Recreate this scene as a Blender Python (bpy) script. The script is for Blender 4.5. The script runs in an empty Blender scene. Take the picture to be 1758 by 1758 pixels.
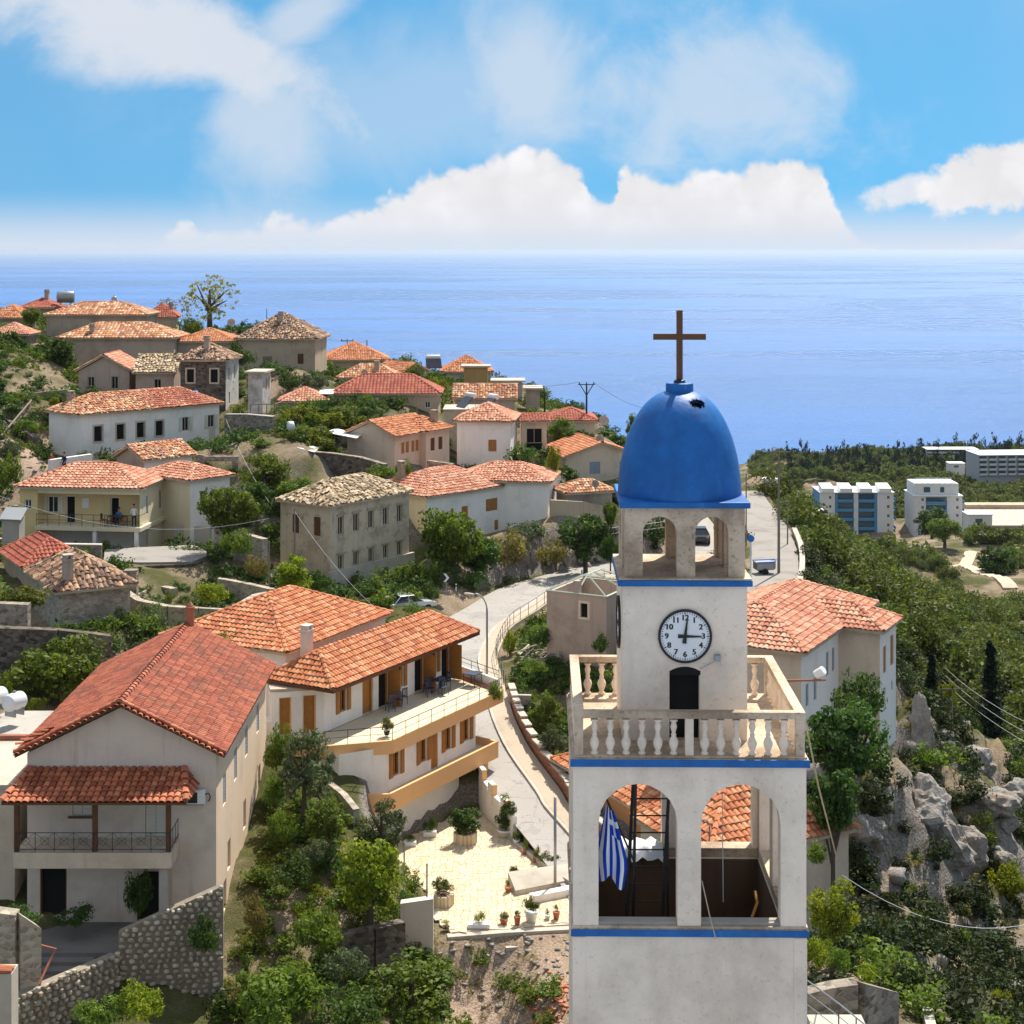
import bpy, bmesh, math, random
import numpy as np
from mathutils import Vector, Matrix
R = math.radians
rnd = random.Random(7)
rng = np.random.default_rng(11)
sc = bpy.context.scene
COL = sc.collection
# ---------------------------------------------------------------- camera
F, HZ, UC = 2800.0, 430.0, 879.0      # focal length and eye level of the photograph, in its pixels
cam = bpy.data.cameras.new('camera')
cam.sensor_width = 36; cam.lens = 36 * F / 1758; cam.shift_y = -(879 - HZ) / 1758
cam.clip_start = 1; cam.clip_end = 300000
co = bpy.data.objects.new('camera', cam); COL.objects.link(co)
co.rotation_euler = (R(90), 0, 0)
sc.camera = co
# ---------------------------------------------------------------- sun, exposure
SUN_AZ, SUN_EL = R(24), R(54)         # to the right of the view direction, high
sd = bpy.data.lights.new('sun', 'SUN'); sd.energy = 3.3; sd.angle = R(0.5); sd.color = (1, 0.93, 0.82)
so = bpy.data.objects.new('sun', sd); COL.objects.link(so)
sv = Vector((math.sin(SUN_AZ) * math.cos(SUN_EL), math.cos(SUN_AZ) * math.cos(SUN_EL), math.sin(SUN_EL)))
so.rotation_euler = sv.to_track_quat('Z', 'Y').to_euler()
so.location = (40, 100, 120)
sc.view_settings.view_transform = 'Standard'; sc.view_settings.look = 'None'
sc.view_settings.exposure = 1.14; sc.view_settings.gamma = 1
sc.render.engine = 'CYCLES'
sc.cycles.max_bounces = 6; sc.cycles.diffuse_bounces = 3; sc.cycles.glossy_bounces = 2
sc.cycles.transparent_max_bounces = 6; sc.cycles.volume_bounces = 0
sc.cycles.use_denoising = True
sc.cycles.sample_clamp_indirect = 4.0

# ---------------------------------------------------------------- node helper
class NT:
    def __init__(s, tree):
        s.t = tree; tree.nodes.clear()
    def n(s, typ, **kw):
        nd = s.t.nodes.new(typ)
        for k, v in kw.items(): setattr(nd, k, v)
        return nd
    def put(s, sock, v):
        if hasattr(v, 'is_output'): s.t.links.new(v, sock)
        elif v is not None: sock.default_value = v
    def m(s, op, a, b=None, c=None, clamp=False):
        nd = s.n('ShaderNodeMath', operation=op); nd.use_clamp = clamp
        s.put(nd.inputs[0], a)
        if b is not None: s.put(nd.inputs[1], b)
        if c is not None: s.put(nd.inputs[2], c)
        return nd.outputs[0]
    def vm(s, op, a, b=None):
        nd = s.n('ShaderNodeVectorMath', operation=op); s.put(nd.inputs[0], a)
        if b is not None: s.put(nd.inputs[1], b)
        return nd.outputs[0]
    def mr(s, v, a, b, c=0., d=1., smooth=True):
        nd = s.n('ShaderNodeMapRange'); nd.interpolation_type = 'SMOOTHSTEP' if smooth else 'LINEAR'
        for i, x in enumerate((v, a, b, c, d)): s.put(nd.inputs[i], x)
        return nd.outputs[0]
    def mix(s, f, a, b, mode='MIX'):
        nd = s.n('ShaderNodeMix'); nd.data_type = 'RGBA'; nd.blend_type = mode
        s.put(nd.inputs[0], f); s.put(nd.inputs[6], a); s.put(nd.inputs[7], b)
        return nd.outputs[2]
    def noise(s, vec, scale, detail=4, rough=.55, out=0, dist=0.):
        nd = s.n('ShaderNodeTexNoise'); s.put(nd.inputs['Vector'], vec)
        nd.inputs['Scale'].default_value = scale; nd.inputs['Detail'].default_value = detail
        nd.inputs['Roughness'].default_value = rough; nd.inputs['Distortion'].default_value = dist
        return nd.outputs[out]
    def vor(s, vec, scale, feature='F1', out='Distance', rand=1.):
        nd = s.n('ShaderNodeTexVoronoi'); nd.feature = feature; s.put(nd.inputs['Vector'], vec)
        nd.inputs['Scale'].default_value = scale; nd.inputs['Randomness'].default_value = rand
        return nd.outputs[out]
    def ramp(s, f, stops, interp='LINEAR'):
        nd = s.n('ShaderNodeValToRGB'); cr = nd.color_ramp; cr.interpolation = interp
        while len(cr.elements) < len(stops): cr.elements.new(0.5)
        for e, (p, c) in zip(cr.elements, stops):
            e.position = p; e.color = (*c, 1) if len(c) == 3 else c
        s.put(nd.inputs[0], f)
        return nd.outputs[0]
    def vec(s, x, y, z):
        nd = s.n('ShaderNodeCombineXYZ'); s.put(nd.inputs[0], x); s.put(nd.inputs[1], y); s.put(nd.inputs[2], z)
        return nd.outputs[0]
    def sep(s, v):
        nd = s.n('ShaderNodeSeparateXYZ'); s.put(nd.inputs[0], v); return nd.outputs

# ---------------------------------------------------------------- sky
SKY = 0.1
w = bpy.data.worlds.new('World'); sc.world = w; w.use_nodes = True
t = NT(w.node_tree)
gen = t.n('ShaderNodeTexCoord').outputs['Generated']
x, y, z = t.sep(gen)
zz = t.m('ADD', t.m('MULTIPLY', t.m('MAXIMUM', z, 0.), 0.8), 0.30)
sky = t.n('ShaderNodeTexSky'); sky.sky_type = 'NISHITA'; sky.sun_disc = False
sky.sun_elevation = SUN_EL; sky.sun_rotation = SUN_AZ
sky.air_density = 1.2; sky.dust_density = 0.35; sky.ozone_density = 2.2; sky.altitude = 300
t.put(sky.inputs['Vector'], t.vm('NORMALIZE', t.vec(x, y, zz)))
base = t.mix(1., sky.outputs[0], (0.235, .505, .555, 1), 'MULTIPLY')
az = t.m('ARCTAN2', x, y)
el = t.m('ARCSINE', z)
U = t.m('MULTIPLY', az, F / 0.98); V = t.m('MULTIPLY', el, F)      # one unit = one 2800th of a radian
nv = t.vec(t.m('MULTIPLY', az, 1.0), el, 0.)
wob = t.m('SUBTRACT', t.noise(nv, 13, 8, .62, 0, .4), 0.5)
wob2 = t.m('SUBTRACT', t.noise(nv, 48, 5, .6), 0.5)
# cumulus bank lying on the horizon: its height along the azimuth
bank = [(-1500, 30), (-1100, 70), (-879, 6), (-610, 6), (-575, 46), (-520, 44), (-470, 36), (-400, 58), (-330, 48), (-260, 76), (-200, 96), (-139, 132),
        (-80, 150), (0, 166), (50, 176), (90, 162), (130, 122), (160, 84), (185, 126), (220, 148), (275, 128), (320, 126), (400, 146), (450, 160), (510, 158),
        (550, 108), (590, 46), (650, 20), (720, 8), (900, 40), (1300, 90), (1700, 40)]
fc = t.n('ShaderNodeFloatCurve'); cv = fc.mapping.curves[0]
cv.points[0].location = (0, bank[0][1] / 300); cv.points[1].location = (1, bank[-1][1] / 300)
for a, h in bank[1:-1]: cv.points.new((a + 1500) / 3200, h / 300)
fc.mapping.update()
t.put(fc.inputs['Value'], t.m('DIVIDE', t.m('ADD', t.m('ADD', U, t.m('MULTIPLY', wob2, 50.)), 1500.), 3200.))
hgt = t.m('MULTIPLY', fc.outputs[0], 300.)
nd_ = t.vm('ADD', nv, t.vm('MULTIPLY', t.noise(nv, 60, 3, .5, 1), (.012, .012, 0.)))
puff = t.m('SUBTRACT', .45, t.vor(nd_, 38)); puff2 = t.m('SUBTRACT', .45, t.vor(nd_, 95)); puff3 = t.m('SUBTRACT', .45, t.vor(nd_, 210))
puffs = t.m('ADD', t.m('MULTIPLY', puff, 40.), t.m('ADD', t.m('MULTIPLY', puff2, 20.), t.m('MULTIPLY', puff3, 9.)))
top = t.m('SUBTRACT', t.m('ADD', hgt, t.m('ADD', puffs, t.m('MULTIPLY', wob2, 14.))), V)
cum = t.mr(top, -9., 15.)
cum = t.m('MULTIPLY', cum, t.mr(V, 0., 45., .35, 1.))
def blob(cx, cy, rx, ry, rot, soft0=1.25, soft1=.45, amp=1., nz=.8, nsrc=None):
    ca, sa = math.cos(R(rot)), math.sin(R(rot))
    dx = t.m('SUBTRACT', U, cx); dy = t.m('SUBTRACT', V, cy)
    p = t.m('DIVIDE', t.m('ADD', t.m('MULTIPLY', dx, ca), t.m('MULTIPLY', dy, sa)), rx)
    q = t.m('DIVIDE', t.m('SUBTRACT', t.m('MULTIPLY', dy, ca), t.m('MULTIPLY', dx, sa)), ry)
    r = t.m('SQRT', t.m('ADD', t.m('MULTIPLY', p, p), t.m('MULTIPLY', q, q)))
    r = t.m('ADD', r, t.m('MULTIPLY', nsrc if nsrc else wob, nz * -1.6))
    return t.m('MULTIPLY', t.mr(r, soft0, soft1), amp)
cum2 = t.m('MAXIMUM', blob(830, 120, 150, 50, 8, 1.22, .72, 1., 1.2, wob2), blob(700, 105, 80, 26, 15, 1.3, .6, .85, 1.3, wob2))
veil = blob(-640, 370, 420, 95, -17, 1.4, .25, .8, 1.7)
for b in ((-430, 230, 120, 130, 20, 1.5, .2, .6, 1.5), (30, 290, 130, 140, 0, 1.5, .2, .6, 1.6), (330, 260, 260, 130, -10, 1.45, .35, .55, 1.8),
          (-160, 260, 420, 130, 0, 1.5, .3, .32, 1.2), (-370, 390, 110, 45, 30, 1.6, .3, .6, 1.6)):
    veil = t.m('MAXIMUM', veil, blob(*b))
gv = t.m('MULTIPLY', t.mr(t.noise(gen, 3.2, 7, .58, 0, .3), .40, .64), t.mr(V, 260., 900., .06, 1.))
c1 = t.mix(veil, base, (3.75, 3.75, 3.9, 1))
c1 = t.mix(t.m('MULTIPLY', gv, .85), c1, t.mix(t.mr(V, 300., 1500.), (3.75, 3.75, 3.9, 1), (6.2, 6.0, 5.8, 1)))  # brighter clouds added above the view to lift the fill light
shade = t.m('MULTIPLY', t.mr(t.noise(nv, 26, 4, .5), .3, .75, .92, 1.02), t.mr(puffs, -14., 22., .93, 1.03))
wht = t.mix(1., (4.25, 4.2, 4.3, 1), shade, 'MULTIPLY')
c2 = t.mix(t.m('MAXIMUM', cum, cum2), c1, wht)
hz = t.mr(V, 0., 110., .85, 0.)        # pale air over the sea's edge
c3 = t.mix(hz, c2, (3.4, 3.6, 4.0, 1))
bg = t.n('ShaderNodeBackground'); t.put(bg.inputs[0], c3); bg.inputs[1].default_value = SKY
t.t.links.new(bg.outputs[0], t.n('ShaderNodeOutputWorld').inputs[0])
w.cycles.sampling_method = 'MANUAL'; w.cycles.sample_map_resolution = 512

# ---------------------------------------------------------------- places: picture point + distance -> world
def P(u, v, d): return Vector(((u - UC) / F * d, d, -(v - HZ) / F * d))
def PZ(u, v, z):
    d = -z * F / (v - HZ); return Vector(((u - UC) / F * d, d, z))
# ---------------------------------------------------------------- materials
MATS = {}
def mat(name, fn):
    if name not in MATS:
        m = bpy.data.materials.new(name); m.use_nodes = True
        t = NT(m.node_tree); fn(t); MATS[name] = m
    return MATS[name]
def finish(t, col, rough=.8, bump=None, bstr=.3, bdist=.05, spec=.3, metal=0., emit=None):
    b = t.n('ShaderNodeBsdfPrincipled'); t.put(b.inputs['Base Color'], col); t.put(b.inputs['Roughness'], rough)
    b.inputs['Specular IOR Level'].default_value = spec; b.inputs['Metallic'].default_value = metal
    if bump is not None:
        bp = t.n('ShaderNodeBump'); bp.inputs['Strength'].default_value = bstr; bp.inputs['Distance'].default_value = bdist
        t.put(bp.inputs['Height'], bump); t.t.links.new(bp.outputs[0], b.inputs['Normal'])
    o = t.n('ShaderNodeOutputMaterial'); t.t.links.new(b.outputs[0], o.inputs[0]); return b
def pos(t): return t.n('ShaderNodeNewGeometry').outputs['Position']
def c4(c, k=1.): return (c[0] * k, c[1] * k, c[2] * k, 1)
def plain(name, col, rough=.6, var=.12, spec=.3, metal=0., sc_=3.):
    def f(t):
        p = pos(t); n = t.noise(p, sc_, 5)
        finish(t, t.mix(n, c4(col, 1 - var), c4(col, 1 + var)), rough, n, .1, .01, spec, metal)
    return mat(name, f)
def plaster(name, col, stain=(.28, .23, .18), amt=.35, streak=.4, patch=0., grime=0.):
    amt, streak = min(.85, amt * 1.3), min(.85, streak * 1.5)
    def f(t):
        p = pos(t); x, y, z = t.sep(p)
        n1 = t.noise(p, .45, 6, .65); n2 = t.noise(p, 6, 5, .6)
        st = t.noise(t.vec(t.m('MULTIPLY', x, 2.2), t.m('MULTIPLY', y, 2.2), t.m('MULTIPLY', z, .22)), 1., 5, .6)
        c = t.mix(t.m('MULTIPLY', t.mr(n1, .45 - .1 * grime, .75 - .1 * grime), amt), c4(col), c4(stain))
        c = t.mix(t.m('MULTIPLY', t.mr(st, .52, .74), streak), c, c4([.5 * a + .5 * b for a, b in zip(col, stain)]))
        c = t.mix(t.mr(n2, .25, .8, .0, .22), c, c4(col, 1.12))
        sp = t.mr(t.noise(p, 11, 5, .75), .60 - .08 * grime, .72 - .04 * grime, 0., .35 * amt + .05 + .3 * grime)
        c = t.mix(sp, c, c4(stain, .7))
        if patch:      # fallen render showing masonry
            pm = t.m('MULTIPLY', t.mr(t.noise(p, .8, 6, .7), .53, .58), patch)
            v = t.vor(p, 4.5, 'F1', 'Color'); g = t.mix(t.sep(v)[0], (.16, .13, .11, 1), (.42, .36, .29, 1))
            e = t.vor(p, 4.5, 'DISTANCE_TO_EDGE'); g = t.mix(t.mr(e, .0, .06), (.38, .34, .28, 1), g)
            c = t.mix(pm, c, g)
        finish(t, c, .88, t.m('ADD', n2, t.m('MULTIPLY', n1, 2.)), .25, .02, .15)
    return mat(name, f)
def masonry(name, c1=(.14, .115, .095), c2=(.40, .34, .27), mortar=(.30, .26, .21), scale=3.2, flat=1.7):
    def f(t):
        p = pos(t); x, y, z = t.sep(p)
        q = t.vec(x, y, t.m('MULTIPLY', z, flat))
        q = t.vm('ADD', q, t.vm('MULTIPLY', t.noise(p, 2.5, 3, .5, 1), (.25, .25, .25)))
        col = t.sep(t.vor(q, scale, 'F1', 'Color'))[0]; e = t.vor(q, scale, 'DISTANCE_TO_EDGE')
        c = t.mix(col, c4(c1), c4(c2)); c = t.mix(t.mr(e, .0, .09), c4(mortar), c)
        c = t.mix(t.mr(t.noise(p, .5, 5, .6), .45, .75, 0., .5), c, c4(c1, .7))
        finish(t, c, .92, t.m('MINIMUM', e, .16), .8, .12, .1)
    return mat(name, f)
def tilemat(name, stops, patch=(.12, .07, .05), pamt=.35, pscale=.5):
    def f(t):
        a = t.n('ShaderNodeAttribute'); a.attribute_name = 'tc'; p = pos(t)
        c = t.ramp(a.outputs['Fac'], stops)
        c = t.mix(t.m('MULTIPLY', t.mr(t.noise(p, pscale, 5, .65), .46, .72), min(.8, pamt * 1.3)), c, c4(patch))
        c = t.mix(t.mr(t.noise(p, 2.6, 5, .7), .60, .70, 0., .45), c, (.20, .17, .11, 1))
        c = t.mix(t.mr(t.noise(p, 9, 4), .3, .8, 0., .3), c, t.mix(.5, c, (.62, .5, .38, 1)))
        finish(t, c, .82, t.noise(p, 14, 3), .15, .01, .25)
    return mat(name, f)
def leafmat(name, dark, light, trans=.35, tip=None):
    def f(t):
        a = t.n('ShaderNodeAttribute'); a.attribute_name = 'tc'
        oi = t.n('ShaderNodeObjectInfo').outputs['Random']
        c = t.mix(a.outputs['Fac'], c4(dark), c4(light))
        if tip: c = t.mix(t.mr(a.outputs['Fac'], .86, .92), c, c4(tip))
        hs = t.n('ShaderNodeHueSaturation'); t.put(hs.inputs['Color'], c)
        t.put(hs.inputs['Hue'], t.mr(oi, 0., 1., .485, .515, False)); t.put(hs.inputs['Value'], t.mr(oi, 0., 1., .8, 1.2, False))
        b = t.n('ShaderNodeBsdfPrincipled'); t.put(b.inputs['Base Color'], hs.outputs[0]); b.inputs['Roughness'].default_value = .62
        b.inputs['Specular IOR Level'].default_value = .14
        tr = t.n('ShaderNodeBsdfTranslucent'); t.put(tr.inputs[0], t.mix(1., hs.outputs[0], (1.3, 1.35, .6, 1), 'MULTIPLY'))
        mx = t.n('ShaderNodeMixShader'); mx.inputs[0].default_value = trans
        t.t.links.new(b.outputs[0], mx.inputs[1]); t.t.links.new(tr.outputs[0], mx.inputs[2])
        o = t.n('ShaderNodeOutputMaterial'); t.t.links.new(mx.outputs[0], o.inputs[0])
    return mat(name, f)

M = {}
M['white'] = plaster('white_plaster', (.88, .83, .77), (.50, .45, .39), .30, .30)
M['tower'] = plaster('tower_plaster', (.90, .755, .61), (.42, .33, .25), .42, .42, 0., .5)
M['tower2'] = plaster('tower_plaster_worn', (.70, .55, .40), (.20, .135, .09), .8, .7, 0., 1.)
M['cream'] = plaster('cream_plaster', (.66, .55, .42), (.33, .25, .18), .45, .45)
M['peachlit'] = plaster('sunlit_peach_plaster', (.76, .58, .42), (.50, .40, .31), .4, .5)  # warmer copy of the peach plaster, sunlight put into its colour
M['peach'] = plaster('peach_plaster', (.70, .60, .50), (.34, .27, .22), .35, .55)
M['yellow'] = plaster('yellow_plaster', (.74, .58, .30), (.45, .36, .22), .28, .3)
M['yellow_pale'] = plaster('pale_yellow_plaster', (.72, .64, .45), (.45, .38, .26), .28, .3)
M['beige'] = plaster('old_beige_plaster', (.58, .49, .36), (.28, .21, .14), .6, .6, .5)
M['tan'] = plaster('tan_plaster', (.50, .40, .29), (.25, .18, .12), .5, .5)
M['grey'] = plaster('grey_render', (.44, .37, .30), (.20, .15, .11), .55, .5)
M['pink'] = plaster('pinkish_render', (.50, .39, .31), (.24, .18, .14), .5, .5)
M['ochre'] = plaster('ochre_render', (.42, .29, .12), (.22, .15, .08), .4, .6)
M['orange'] = plaster('orange_plaster', (.75, .38, .17), (.5, .26, .13), .25, .3)
M['band'] = plaster('orange_band', (.80, .46, .21), (.56, .35, .19), .15, .2)
M['oldgrey'] = plaster('peeling_plaster', (.60, .57, .53), (.22, .19, .17), .65, .7, .6)
M['stone'] = masonry('rubble_stone')
M['darkstone'] = masonry('dark_stone', (.055, .045, .04), (.22, .18, .14), (.13, .11, .09))
M['palestone'] = masonry('pale_stone', (.26, .22, .17), (.52, .45, .36), (.45, .40, .33))
M['concrete'] = plaster('concrete', (.42, .39, .35), (.20, .17, .14), .45, .5)
M['paleconc'] = plaster('pale_concrete', (.50, .45, .38), (.27, .22, .17), .5, .3)
M['dark'] = plain('dark_interior', (.012, .011, .010), .9, .2)  # near-black colour standing for the shade inside openings
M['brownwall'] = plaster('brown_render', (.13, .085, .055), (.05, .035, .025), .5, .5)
M['wood'] = plain('orange_wood', (.40, .17, .035), .5, .25, .4, 0, 5.)
M['brown'] = plain('brown_wood', (.13, .055, .025), .5, .2)
M['greywood'] = plain('weathered_wood', (.24, .20, .16), .8, .3)
M['trim'] = plain('stone_trim', (.55, .46, .36), .8, .2)
M['blue'] = None
def _blue(t):
    p = pos(t); n = t.noise(p, 1.6, 6, .65); n2 = t.noise(p, 14, 4, .7)
    c = t.mix(t.mr(n, .35, .7), (.002, .092, .32, 1), (.004, .135, .44, 1))
    c = t.mix(t.mr(n2, .66, .74, 0., .35), c, (.02, .05, .10, 1))
    x, y, z = t.sep(p); sk_ = t.noise(t.vec(t.m('MULTIPLY', x, 5.), t.m('MULTIPLY', y, 5.), t.m('MULTIPLY', z, .5)), 1., 6, .65)
    c = t.mix(t.mr(sk_, .50, .72, 0., .32), c, (.006, .065, .20, 1)); c = t.mix(t.mr(sk_, .44, .28, 0., .35), c, (.03, .20, .50, 1))
    c = t.mix(t.mr(t.noise(p, .9, 5, .6), .56, .62, 0., .3), c, (.008, .15, .42, 1))
    c = t.mix(t.mr(t.noise(p, 3, 5, .7), .68, .76, 0., .5), c, (.16, .33, .62, 1))
    finish(t, c, .5, t.m('ADD', t.noise(p, 5, 4), t.m('MULTIPLY', n2, .3)), .35, .03, .4)
M['blue'] = mat('blue_paint', _blue)
M['iron'] = plain('black_iron', (.018, .017, .017), .45, .2, .5, .3)
M['rail'] = plain('dark_metal_rail', (.05, .05, .055), .45, .2, .5, .4)
M['galv'] = plain('galvanised_metal', (.32, .33, .34), .4, .15, .5, .6)
M['whitepaint'] = plain('white_paint', (.80, .80, .80), .5, .06)
M['greenpaint'] = plain('pale_green_paint', (.50, .58, .47), .5, .15)
M['shutwhite'] = plain('pale_shutter', (.66, .62, .52), .6, .1)
M['bluegrey'] = plain('blue_grey_shutter', (.28, .33, .40), .5, .15)
M['terracotta'] = plain('terracotta', (.46, .16, .075), .7, .25, .3, 0, 6)
M['rust'] = plain('rusty_pipe', (.36, .13, .08), .7, .3)
M['chimbrick'] = plain('chimney_brick', (.38, .15, .09), .8, .3, .2, 0, 12)
M['glass'] = mat('window_glass', lambda t: finish(t, (.015, .02, .025, 1), .08, None, spec=.6))
M['carglass'] = mat('car_glass', lambda t: finish(t, (.01, .014, .02, 1), .05, None, spec=.7))
M['silver'] = mat('silver_car_paint', lambda t: finish(t, (.62, .66, .70, 1), .25, None, spec=.6, metal=.4))
M['darkcar'] = mat('dark_car_paint', lambda t: finish(t, (.03, .035, .05, 1), .2, None, spec=.6, metal=.2))
M['tyre'] = plain('tyre_rubber', (.02, .02, .02), .85)
M['tank'] = plain('white_tank', (.70, .71, .72), .45, .05)
M['panel'] = mat('solar_panel', lambda t: finish(t, (.01, .012, .03, 1), .06, None, spec=.8))
M['aptblue'] = plain('blue_facade', (.08, .26, .44), .6, .2, .3, 0, .4)
M['aptwhite'] = plaster('white_facade', (.70, .69, .68), (.45, .43, .42), .2, .2)
M['aptgrey'] = plaster('grey_facade', (.42, .42, .43), (.3, .3, .3), .2, .2)
M['aptglass'] = mat('blue_glass', lambda t: finish(t, (.04, .10, .16, 1), .15, None, spec=.6))
M['skin'] = plain('skin', (.45, .26, .18), .6, .05)
M['shirt_white'] = plain('white_shirt', (.75, .75, .74), .8, .05)
M['shirt_red'] = plain('dark_red_shirt', (.22, .035, .03), .8, .1)
M['shirt_navy'] = plain('navy_shirt', (.02, .03, .09), .8, .1)
M['shirt_blue'] = plain('blue_shirt', (.08, .20, .5), .8, .1)
M['trousers'] = plain('dark_trousers', (.03, .03, .04), .8, .1)
M['hair'] = plain('dark_hair', (.02, .016, .012), .7, .1)
M['cloth'] = plain('white_cloth', (.72, .75, .8), .8, .1)
M['darkblue'] = plain('dark_blue_plastic', (.015, .03, .07), .4, .2, .5)
M['bluetarp'] = plain('blue_tarp', (.03, .18, .6), .5, .1)
M['redcloth'] = plain('red_orange_cloth', (.75, .10, .01), .7, .2)
M['rope'] = plain('rope', (.50, .42, .30), .9, .1)
M['wire'] = plain('wire', (.20, .21, .22), .6, .1)
M['wire_pale'] = plain('pale_wire', (.55, .56, .58), .6, .1)
M['lane'] = plaster('lane_concrete', (.30, .275, .25), (.16, .13, .11), .5, .1)
M['soil'] = plain('soil', (.16, .10, .065), .95, .3)
def stops(*cs): return [(i / (len(cs) - 1), c) for i, c in enumerate(cs)]
T = {}
T['orange'] = tilemat('orange_tiles', stops((.36, .095, .035), (.52, .155, .055), (.60, .22, .085), (.66, .33, .17)), (.30, .09, .045), .3)
T['red'] = tilemat('red_tiles', stops((.30, .055, .032), (.38, .075, .042), (.44, .10, .055), (.48, .15, .09)), (.20, .045, .03), .35)
T['salmon'] = tilemat('salmon_tiles', stops((.40, .13, .07), (.56, .21, .12), (.62, .28, .17), (.70, .42, .28)), (.34, .13, .08), .3)
T['mixed'] = tilemat('mottled_tiles', stops((.26, .085, .05), (.50, .17, .075), (.62, .30, .13), (.72, .52, .34)), (.24, .13, .09), .45)
T['old'] = tilemat('old_straw_tiles', stops((.10, .07, .05), (.36, .24, .13), (.56, .42, .25), (.70, .58, .40)), (.10, .08, .06), .5)
T['brown'] = tilemat('old_brown_tiles', stops((.07, .045, .035), (.22, .11, .065), (.42, .22, .12), (.58, .40, .26)), (.06, .05, .045), .6)
T['bighouse'] = tilemat('pressed_red_tiles', stops((.22, .045, .025), (.32, .065, .033), (.38, .09, .042), (.44, .13, .065)), (.10, .04, .03), .6, .8)
def _road(t):
    p = pos(t); n = t.noise(p, .25, 5); n2 = t.noise(p, 9, 4)
    c = t.mix(n, (.30, .275, .25, 1), (.40, .37, .34, 1)); c = t.mix(t.mr(n2, .3, .8, 0., .3), c, (.46, .43, .40, 1))
    c = t.mix(t.mr(t.noise(p, .9, 6, .7, 0, 1.), .58, .64, 0., .45), c, (.21, .19, .18, 1))
    c = t.mix(t.mr(t.noise(p, .35, 3, .5), .56, .585, 0., .35), c, (.24, .225, .21, 1))
    c = t.mix(t.mr(t.vor(t.vm('ADD', p, t.vm('MULTIPLY', t.noise(p, 1.5, 4, .6, 1), (.8, .8, .8))), .45, 'DISTANCE_TO_EDGE'), .012, .0, 0., .6), c, (.12, .11, .10, 1))
    finish(t, c, .9, n2, .2, .01, .2)
M['road'] = mat('pale_asphalt', _road)
def _pave(t):
    a = t.n('ShaderNodeAttribute'); a.attribute_name = 'tc'; p = pos(t)
    oi = t.n('ShaderNodeObjectInfo').outputs['Random']
    k = t.m('FRACT', t.m('ADD', a.outputs['Fac'], oi))
    c = t.ramp(k, stops((.60, .46, .29), (.68, .56, .38), (.72, .60, .43), (.58, .47, .33)))
    c = t.mix(t.mr(t.noise(p, 5, 5), .3, .8, 0., .3), c, (.5, .39, .26, 1))
    finish(t, c, .85, t.noise(p, 12, 4), .2, .01, .2)
M['paving'] = mat('cream_paving', _pave)
def _wallstone(t):
    p = pos(t); oi = t.n('ShaderNodeObjectInfo').outputs['Random']
    c = t.ramp(oi, stops((.24, .19, .15), (.42, .35, .27), (.56, .49, .39), (.36, .29, .22), (.62, .56, .47)))
    c = t.mix(t.mr(t.noise(p, 5, 5, .65), .35, .75, 0., .4), c, (.18, .15, .115, 1))
    finish(t, c, .92, t.noise(p, 7, 5), .5, .04, .15)
M['wallstone'] = mat('wall_stone', _wallstone)
def _rock(t):
    p = pos(t); n = t.noise(p, .9, 7, .65); n2 = t.noise(p, 5, 6, .7)
    c = t.mix(n, (.20, .18, .16, 1), (.52, .48, .44, 1)); c = t.mix(t.mr(n2, .4, .7, 0., .6), c, (.17, .14, .12, 1))
    c = t.mix(t.mr(t.noise(p, .35, 5), .5, .7, 0., .5), c, (.34, .22, .12, 1))
    finish(t, c, .93, t.m('ADD', n, n2), .9, .15, .12)
M['rock'] = mat('grey_limestone', _rock)
L = {}
L['broad'] = leafmat('broad_leaves', (.040, .075, .015), (.20, .265, .042))
L['deep'] = leafmat('deep_green_leaves', (.024, .052, .014), (.10, .165, .036), .3)
L['citrus'] = leafmat('yellow_green_leaves', (.09, .13, .014), (.30, .33, .035), .4, (.46, .38, .04))
L['macchia'] = leafmat('macchia_leaves', (.012, .024, .009), (.055, .072, .022), .22)  # leaf colour darkened to paint in the ravine's shadow
L['olive'] = leafmat('olive_leaves', (.045, .07, .035), (.17, .20, .11), .25)
L['vine'] = leafmat('vine_leaves', (.045, .08, .012), (.20, .21, .03), .4, (.34, .26, .03))
L['dry'] = leafmat('dry_leaves', (.10, .085, .03), (.30, .24, .09), .3)
L['cypress'] = leafmat('cypress_leaves', (.008, .018, .010), (.022, .04, .02), .15)
L['plane'] = leafmat('plane_leaves', (.13, .13, .04), (.36, .32, .12), .4)
L['far'] = leafmat('hillside_leaves', (.032, .058, .016), (.17, .19, .045), .3)
L['bloom'] = leafmat('flowering_leaves', (.05, .09, .02), (.16, .20, .05), .3, (.6, .10, .16))
L['wood'] = plain('bark', (.11, .085, .065), .9, .3, .1, 0, 8)
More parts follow.
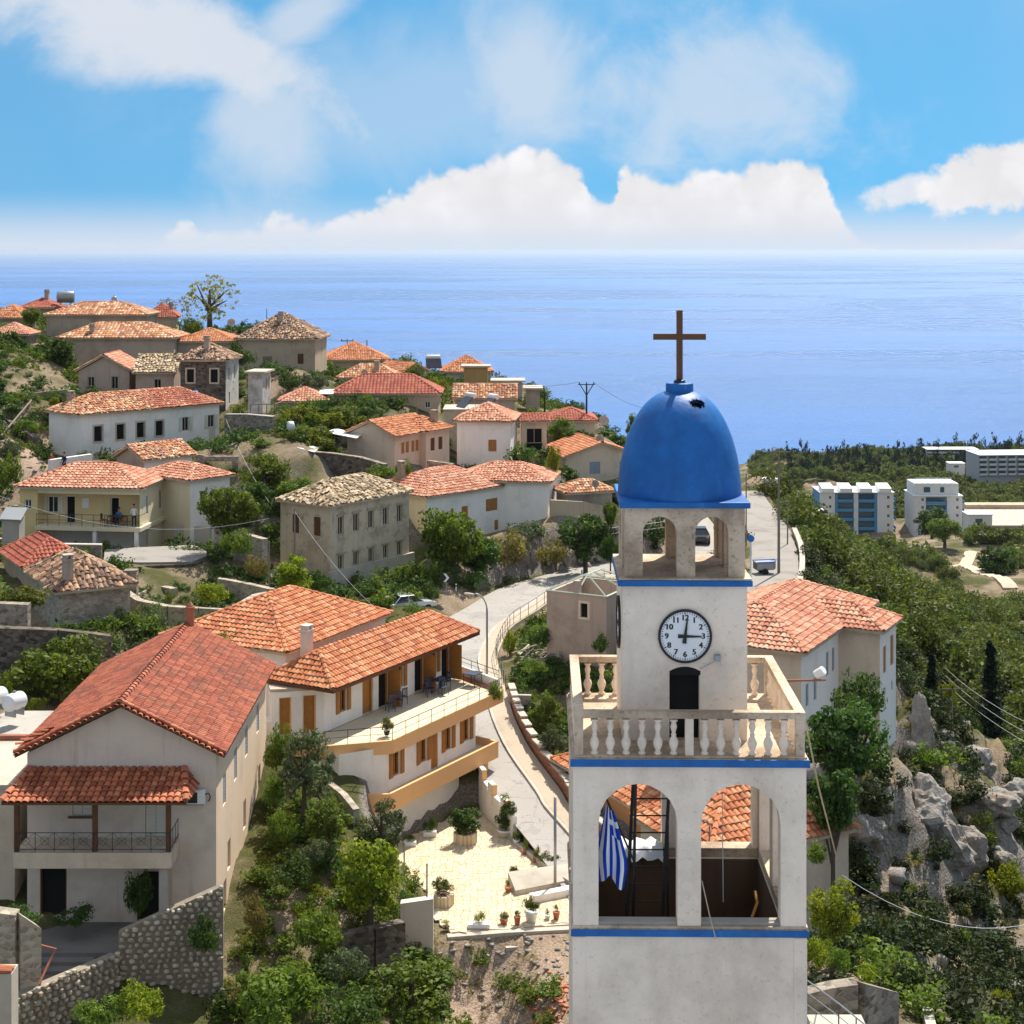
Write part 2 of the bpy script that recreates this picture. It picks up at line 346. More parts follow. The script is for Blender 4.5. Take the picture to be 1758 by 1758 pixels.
# ---------------------------------------------------------------- geometry helpers
class MB:
    def __init__(s): s.v = []; s.f = []; s.c = []
    def add(s, vs, fs, c=None):
        k = len(s.v); s.v += [tuple(p) for p in vs]; s.f += [tuple(i + k for i in f) for f in fs]
        if c is not None: s.c += [c] * len(fs)
        return s
    def box(s, x0, y0, z0, x1, y1, z1):
        return s.add([(x0, y0, z0), (x1, y0, z0), (x1, y1, z0), (x0, y1, z0), (x0, y0, z1), (x1, y0, z1), (x1, y1, z1), (x0, y1, z1)],
                     [(0, 3, 2, 1), (4, 5, 6, 7), (0, 1, 5, 4), (1, 2, 6, 5), (2, 3, 7, 6), (3, 0, 4, 7)])
    def prism(s, poly, z0, z1):
        n = len(poly); z0 = z0 if hasattr(z0, '__len__') else [z0] * n; z1 = z1 if hasattr(z1, '__len__') else [z1] * n
        v = [(p[0], p[1], a) for p, a in zip(poly, z0)] + [(p[0], p[1], a) for p, a in zip(poly, z1)]
        return s.add(v, [tuple(range(n))[::-1], tuple(range(n, 2 * n))] + [(i, (i + 1) % n, n + (i + 1) % n, n + i) for i in range(n)])
    def obox(s, p, q, w, z0, z1):       # upright slab between two plan points, width w
        p = Vector(p[:2]); q = Vector(q[:2]); d = (q - p).normalized(); n = Vector((-d.y, d.x)) * w / 2
        return s.prism([p - n, q - n, q + n, p + n], z0, z1)
    def tube(s, pts, rad, n=6, cap=True):
        pts = [Vector(p) for p in pts]; rad = rad if hasattr(rad, '__len__') else [rad] * len(pts)
        vs = []; fs = []
        for i, p in enumerate(pts):
            d = (pts[min(i + 1, len(pts) - 1)] - pts[max(i - 1, 0)]).normalized()
            a = d.orthogonal().normalized() if abs(d.z) > .9 else d.cross(Vector((0, 0, 1))).normalized()
            if abs(d.z) > .9: a = Vector((1, 0, 0)) - d * d.x; a.normalize()
            b = d.cross(a)
            vs += [p + (a * math.cos(2 * math.pi * k / n) + b * math.sin(2 * math.pi * k / n)) * rad[i] for k in range(n)]
        for i in range(len(pts) - 1):
            fs += [(i * n + k, i * n + (k + 1) % n, (i + 1) * n + (k + 1) % n, (i + 1) * n + k) for k in range(n)]
        if cap: fs += [tuple(range(n))[::-1], tuple(range((len(pts) - 1) * n, len(pts) * n))]
        return s.add(vs, fs)
    def lathe(s, prof, n=16, cx=0, cy=0, cap=True):
        vs = [(cx + r * math.cos(2 * math.pi * k / n), cy + r * math.sin(2 * math.pi * k / n), z) for r, z in prof for k in range(n)]
        fs = [(i * n + k, i * n + (k + 1) % n, (i + 1) * n + (k + 1) % n, (i + 1) * n + k) for i in range(len(prof) - 1) for k in range(n)]
        if cap: fs += [tuple(range(n))[::-1], tuple(range((len(prof) - 1) * n, len(prof) * n))]
        return s.add(vs, fs)
    def build(s, name, m, parent=None, smooth=False, bevel=0, loc=None, rz=0):
        me = bpy.data.meshes.new(name); me.from_pydata(s.v, [], s.f); me.materials.append(m)
        if smooth: me.polygons.foreach_set('use_smooth', [True] * len(me.polygons))
        if s.c and len(s.c) == len(s.f):
            a = me.attributes.new('tc', 'FLOAT', 'FACE'); a.data.foreach_set('value', s.c)
        o = link(name, me, parent)
        if loc is not None: o.location = loc
        o.rotation_euler[2] = rz
        if bevel:
            b = o.modifiers.new('bevel', 'BEVEL'); b.width = bevel; b.segments = 2; b.limit_method = 'ANGLE'
        return o
def link(name, me, parent=None):
    o = bpy.data.objects.new(name, me); COL.objects.link(o)
    if parent is not None: o.parent = parent
    return o
def tag(o, label=None, cat=None, group=None, kind=None):
    if label: o['label'] = label
    if cat: o['category'] = cat
    if group: o['group'] = group
    if kind: o['kind'] = kind
    return o
def thing(name, label, cat, loc=(0, 0, 0), rz=0, group=None):
    o = bpy.data.objects.new(name, None); COL.objects.link(o); o.location = loc; o.rotation_euler = (0, 0, rz)
    return tag(o, label, cat, group)
def stuff(o): o['kind'] = 'stuff'; return o
def npmesh(name, V, Q, m, tc=None, smooth=False):      # quads from numpy arrays
    me = bpy.data.meshes.new(name); n = len(Q); k = Q.shape[1]
    me.vertices.add(len(V)); me.vertices.foreach_set('co', np.ascontiguousarray(V, dtype=np.float32).ravel())
    me.loops.add(n * k); me.loops.foreach_set('vertex_index', np.ascontiguousarray(Q, dtype=np.int32).ravel())
    me.polygons.add(n); me.polygons.foreach_set('loop_start', np.arange(0, n * k, k, dtype=np.int32))
    me.update(calc_edges=True)
    if tc is not None:
        a = me.attributes.new('tc', 'FLOAT', 'FACE'); a.data.foreach_set('value', np.ascontiguousarray(tc, dtype=np.float32))
    if smooth: me.polygons.foreach_set('use_smooth', np.ones(n, dtype=bool))
    me.materials.append(m); return me

# ---- roof tiles over one plane: eave corner e0, eave end e1, polygon of the plane
def tile_plane(poly, ts=.27, tr=.36, wild=.3, hgt=.075, gaps=0., rg=rng):
    P3 = [np.array(p, float) for p in poly]
    e0, e1 = P3[0], P3[1]; ex = (e1 - e0); W = np.linalg.norm(ex); ex = ex / W
    nn = np.cross(ex, P3[-1] - e0); nn /= np.linalg.norm(nn)
    if nn[2] < 0: nn = -nn
    ey = np.cross(nn, ex)
    if np.dot(ey, P3[-1] - e0) < 0: ey = -ey
    ab = np.array([((p - e0) @ ex, (p - e0) @ ey) for p in P3])
    amin, amax, bmax = ab[:, 0].min(), ab[:, 0].max(), ab[:, 1].max()
    nc = max(2, int(round((amax - amin) / ts))); ts_ = (amax - amin) / nc
    nr = max(1, int(round(bmax / tr))); tr_ = bmax / nr
    A, B = np.meshgrid(amin + (np.arange(nc) + .5) * ts_, (np.arange(nr) + .5) * tr_)
    A = A.ravel(); B = B.ravel()
    ok = np.ones(len(A), bool); ctr = ab.mean(0)
    for i in range(len(ab)):
        p, q = ab[i], ab[(i + 1) % len(ab)]
        s0 = np.sign((q[0] - p[0]) * (ctr[1] - p[1]) - (q[1] - p[1]) * (ctr[0] - p[0]))
        ok &= ((q[0] - p[0]) * (B - p[1]) - (q[1] - p[1]) * (A - p[0])) * s0 > -1e-6
    if gaps: ok &= rg.random(len(A)) > gaps
    A, B = A[ok], B[ok]; n = len(A)
    if n == 0: return np.zeros((0, 3)), np.zeros((0, 4), int), np.zeros(0)
    prof = np.array([(-.52, 0.), (-.3, .72), (0, 1.), (.3, .72), (.52, 0.)])
    dA = rg.normal(0, .03 * wild, n); dB = rg.normal(0, .06 * wild, n); dz = np.abs(rg.normal(0, .035 * wild, n)); rot = rg.normal(0, .08 * wild, n)
    dz = dz + .05 * min(1.2, wild + .25) * (1 + np.sin(A * .8 + rg.random() * 6) * np.sin(B * 1.1 + A * .25)) * .6
    V = np.zeros((n, 10, 3))
    for k, (px, pz) in enumerate(prof):
        for j, (bb, lift, nar) in enumerate(((-.58, .045, 1.), (.52, 0., .86))):
            a = A + dA + px * ts_ * nar + rot * bb * tr_; b = B + dB + bb * tr_
            zz = pz * hgt + lift + dz + .015
            V[:, j * 5 + k] = e0 + a[:, None] * ex + b[:, None] * ey + np.asarray(zz)[:, None] * nn
    q = np.array([(k, k + 1, k + 6, k + 5) for k in range(4)])
    Q = (np.arange(n)[:, None, None] * 10 + q[None]).reshape(-1, 4)
    return V.reshape(-1, 3), Q, np.repeat(rg.random(n), 4)
def cap_line(mb, p, q, r=.14, step=.42):
    p = Vector(p); q = Vector(q); d = q - p; n = max(1, int(d.length / step)); d /= n
    side = d.cross(Vector((0, 0, 1))).normalized()
    for i in range(n):
        a = p + d * i; b = p + d * (i + 1.12); c = rnd.random()
        ring = [(-1, -.2), (-.75, .6), (0, 1), (.75, .6), (1, -.2)]
        vs = [a + side * x * r * 1.08 + Vector((0, 0, y * r + .05)) for x, y in ring] + [b + side * x * r * .9 + Vector((0, 0, y * r * .9 + .02)) for x, y in ring]
        mb.add(vs, [(k, k + 1, k + 6, k + 5) for k in range(4)] + [(0, 5, 9, 4)], c)
def roof(parent, planes, tm, caps, ts=.27, tr=.36, wild=.3, thick=.14, gaps=0., name='roof', under=None, capr=.14, hgt=.075):
    mb = MB()
    for pl in planes:
        n = len(pl); vs = [tuple(p) for p in pl] + [(p[0], p[1], p[2] - thick) for p in pl]
        mb.add(vs, [tuple(range(n)), tuple(range(n, 2 * n))[::-1]] + [(i, (i + 1) % n, n + (i + 1) % n, n + i) for i in range(n)])
    r = mb.build(name, under or M['tan'], parent)
    Vs, Qs, Cs = [], [], []; k = 0
    for pl in planes:
        V, Q, C = tile_plane(pl, ts, tr, wild, hgt, gaps); Vs.append(V); Qs.append(Q + k); Cs.append(C); k += len(V)
    stuff(link('roof_tiles', npmesh('roof_tiles', np.concatenate(Vs), np.concatenate(Qs), tm, np.concatenate(Cs)), r))
    if caps:
        mb = MB()
        for p, q in caps: cap_line(mb, p, q, capr)
        stuff(mb.build('ridge_tiles', tm, r))
    return r
def hip_planes(x0, y0, x1, y1, z, rise, axis=None, inset=None):
    w, l = x1 - x0, y1 - y0
    axis = axis or ('x' if w >= l else 'y')
    if axis == 'x':
        i = inset if inset is not None else l / 2; ym = (y0 + y1) / 2
        a, b = (x0 + i, ym, z + rise), (x1 - i, ym, z + rise)
        c = [(x0, y0, z), (x1, y0, z), (x1, y1, z), (x0, y1, z)]
        pl = [[c[0], c[1], b, a], [c[2], c[3], a, b], [c[3], c[0], a], [c[1], c[2], b]]
    else:
        i = inset if inset is not None else w / 2; xm = (x0 + x1) / 2
        a, b = (xm, y0 + i, z + rise), (xm, y1 - i, z + rise)
        c = [(x0, y0, z), (x1, y0, z), (x1, y1, z), (x0, y1, z)]
        pl = [[c[0], c[1], a], [c[2], c[3], b], [c[3], c[0], a, b], [c[1], c[2], b, a]]
    caps = [(a, b)] if (Vector(a) - Vector(b)).length > .4 else []
    caps += ([(c[0], a), (c[3], a), (c[1], b), (c[2], b)] if axis == 'x' else [(c[0], a), (c[1], a), (c[2], b), (c[3], b)])
    return pl, caps
def gable_planes(x0, y0, x1, y1, z, rise, axis='x'):
    if axis == 'x':
        ym = (y0 + y1) / 2; a, b = (x0, ym, z + rise), (x1, ym, z + rise)
        return [[(x0, y0, z), (x1, y0, z), b, a], [(x1, y1, z), (x0, y1, z), a, b]], [(a, b)]
    xm = (x0 + x1) / 2; a, b = (xm, y0, z + rise), (xm, y1, z + rise)
    return [[(x0, y1, z), (x0, y0, z), a, b], [(x1, y0, z), (x1, y1, z), b, a]], [(a, b)]

# ---- a wall panel with real openings; p0 plan start, direction d, outward normal n
def panel(mb, p0, d, n, W, z0, z1, holes, deep=.22):
    xs = sorted({0., W, *[h[0] for h in holes], *[h[1] for h in holes]}); zs = sorted({z0, z1, *[h[2] for h in holes], *[h[3] for h in holes]})
    def pt(s_, zz, o=0.): return (p0[0] + d[0] * s_ - n[0] * o, p0[1] + d[1] * s_ - n[1] * o, zz)
    for i in range(len(xs) - 1):
        for j in range(len(zs) - 1):
            xm, zm = (xs[i] + xs[i + 1]) / 2, (zs[j] + zs[j + 1]) / 2
            if any(h[0] < xm < h[1] and h[2] < zm < h[3] for h in holes): continue
            mb.add([pt(xs[i], zs[j]), pt(xs[i + 1], zs[j]), pt(xs[i + 1], zs[j + 1]), pt(xs[i], zs[j + 1])], [(0, 1, 2, 3)])
    for a, b, c, e in holes:
        for s0, c0, s1, c1 in ((a, c, b, c), (b, c, b, e), (b, e, a, e), (a, e, a, c)):
            mb.add([pt(s0, c0), pt(s1, c1), pt(s1, c1, deep), pt(s0, c0, deep)], [(0, 1, 2, 3)])
def window(parent, p0, d, n, s, zb, w_, h, style='open', fm=None, sm=None):
    """a window or door set in the opening s-w/2..s+w/2, zb..zb+h of a wall panel"""
    d = Vector((d[0], d[1], 0)); n = Vector((n[0], n[1], 0)); o = Vector((p0[0], p0[1], 0)) + d * s + Vector((0, 0, zb))
    def bx(mb, a0, a1, n0, n1, z0, z1):
        vs = [o + d * a + n * b + Vector((0, 0, c)) for c in (z0, z1) for a, b in ((a0, n0), (a1, n0), (a1, n1), (a0, n1))]
        mb.add(vs, [(0, 3, 2, 1), (4, 5, 6, 7), (0, 1, 5, 4), (1, 2, 6, 5), (2, 3, 7, 6), (3, 0, 4, 7)])
    h2 = w_ / 2; door = style.startswith('door')
    fr = MB(); f = .07
    if 'sur' in style:        # surround standing proud of the wall
        f2 = .16
        bx(fr, -h2 - f2, -h2, -.18, .03, -f2 * (not door), h + f2); bx(fr, h2, h2 + f2, -.18, .03, -f2 * (not door), h + f2)
        bx(fr, -h2, h2, -.18, .03, h, h + f2)
        if not door: bx(fr, -h2, h2, -.18, .06, -f2, 0)
    else:
        bx(fr, -h2 + .005, -h2 + f, -.2, -.1, 0.005, h - .005); bx(fr, h2 - f, h2 - .005, -.2, -.1, .005, h - .005)
        bx(fr, -h2 + f, h2 - f, -.2, -.1, h - f, h - .005)
        if not door:
            bx(fr, -h2 + f, h2 - f, -.2, -.1, .005, f); bx(fr, -.025, .025, -.19, -.11, f, h - f)
    wd = fr.build('door' if door else 'window', fm or M['trim'], parent)
    wood = sm or M['wood']
    if 'shut' in style and 'open' not in style:
        for sgn in (-1, 1):
            mb = MB(); a0, a1 = (-h2 + .02, -.008) if sgn < 0 else (.008, h2 - .02)
            bx(mb, a0, a1, -.09, -.05, .02, h - .02); nl = max(3, int(h / .16))
            for k in range(nl): bx(mb, a0 + .05, a1 - .05, -.05, -.035, .06 + k * (h - .12) / nl, .06 + (k + .6) * (h - .12) / nl)
            mb.build('shutter', wood, wd)
    else:
        mb = MB(); bx(mb, -h2, h2, -.24, -.2, 0, h); mb.build('leaf' if door and 'leaf' in style else 'pane', wood if 'leaf' in style else (M['dark'] if 'hole' in style else M['glass']), wd)  # glassless openings get a dark sheet in place of interior shade
    if 'openshut' in style:
        sw = w_ / 2 * .98
        for sgn in (-1, 1):
            mb = MB(); a0, a1 = (-h2 - sw, -h2 - .01) if sgn < 0 else (h2 + .01, h2 + sw)
            bx(mb, a0, a1, .015, .055, -.01, h + .01); nl = max(3, int(h / .14))
            for k in range(nl): bx(mb, a0 + .05, a1 - .05, .055, .075, .05 + k * (h - .1) / nl, .05 + (k + .6) * (h - .1) / nl)
            mb.build('shutter', wood, wd)
    return wd

# ---- a house from the picture points of its eave corners
GP = []            # ground control points
HOUSES = []
class House: pass
def survey(key, C, R_, L_, vb, wx=None, wy=None, ang=None, base=None):
    """C=(u,v,d) near eave corner, R_/L_ picture points of the eave corners right/left of it; sizes come from the eave plane"""
    c = P(*C); z = c.z; r = PZ(*R_, z) if R_ else None; l = PZ(*L_, z) if L_ else None
    vr = (r - c).xy if r is not None else None; vl = (l - c).xy if l is not None else None
    if ang is None:
        if vr is not None and (vl is None or vr.length >= vl.length): ang = math.atan2(vr.y, vr.x)
        else: ang = math.atan2(vl.y, vl.x) - math.pi / 2
    else: ang = R(ang)
    h = House(); h.key = key; h.c = c; h.ang = ang; h.w = wx or vr.length; h.l = wy or vl.length; h.ze = z
    h.zb = base if base is not None else -(vb - HZ) / F * C[2]
    h.H = h.ze - h.zb
    dx, dy = Vector((math.cos(ang), math.sin(ang))), Vector((-math.sin(ang), math.cos(ang)))
    h.corners = [c.xy + dx * a * h.w + dy * b * h.l for a, b in ((0, 0), (1, 0), (1, 1), (0, 1), (.5, .5))]
    for k in h.corners: GP.append((k.x, k.y, h.zb))
    HOUSES.append(h); return h
def chimney(parent, x, y, z, w_=.55, h=1.1, m=None):
    mb = MB(); mb.box(x - w_ / 2, y - w_ / 2, z - .6, x + w_ / 2, y + w_ / 2, z + h - .2)
    mb.box(x - w_ / 2 - .07, y - w_ / 2 - .07, z + h - .2, x + w_ / 2 + .07, y + w_ / 2 + .07, z + h - .08)
    for a in (-1, 1): mb.box(x + a * w_ * .32 - .08, y - w_ / 2, z + h - .08, x + a * w_ * .32 + .08, y + w_ / 2, z + h + .1)
    mb.box(x - w_ / 2 - .03, y - w_ / 2 - .03, z + h + .1, x + w_ / 2 + .03, y + w_ / 2 + .03, z + h + .16)
    return mb.build('chimney', m or M['grey'], parent)
def house(h, name, label, wm, tm, kind='hip', rise=None, over=.35, wins=(), axis=None, wild=.4, chims=(), sides=None, gaps=0., group=None, ts=.29, deep=4.0, pitch=.42):
    e = thing(name, label, 'house', (h.c.x, h.c.y, h.zb), h.ang, group)
    H, o, w_, l = h.H, over, h.w, h.l
    pan = {'R': ((o, o), (1, 0), (0, -1), w_ - 2 * o), 'L': ((o, o), (0, 1), (-1, 0), l - 2 * o),
           'B': ((o, l - o), (1, 0), (0, 1), w_ - 2 * o), 'E': ((w_ - o, o), (0, 1), (1, 0), l - 2 * o)}
    holes = {k: [] for k in pan}
    for (fc, s, zb, ww, hh, st, *_) in wins:
        if s < 1: s = s * pan[fc][3]
        if zb < 0: zb = H + zb          # measured down from the eave
        holes[fc].append((s - ww / 2, s + ww / 2, zb, zb + hh))
    rise = rise if rise is not None else (min(w_, l) / 2) * pitch
    ax = axis or ('x' if w_ >= l else 'y')
    for k, (p0, d, n, W) in pan.items():
        if sides and k not in sides and k in sides.get('skip', ()): continue
        mb = MB(); panel(mb, p0, d, n, W, -deep, H - .06, holes[k])
        if kind == 'gable' and ((ax == 'x' and k in 'LE') or (ax == 'y' and k in 'RB')):
            t = rise * (W / (W + 2 * o)); a = (p0[0], p0[1]); b = (p0[0] + d[0] * W, p0[1] + d[1] * W)
            mb.add([(*a, H - .06), (*b, H - .06), ((a[0] + b[0]) / 2, (a[1] + b[1]) / 2, H + t - .02)], [(0, 1, 2)])
        mb.build('wall', (sides or {}).get(k, wm), e)
    for (fc, s, zb, ww, hh, st, *ex) in wins:
        p0, d, n, W = pan[fc]
        if s < 1: s = s * W
        if zb < 0: zb = H + zb
        window(e, p0, d, n, s, zb, ww, hh, st, *ex)
    if kind == 'hip': pl, caps = hip_planes(0, 0, w_, l, H, rise, ax)
    elif kind == 'gable': pl, caps = gable_planes(0, 0, w_, l, H, rise, ax)
    elif kind == 'pyramid':
        a = (w_ / 2, l / 2, H + rise); c = [(0, 0, H), (w_, 0, H), (w_, l, H), (0, l, H)]
        pl = [[c[i], c[(i + 1) % 4], a] for i in range(4)]; caps = [(p, a) for p in c]
    if kind != 'flat':
        rf = roof(e, pl, tm, caps, ts=ts, tr=ts * 1.35, wild=wild, gaps=gaps)
        for cx, cy, cz in chims: chimney(rf, cx * w_, cy * l, H + cz)
    else:
        mb = MB(); mb.box(0, 0, H - .06, w_, l, H + .12); rf = mb.build('roof_slab', M['paleconc'], e)
    h.e = e; h.roof = rf; h.pan = pan
    return e
# ---------------------------------------------------------------- survey of the houses
S = {}
def sv_(key, *a, **k): S[key] = survey(key, *a, **k); return S[key]
sv_('yellow', (243, 840, 130), (312.6, 818), (22, 836), 960)
sv_('yellow2', (325, 826, 133), (374, 813), None, 950, wy=7, ang=48)
sv_('white', (135, 713, 150), (385, 692.6), (64, 706), 788)
sv_('beige', (567.8, 870, 128), (711, 842.5), (462.7, 860.4), 1016)
sv_('midA', (732.7, 854.5, 140), (882.7, 831.8), None, 935, wy=8)
sv_('midB', (946.5, 828.6, 146), (960.5, 814.5), None, 892, wy=9, ang=81, wx=6.5)
sv_('white2', (881.6, 724.4, 158), (895.6, 709.7), (781, 721.6), 803, ang=84, wx=7)
sv_('cream', (679, 750.5, 150), (723, 743), None, 806, ang=58, wx=7.5, wy=6.2)
sv_('cream2', (733, 742, 153), None, None, 803, ang=58, wx=4.6, wy=4.6)
sv_('longstone', (565.4, 676.5, 170), (757.7, 676.5), None, 725, wy=6.5)
sv_('smallroof', (477, 690, 166), None, None, 708, wx=5.2, wy=5, ang=4)
sv_('darkroof', (545, 582.6, 190), None, None, 645, ang=87, wx=9, wy=9.8)
sv_('far12', (552, 619, 205), None, None, 642, ang=8, wx=8.6, wy=8.5)
sv_('far13', (690, 642, 195), None, None, 662, ang=42, wx=4.6, wy=6)
sv_('far14', (577, 649, 186), None, None, 662, ang=0, wx=7.3, wy=5)
sv_('far15', (758, 639, 197), None, None, 664, ang=4, wx=6.3, wy=6)
sv_('ochre', (791, 630, 186), None, None, 668, ang=0, wx=3.4, wy=3.2)
sv_('far16', (776, 684, 176), None, None, 706, ang=0, wx=7.1, wy=4.4)
sv_('flat17', (842, 655, 187), None, None, 692, ang=0, wx=4, wy=4)
sv_('flat17b', (898, 668, 180), None, None, 706, ang=0, wx=2.2, wy=4)
sv_('far18', (937, 723, 170), None, None, 748, ang=2, wx=5.5, wy=6)
sv_('red18', (890, 724, 163), None, None, 800, ang=2, wx=3.2, wy=5.5)
sv_('orange19', (967, 786, 158), None, None, 824, ang=16, wx=8.1, wy=8)
sv_('low20', (972, 848, 147), None, None, 872, ang=20, wx=5.0, wy=3.6)
sv_('topA', (73.7, 541, 205), (250, 537.7), None, 578, wy=8, ang=0)
sv_('topB', (94, 580.6, 188), None, None, 628, wx=14, wy=8, ang=0)
sv_('topC', (299, 587, 190), None, None, 610, wx=7.2, wy=7, ang=2)
sv_('topD', (245, 545, 213), None, None, 572, wx=4.6, wy=6, ang=8)
sv_('topE', (-24, 546, 206), None, None, 562, wx=5, wy=6, ang=0)
sv_('topF', (30, 529, 220), None, None, 545, wx=5.2, wy=6, ang=0)
sv_('topG', (-22, 575, 191), None, None, 592, wx=4.8, wy=5, ang=0)
sv_('gable22', (128, 636.6, 172), None, None, 674, wx=6.05, wy=7, ang=0)
sv_('right22', (226, 640, 171), None, None, 674, wx=4.7, wy=6, ang=0)
sv_('dark23', (391.8, 618.8, 168), None, None, 698, wx=6.3, wy=5.45, ang=86)
sv_('annex', (455, 640, 165), None, None, 714, wx=4, wy=2.2, ang=84)
sv_('small24', (246, 792, 141), (334.5, 780), None, 808, wy=4.6, ang=50)
sv_('oldleft', (94.7, 1018, 97), None, None, 1080, wx=5.0, wy=8, ang=30)
sv_('redleft', (38, 976, 106), None, None, 1010, wx=4.5, wy=7, ang=30)
sv_('rear', (493, 1122, 90.2), (675, 1052.5), None, 0, wy=9, base=-26.0)
sv_('rightwhite', (1383, 1123, 85), None, None, 0, ang=62, wx=14, wy=7.6, base=-25.0)
sv_('orange28', (1150, 1425, 80.5), None, (945, 1303), 0, wx=7, base=-33)
sv_('roof28b', (1215, 1478, 67), None, None, 0, wx=8, wy=6, ang=28, base=-30.2)
sv_('pale28', (1175, 1352, 91), None, None, 0, wx=5.6, wy=5, ang=0, base=-33)
sv_('concrete', (1041, 1027, 106), None, (938.6, 1015.8), 0, wx=5.5, base=-27.0)

# ---------------------------------------------------------------- ground: control points (picture point, distance)
for q in [(60, 900, 140), (20, 760, 150), (10, 700, 160), (60, 690, 158), (40, 640, 172), (100, 620, 180), (5, 600, 185), (420, 760, 152), (450, 860, 138), (420, 955, 128), (520, 835, 144), (600, 838, 141.5), (470, 850, 142), (645, 842, 140.5), (340, 1062, 113), (430, 1045, 115), (270, 1062, 113), (300, 1085, 105), (380, 1090, 105),
          (400, 1035, 118), (220, 1068, 110), (500, 1028, 122), (530, 760, 152), (640, 700, 163), (490, 720, 160), (560, 790, 146), (640, 815, 142), (520, 640, 180),
          (700, 690, 172), (760, 760, 158), (930, 760, 156), (1045, 735, 180), (1085, 800, 166), (1040, 862, 150), (900, 905, 143), (1000, 920, 143), (1040, 905, 148), (800, 950, 138),
          (740, 975, 134), (330, 600, 192), (480, 560, 205), (640, 610, 210), (150, 545, 215), (20, 530, 225), (880, 660, 195), (980, 700, 178),
          (80, 1200, 86), (150, 1120, 95), (250, 1100, 98), (30, 1130, 97), (60, 1260, 80)]:
    g = P(*q); GP.append(tuple(g))
for x_, y_, z_ in [  # plan points: garden between the big house and the hotel, foreground
          (-24, 90, -23.6), (-30, 80, -23.0), (-10.8, 76, -28.0), (-11, 84, -26.4), (-8, 80, -28.3), (-8.5, 73, -29.2), (-7, 76, -29.6), (-10.5, 70, -30.4), (-21, 69, -29.2), (-14, 69, -29.3), (-22, 85, -25.5), (-12.8, 86, -26.2),
          (-16.8, 78, -29.0), (-12.3, 70, -30.3), (-12.5, 85, -27.5), (-21.5, 85, -26.5),
          (-12, 65, -30.8), (-18, 65, -29.6), (-9, 66, -31.6), (-5, 68, -32.6), (-6, 72, -31.3), (-20, 60, -30.2), (-24, 64, -28.8), (-10, 58, -32.5), (-2, 71.5, -33.2), (2, 71, -33.4), (-4, 64, -34.2), (1, 64, -35.2),
          (-3, 74, -31.6), (2, 74.5, -31.6), (12, 70, -31.5), (9, 88, -32), (-25, 50, -31), (0, 50, -33), (10, 45, -27), (3, 34, -26), (-10, 30, -30), (12, 30, -27), (-30, 30, -31),
          (9, 50, -24.5), (13, 62, -26.2), (9, 58, -26.0), (14, 80, -25.6), (20, 82, -26.2), (24, 90, -27.2), (25, 98, -28.0), (16, 134, -27), (16.5, 140, -27.8), (12.5, 136, -28), (13, 128, -27.5), (10, 122, -27.8), (14, 116, -26.5)]:
    GP.append((x_, y_, z_))
for q in [(1400, 1745, 46), (1420, 1650, 50), (1500, 1690, 50), (1480, 1600, 58), (1600, 1740, 57), (1560, 1600, 74), (1650, 1700, 72), (1758, 1740, 70), (1700, 1600, 80),
          (1640, 1500, 84), (1758, 1480, 90), (1600, 1400, 92), (1700, 1380, 98), (1540, 1440, 86), (1480, 1400, 78), (1560, 1260, 102), (1650, 1310, 110), (1758, 1300, 118), (1700, 1290, 126),
          (1600, 1225, 128), (1530, 1150, 125), (1560, 1100, 165), (1650, 1130, 195), (1758, 1160, 190), (1420, 960, 150), (1470, 1010, 170), (1440, 1020, 135), (1500, 1000, 225), (1600, 1050, 280), (1758, 1060, 300),
          (1480, 950, 400), (1540, 965, 410), (1650, 985, 430), (1758, 970, 450), (1560, 940, 480), (1440, 930, 560), (1610, 920, 560), (1758, 918, 560), (1400, 880, 600), (1360, 900, 330), (1600, 860, 780), (1758, 830, 850), (1350, 832, 800), (1450, 820, 900),
          (1300, 792, 1100), (1500, 788, 1100), (1650, 782, 1050), (1758, 778, 1050), (2000, 800, 1000), (2100, 900, 600), (2100, 1000, 350), (2100, 1150, 200), (2000, 1400, 110), (1950, 1700, 75)]:
    GP.append(tuple(P(*q)))
for x_, y_, z_ in [(400, 1500, -200), (0, 1500, -230), (700, 1500, -190), (400, 1800, -290), (0, 1900, -300), (900, 1900, -300), (1500, 1700, -280), (0, 700, -190), (-100, 400, -120), (-60, 280, -50), (20, 260, -60), (40, 210, -36),
                   (-200, 300, -60), (-300, 700, -200), (-600, 1500, -290), (-600, 400, -80), (-120, 200, -6), (-90, 150, -12), (-80, 100, -20), (-70, 60, -28), (-100, 20, -34), (100, 20, -34), (120, 60, -30),
                   (60, 330, -85), (20, 400, -110), (80, 600, -125), (-1500, 1500, -300), (1500, 600, -110), (-1500, 300, -60)]:
    GP.append((x_, y_, z_))
# lane and road heights steer the ground too
KERB = [(18.5, 196, -28), (20, 182, -28), (20.6, 168, -28), (20.2, 157, -28), (18.4, 149, -28), (14.2, 144.5, -28), (9.6, 141.5, -28), (5.6, 137, -28), (2.73, 132.7, -28), (.75, 126.8, -28), (-1.06, 121.9, -28), (-1.74, 118.5, -28), (-2.17, 114.6, -28), (-2.35, 111.2, -28),
        (-1.95, 106.3, -28.1), (-1.49, 101.6, -28.4), (-1.04, 98.6, -28.8), (-.2, 94.8, -29.3), (1.3, 89.9, -29.9), (1.75, 88, -30.1), (3.0, 84.8, -30.5), (4.7, 79.6, -31), (6.0, 73, -31.4), (7.6, 65, -31.8)]
def shift_line(line, o):
    out = []
    for i, p in enumerate(line):
        a, b = Vector(line[max(0, i - 1)]), Vector(line[min(len(line) - 1, i + 1)]); d = (b - a).xy.normalized(); out.append((p[0] + d.y * o, p[1] - d.x * o, p[2]))
    return out
ROAD = shift_line(KERB, 1.3)
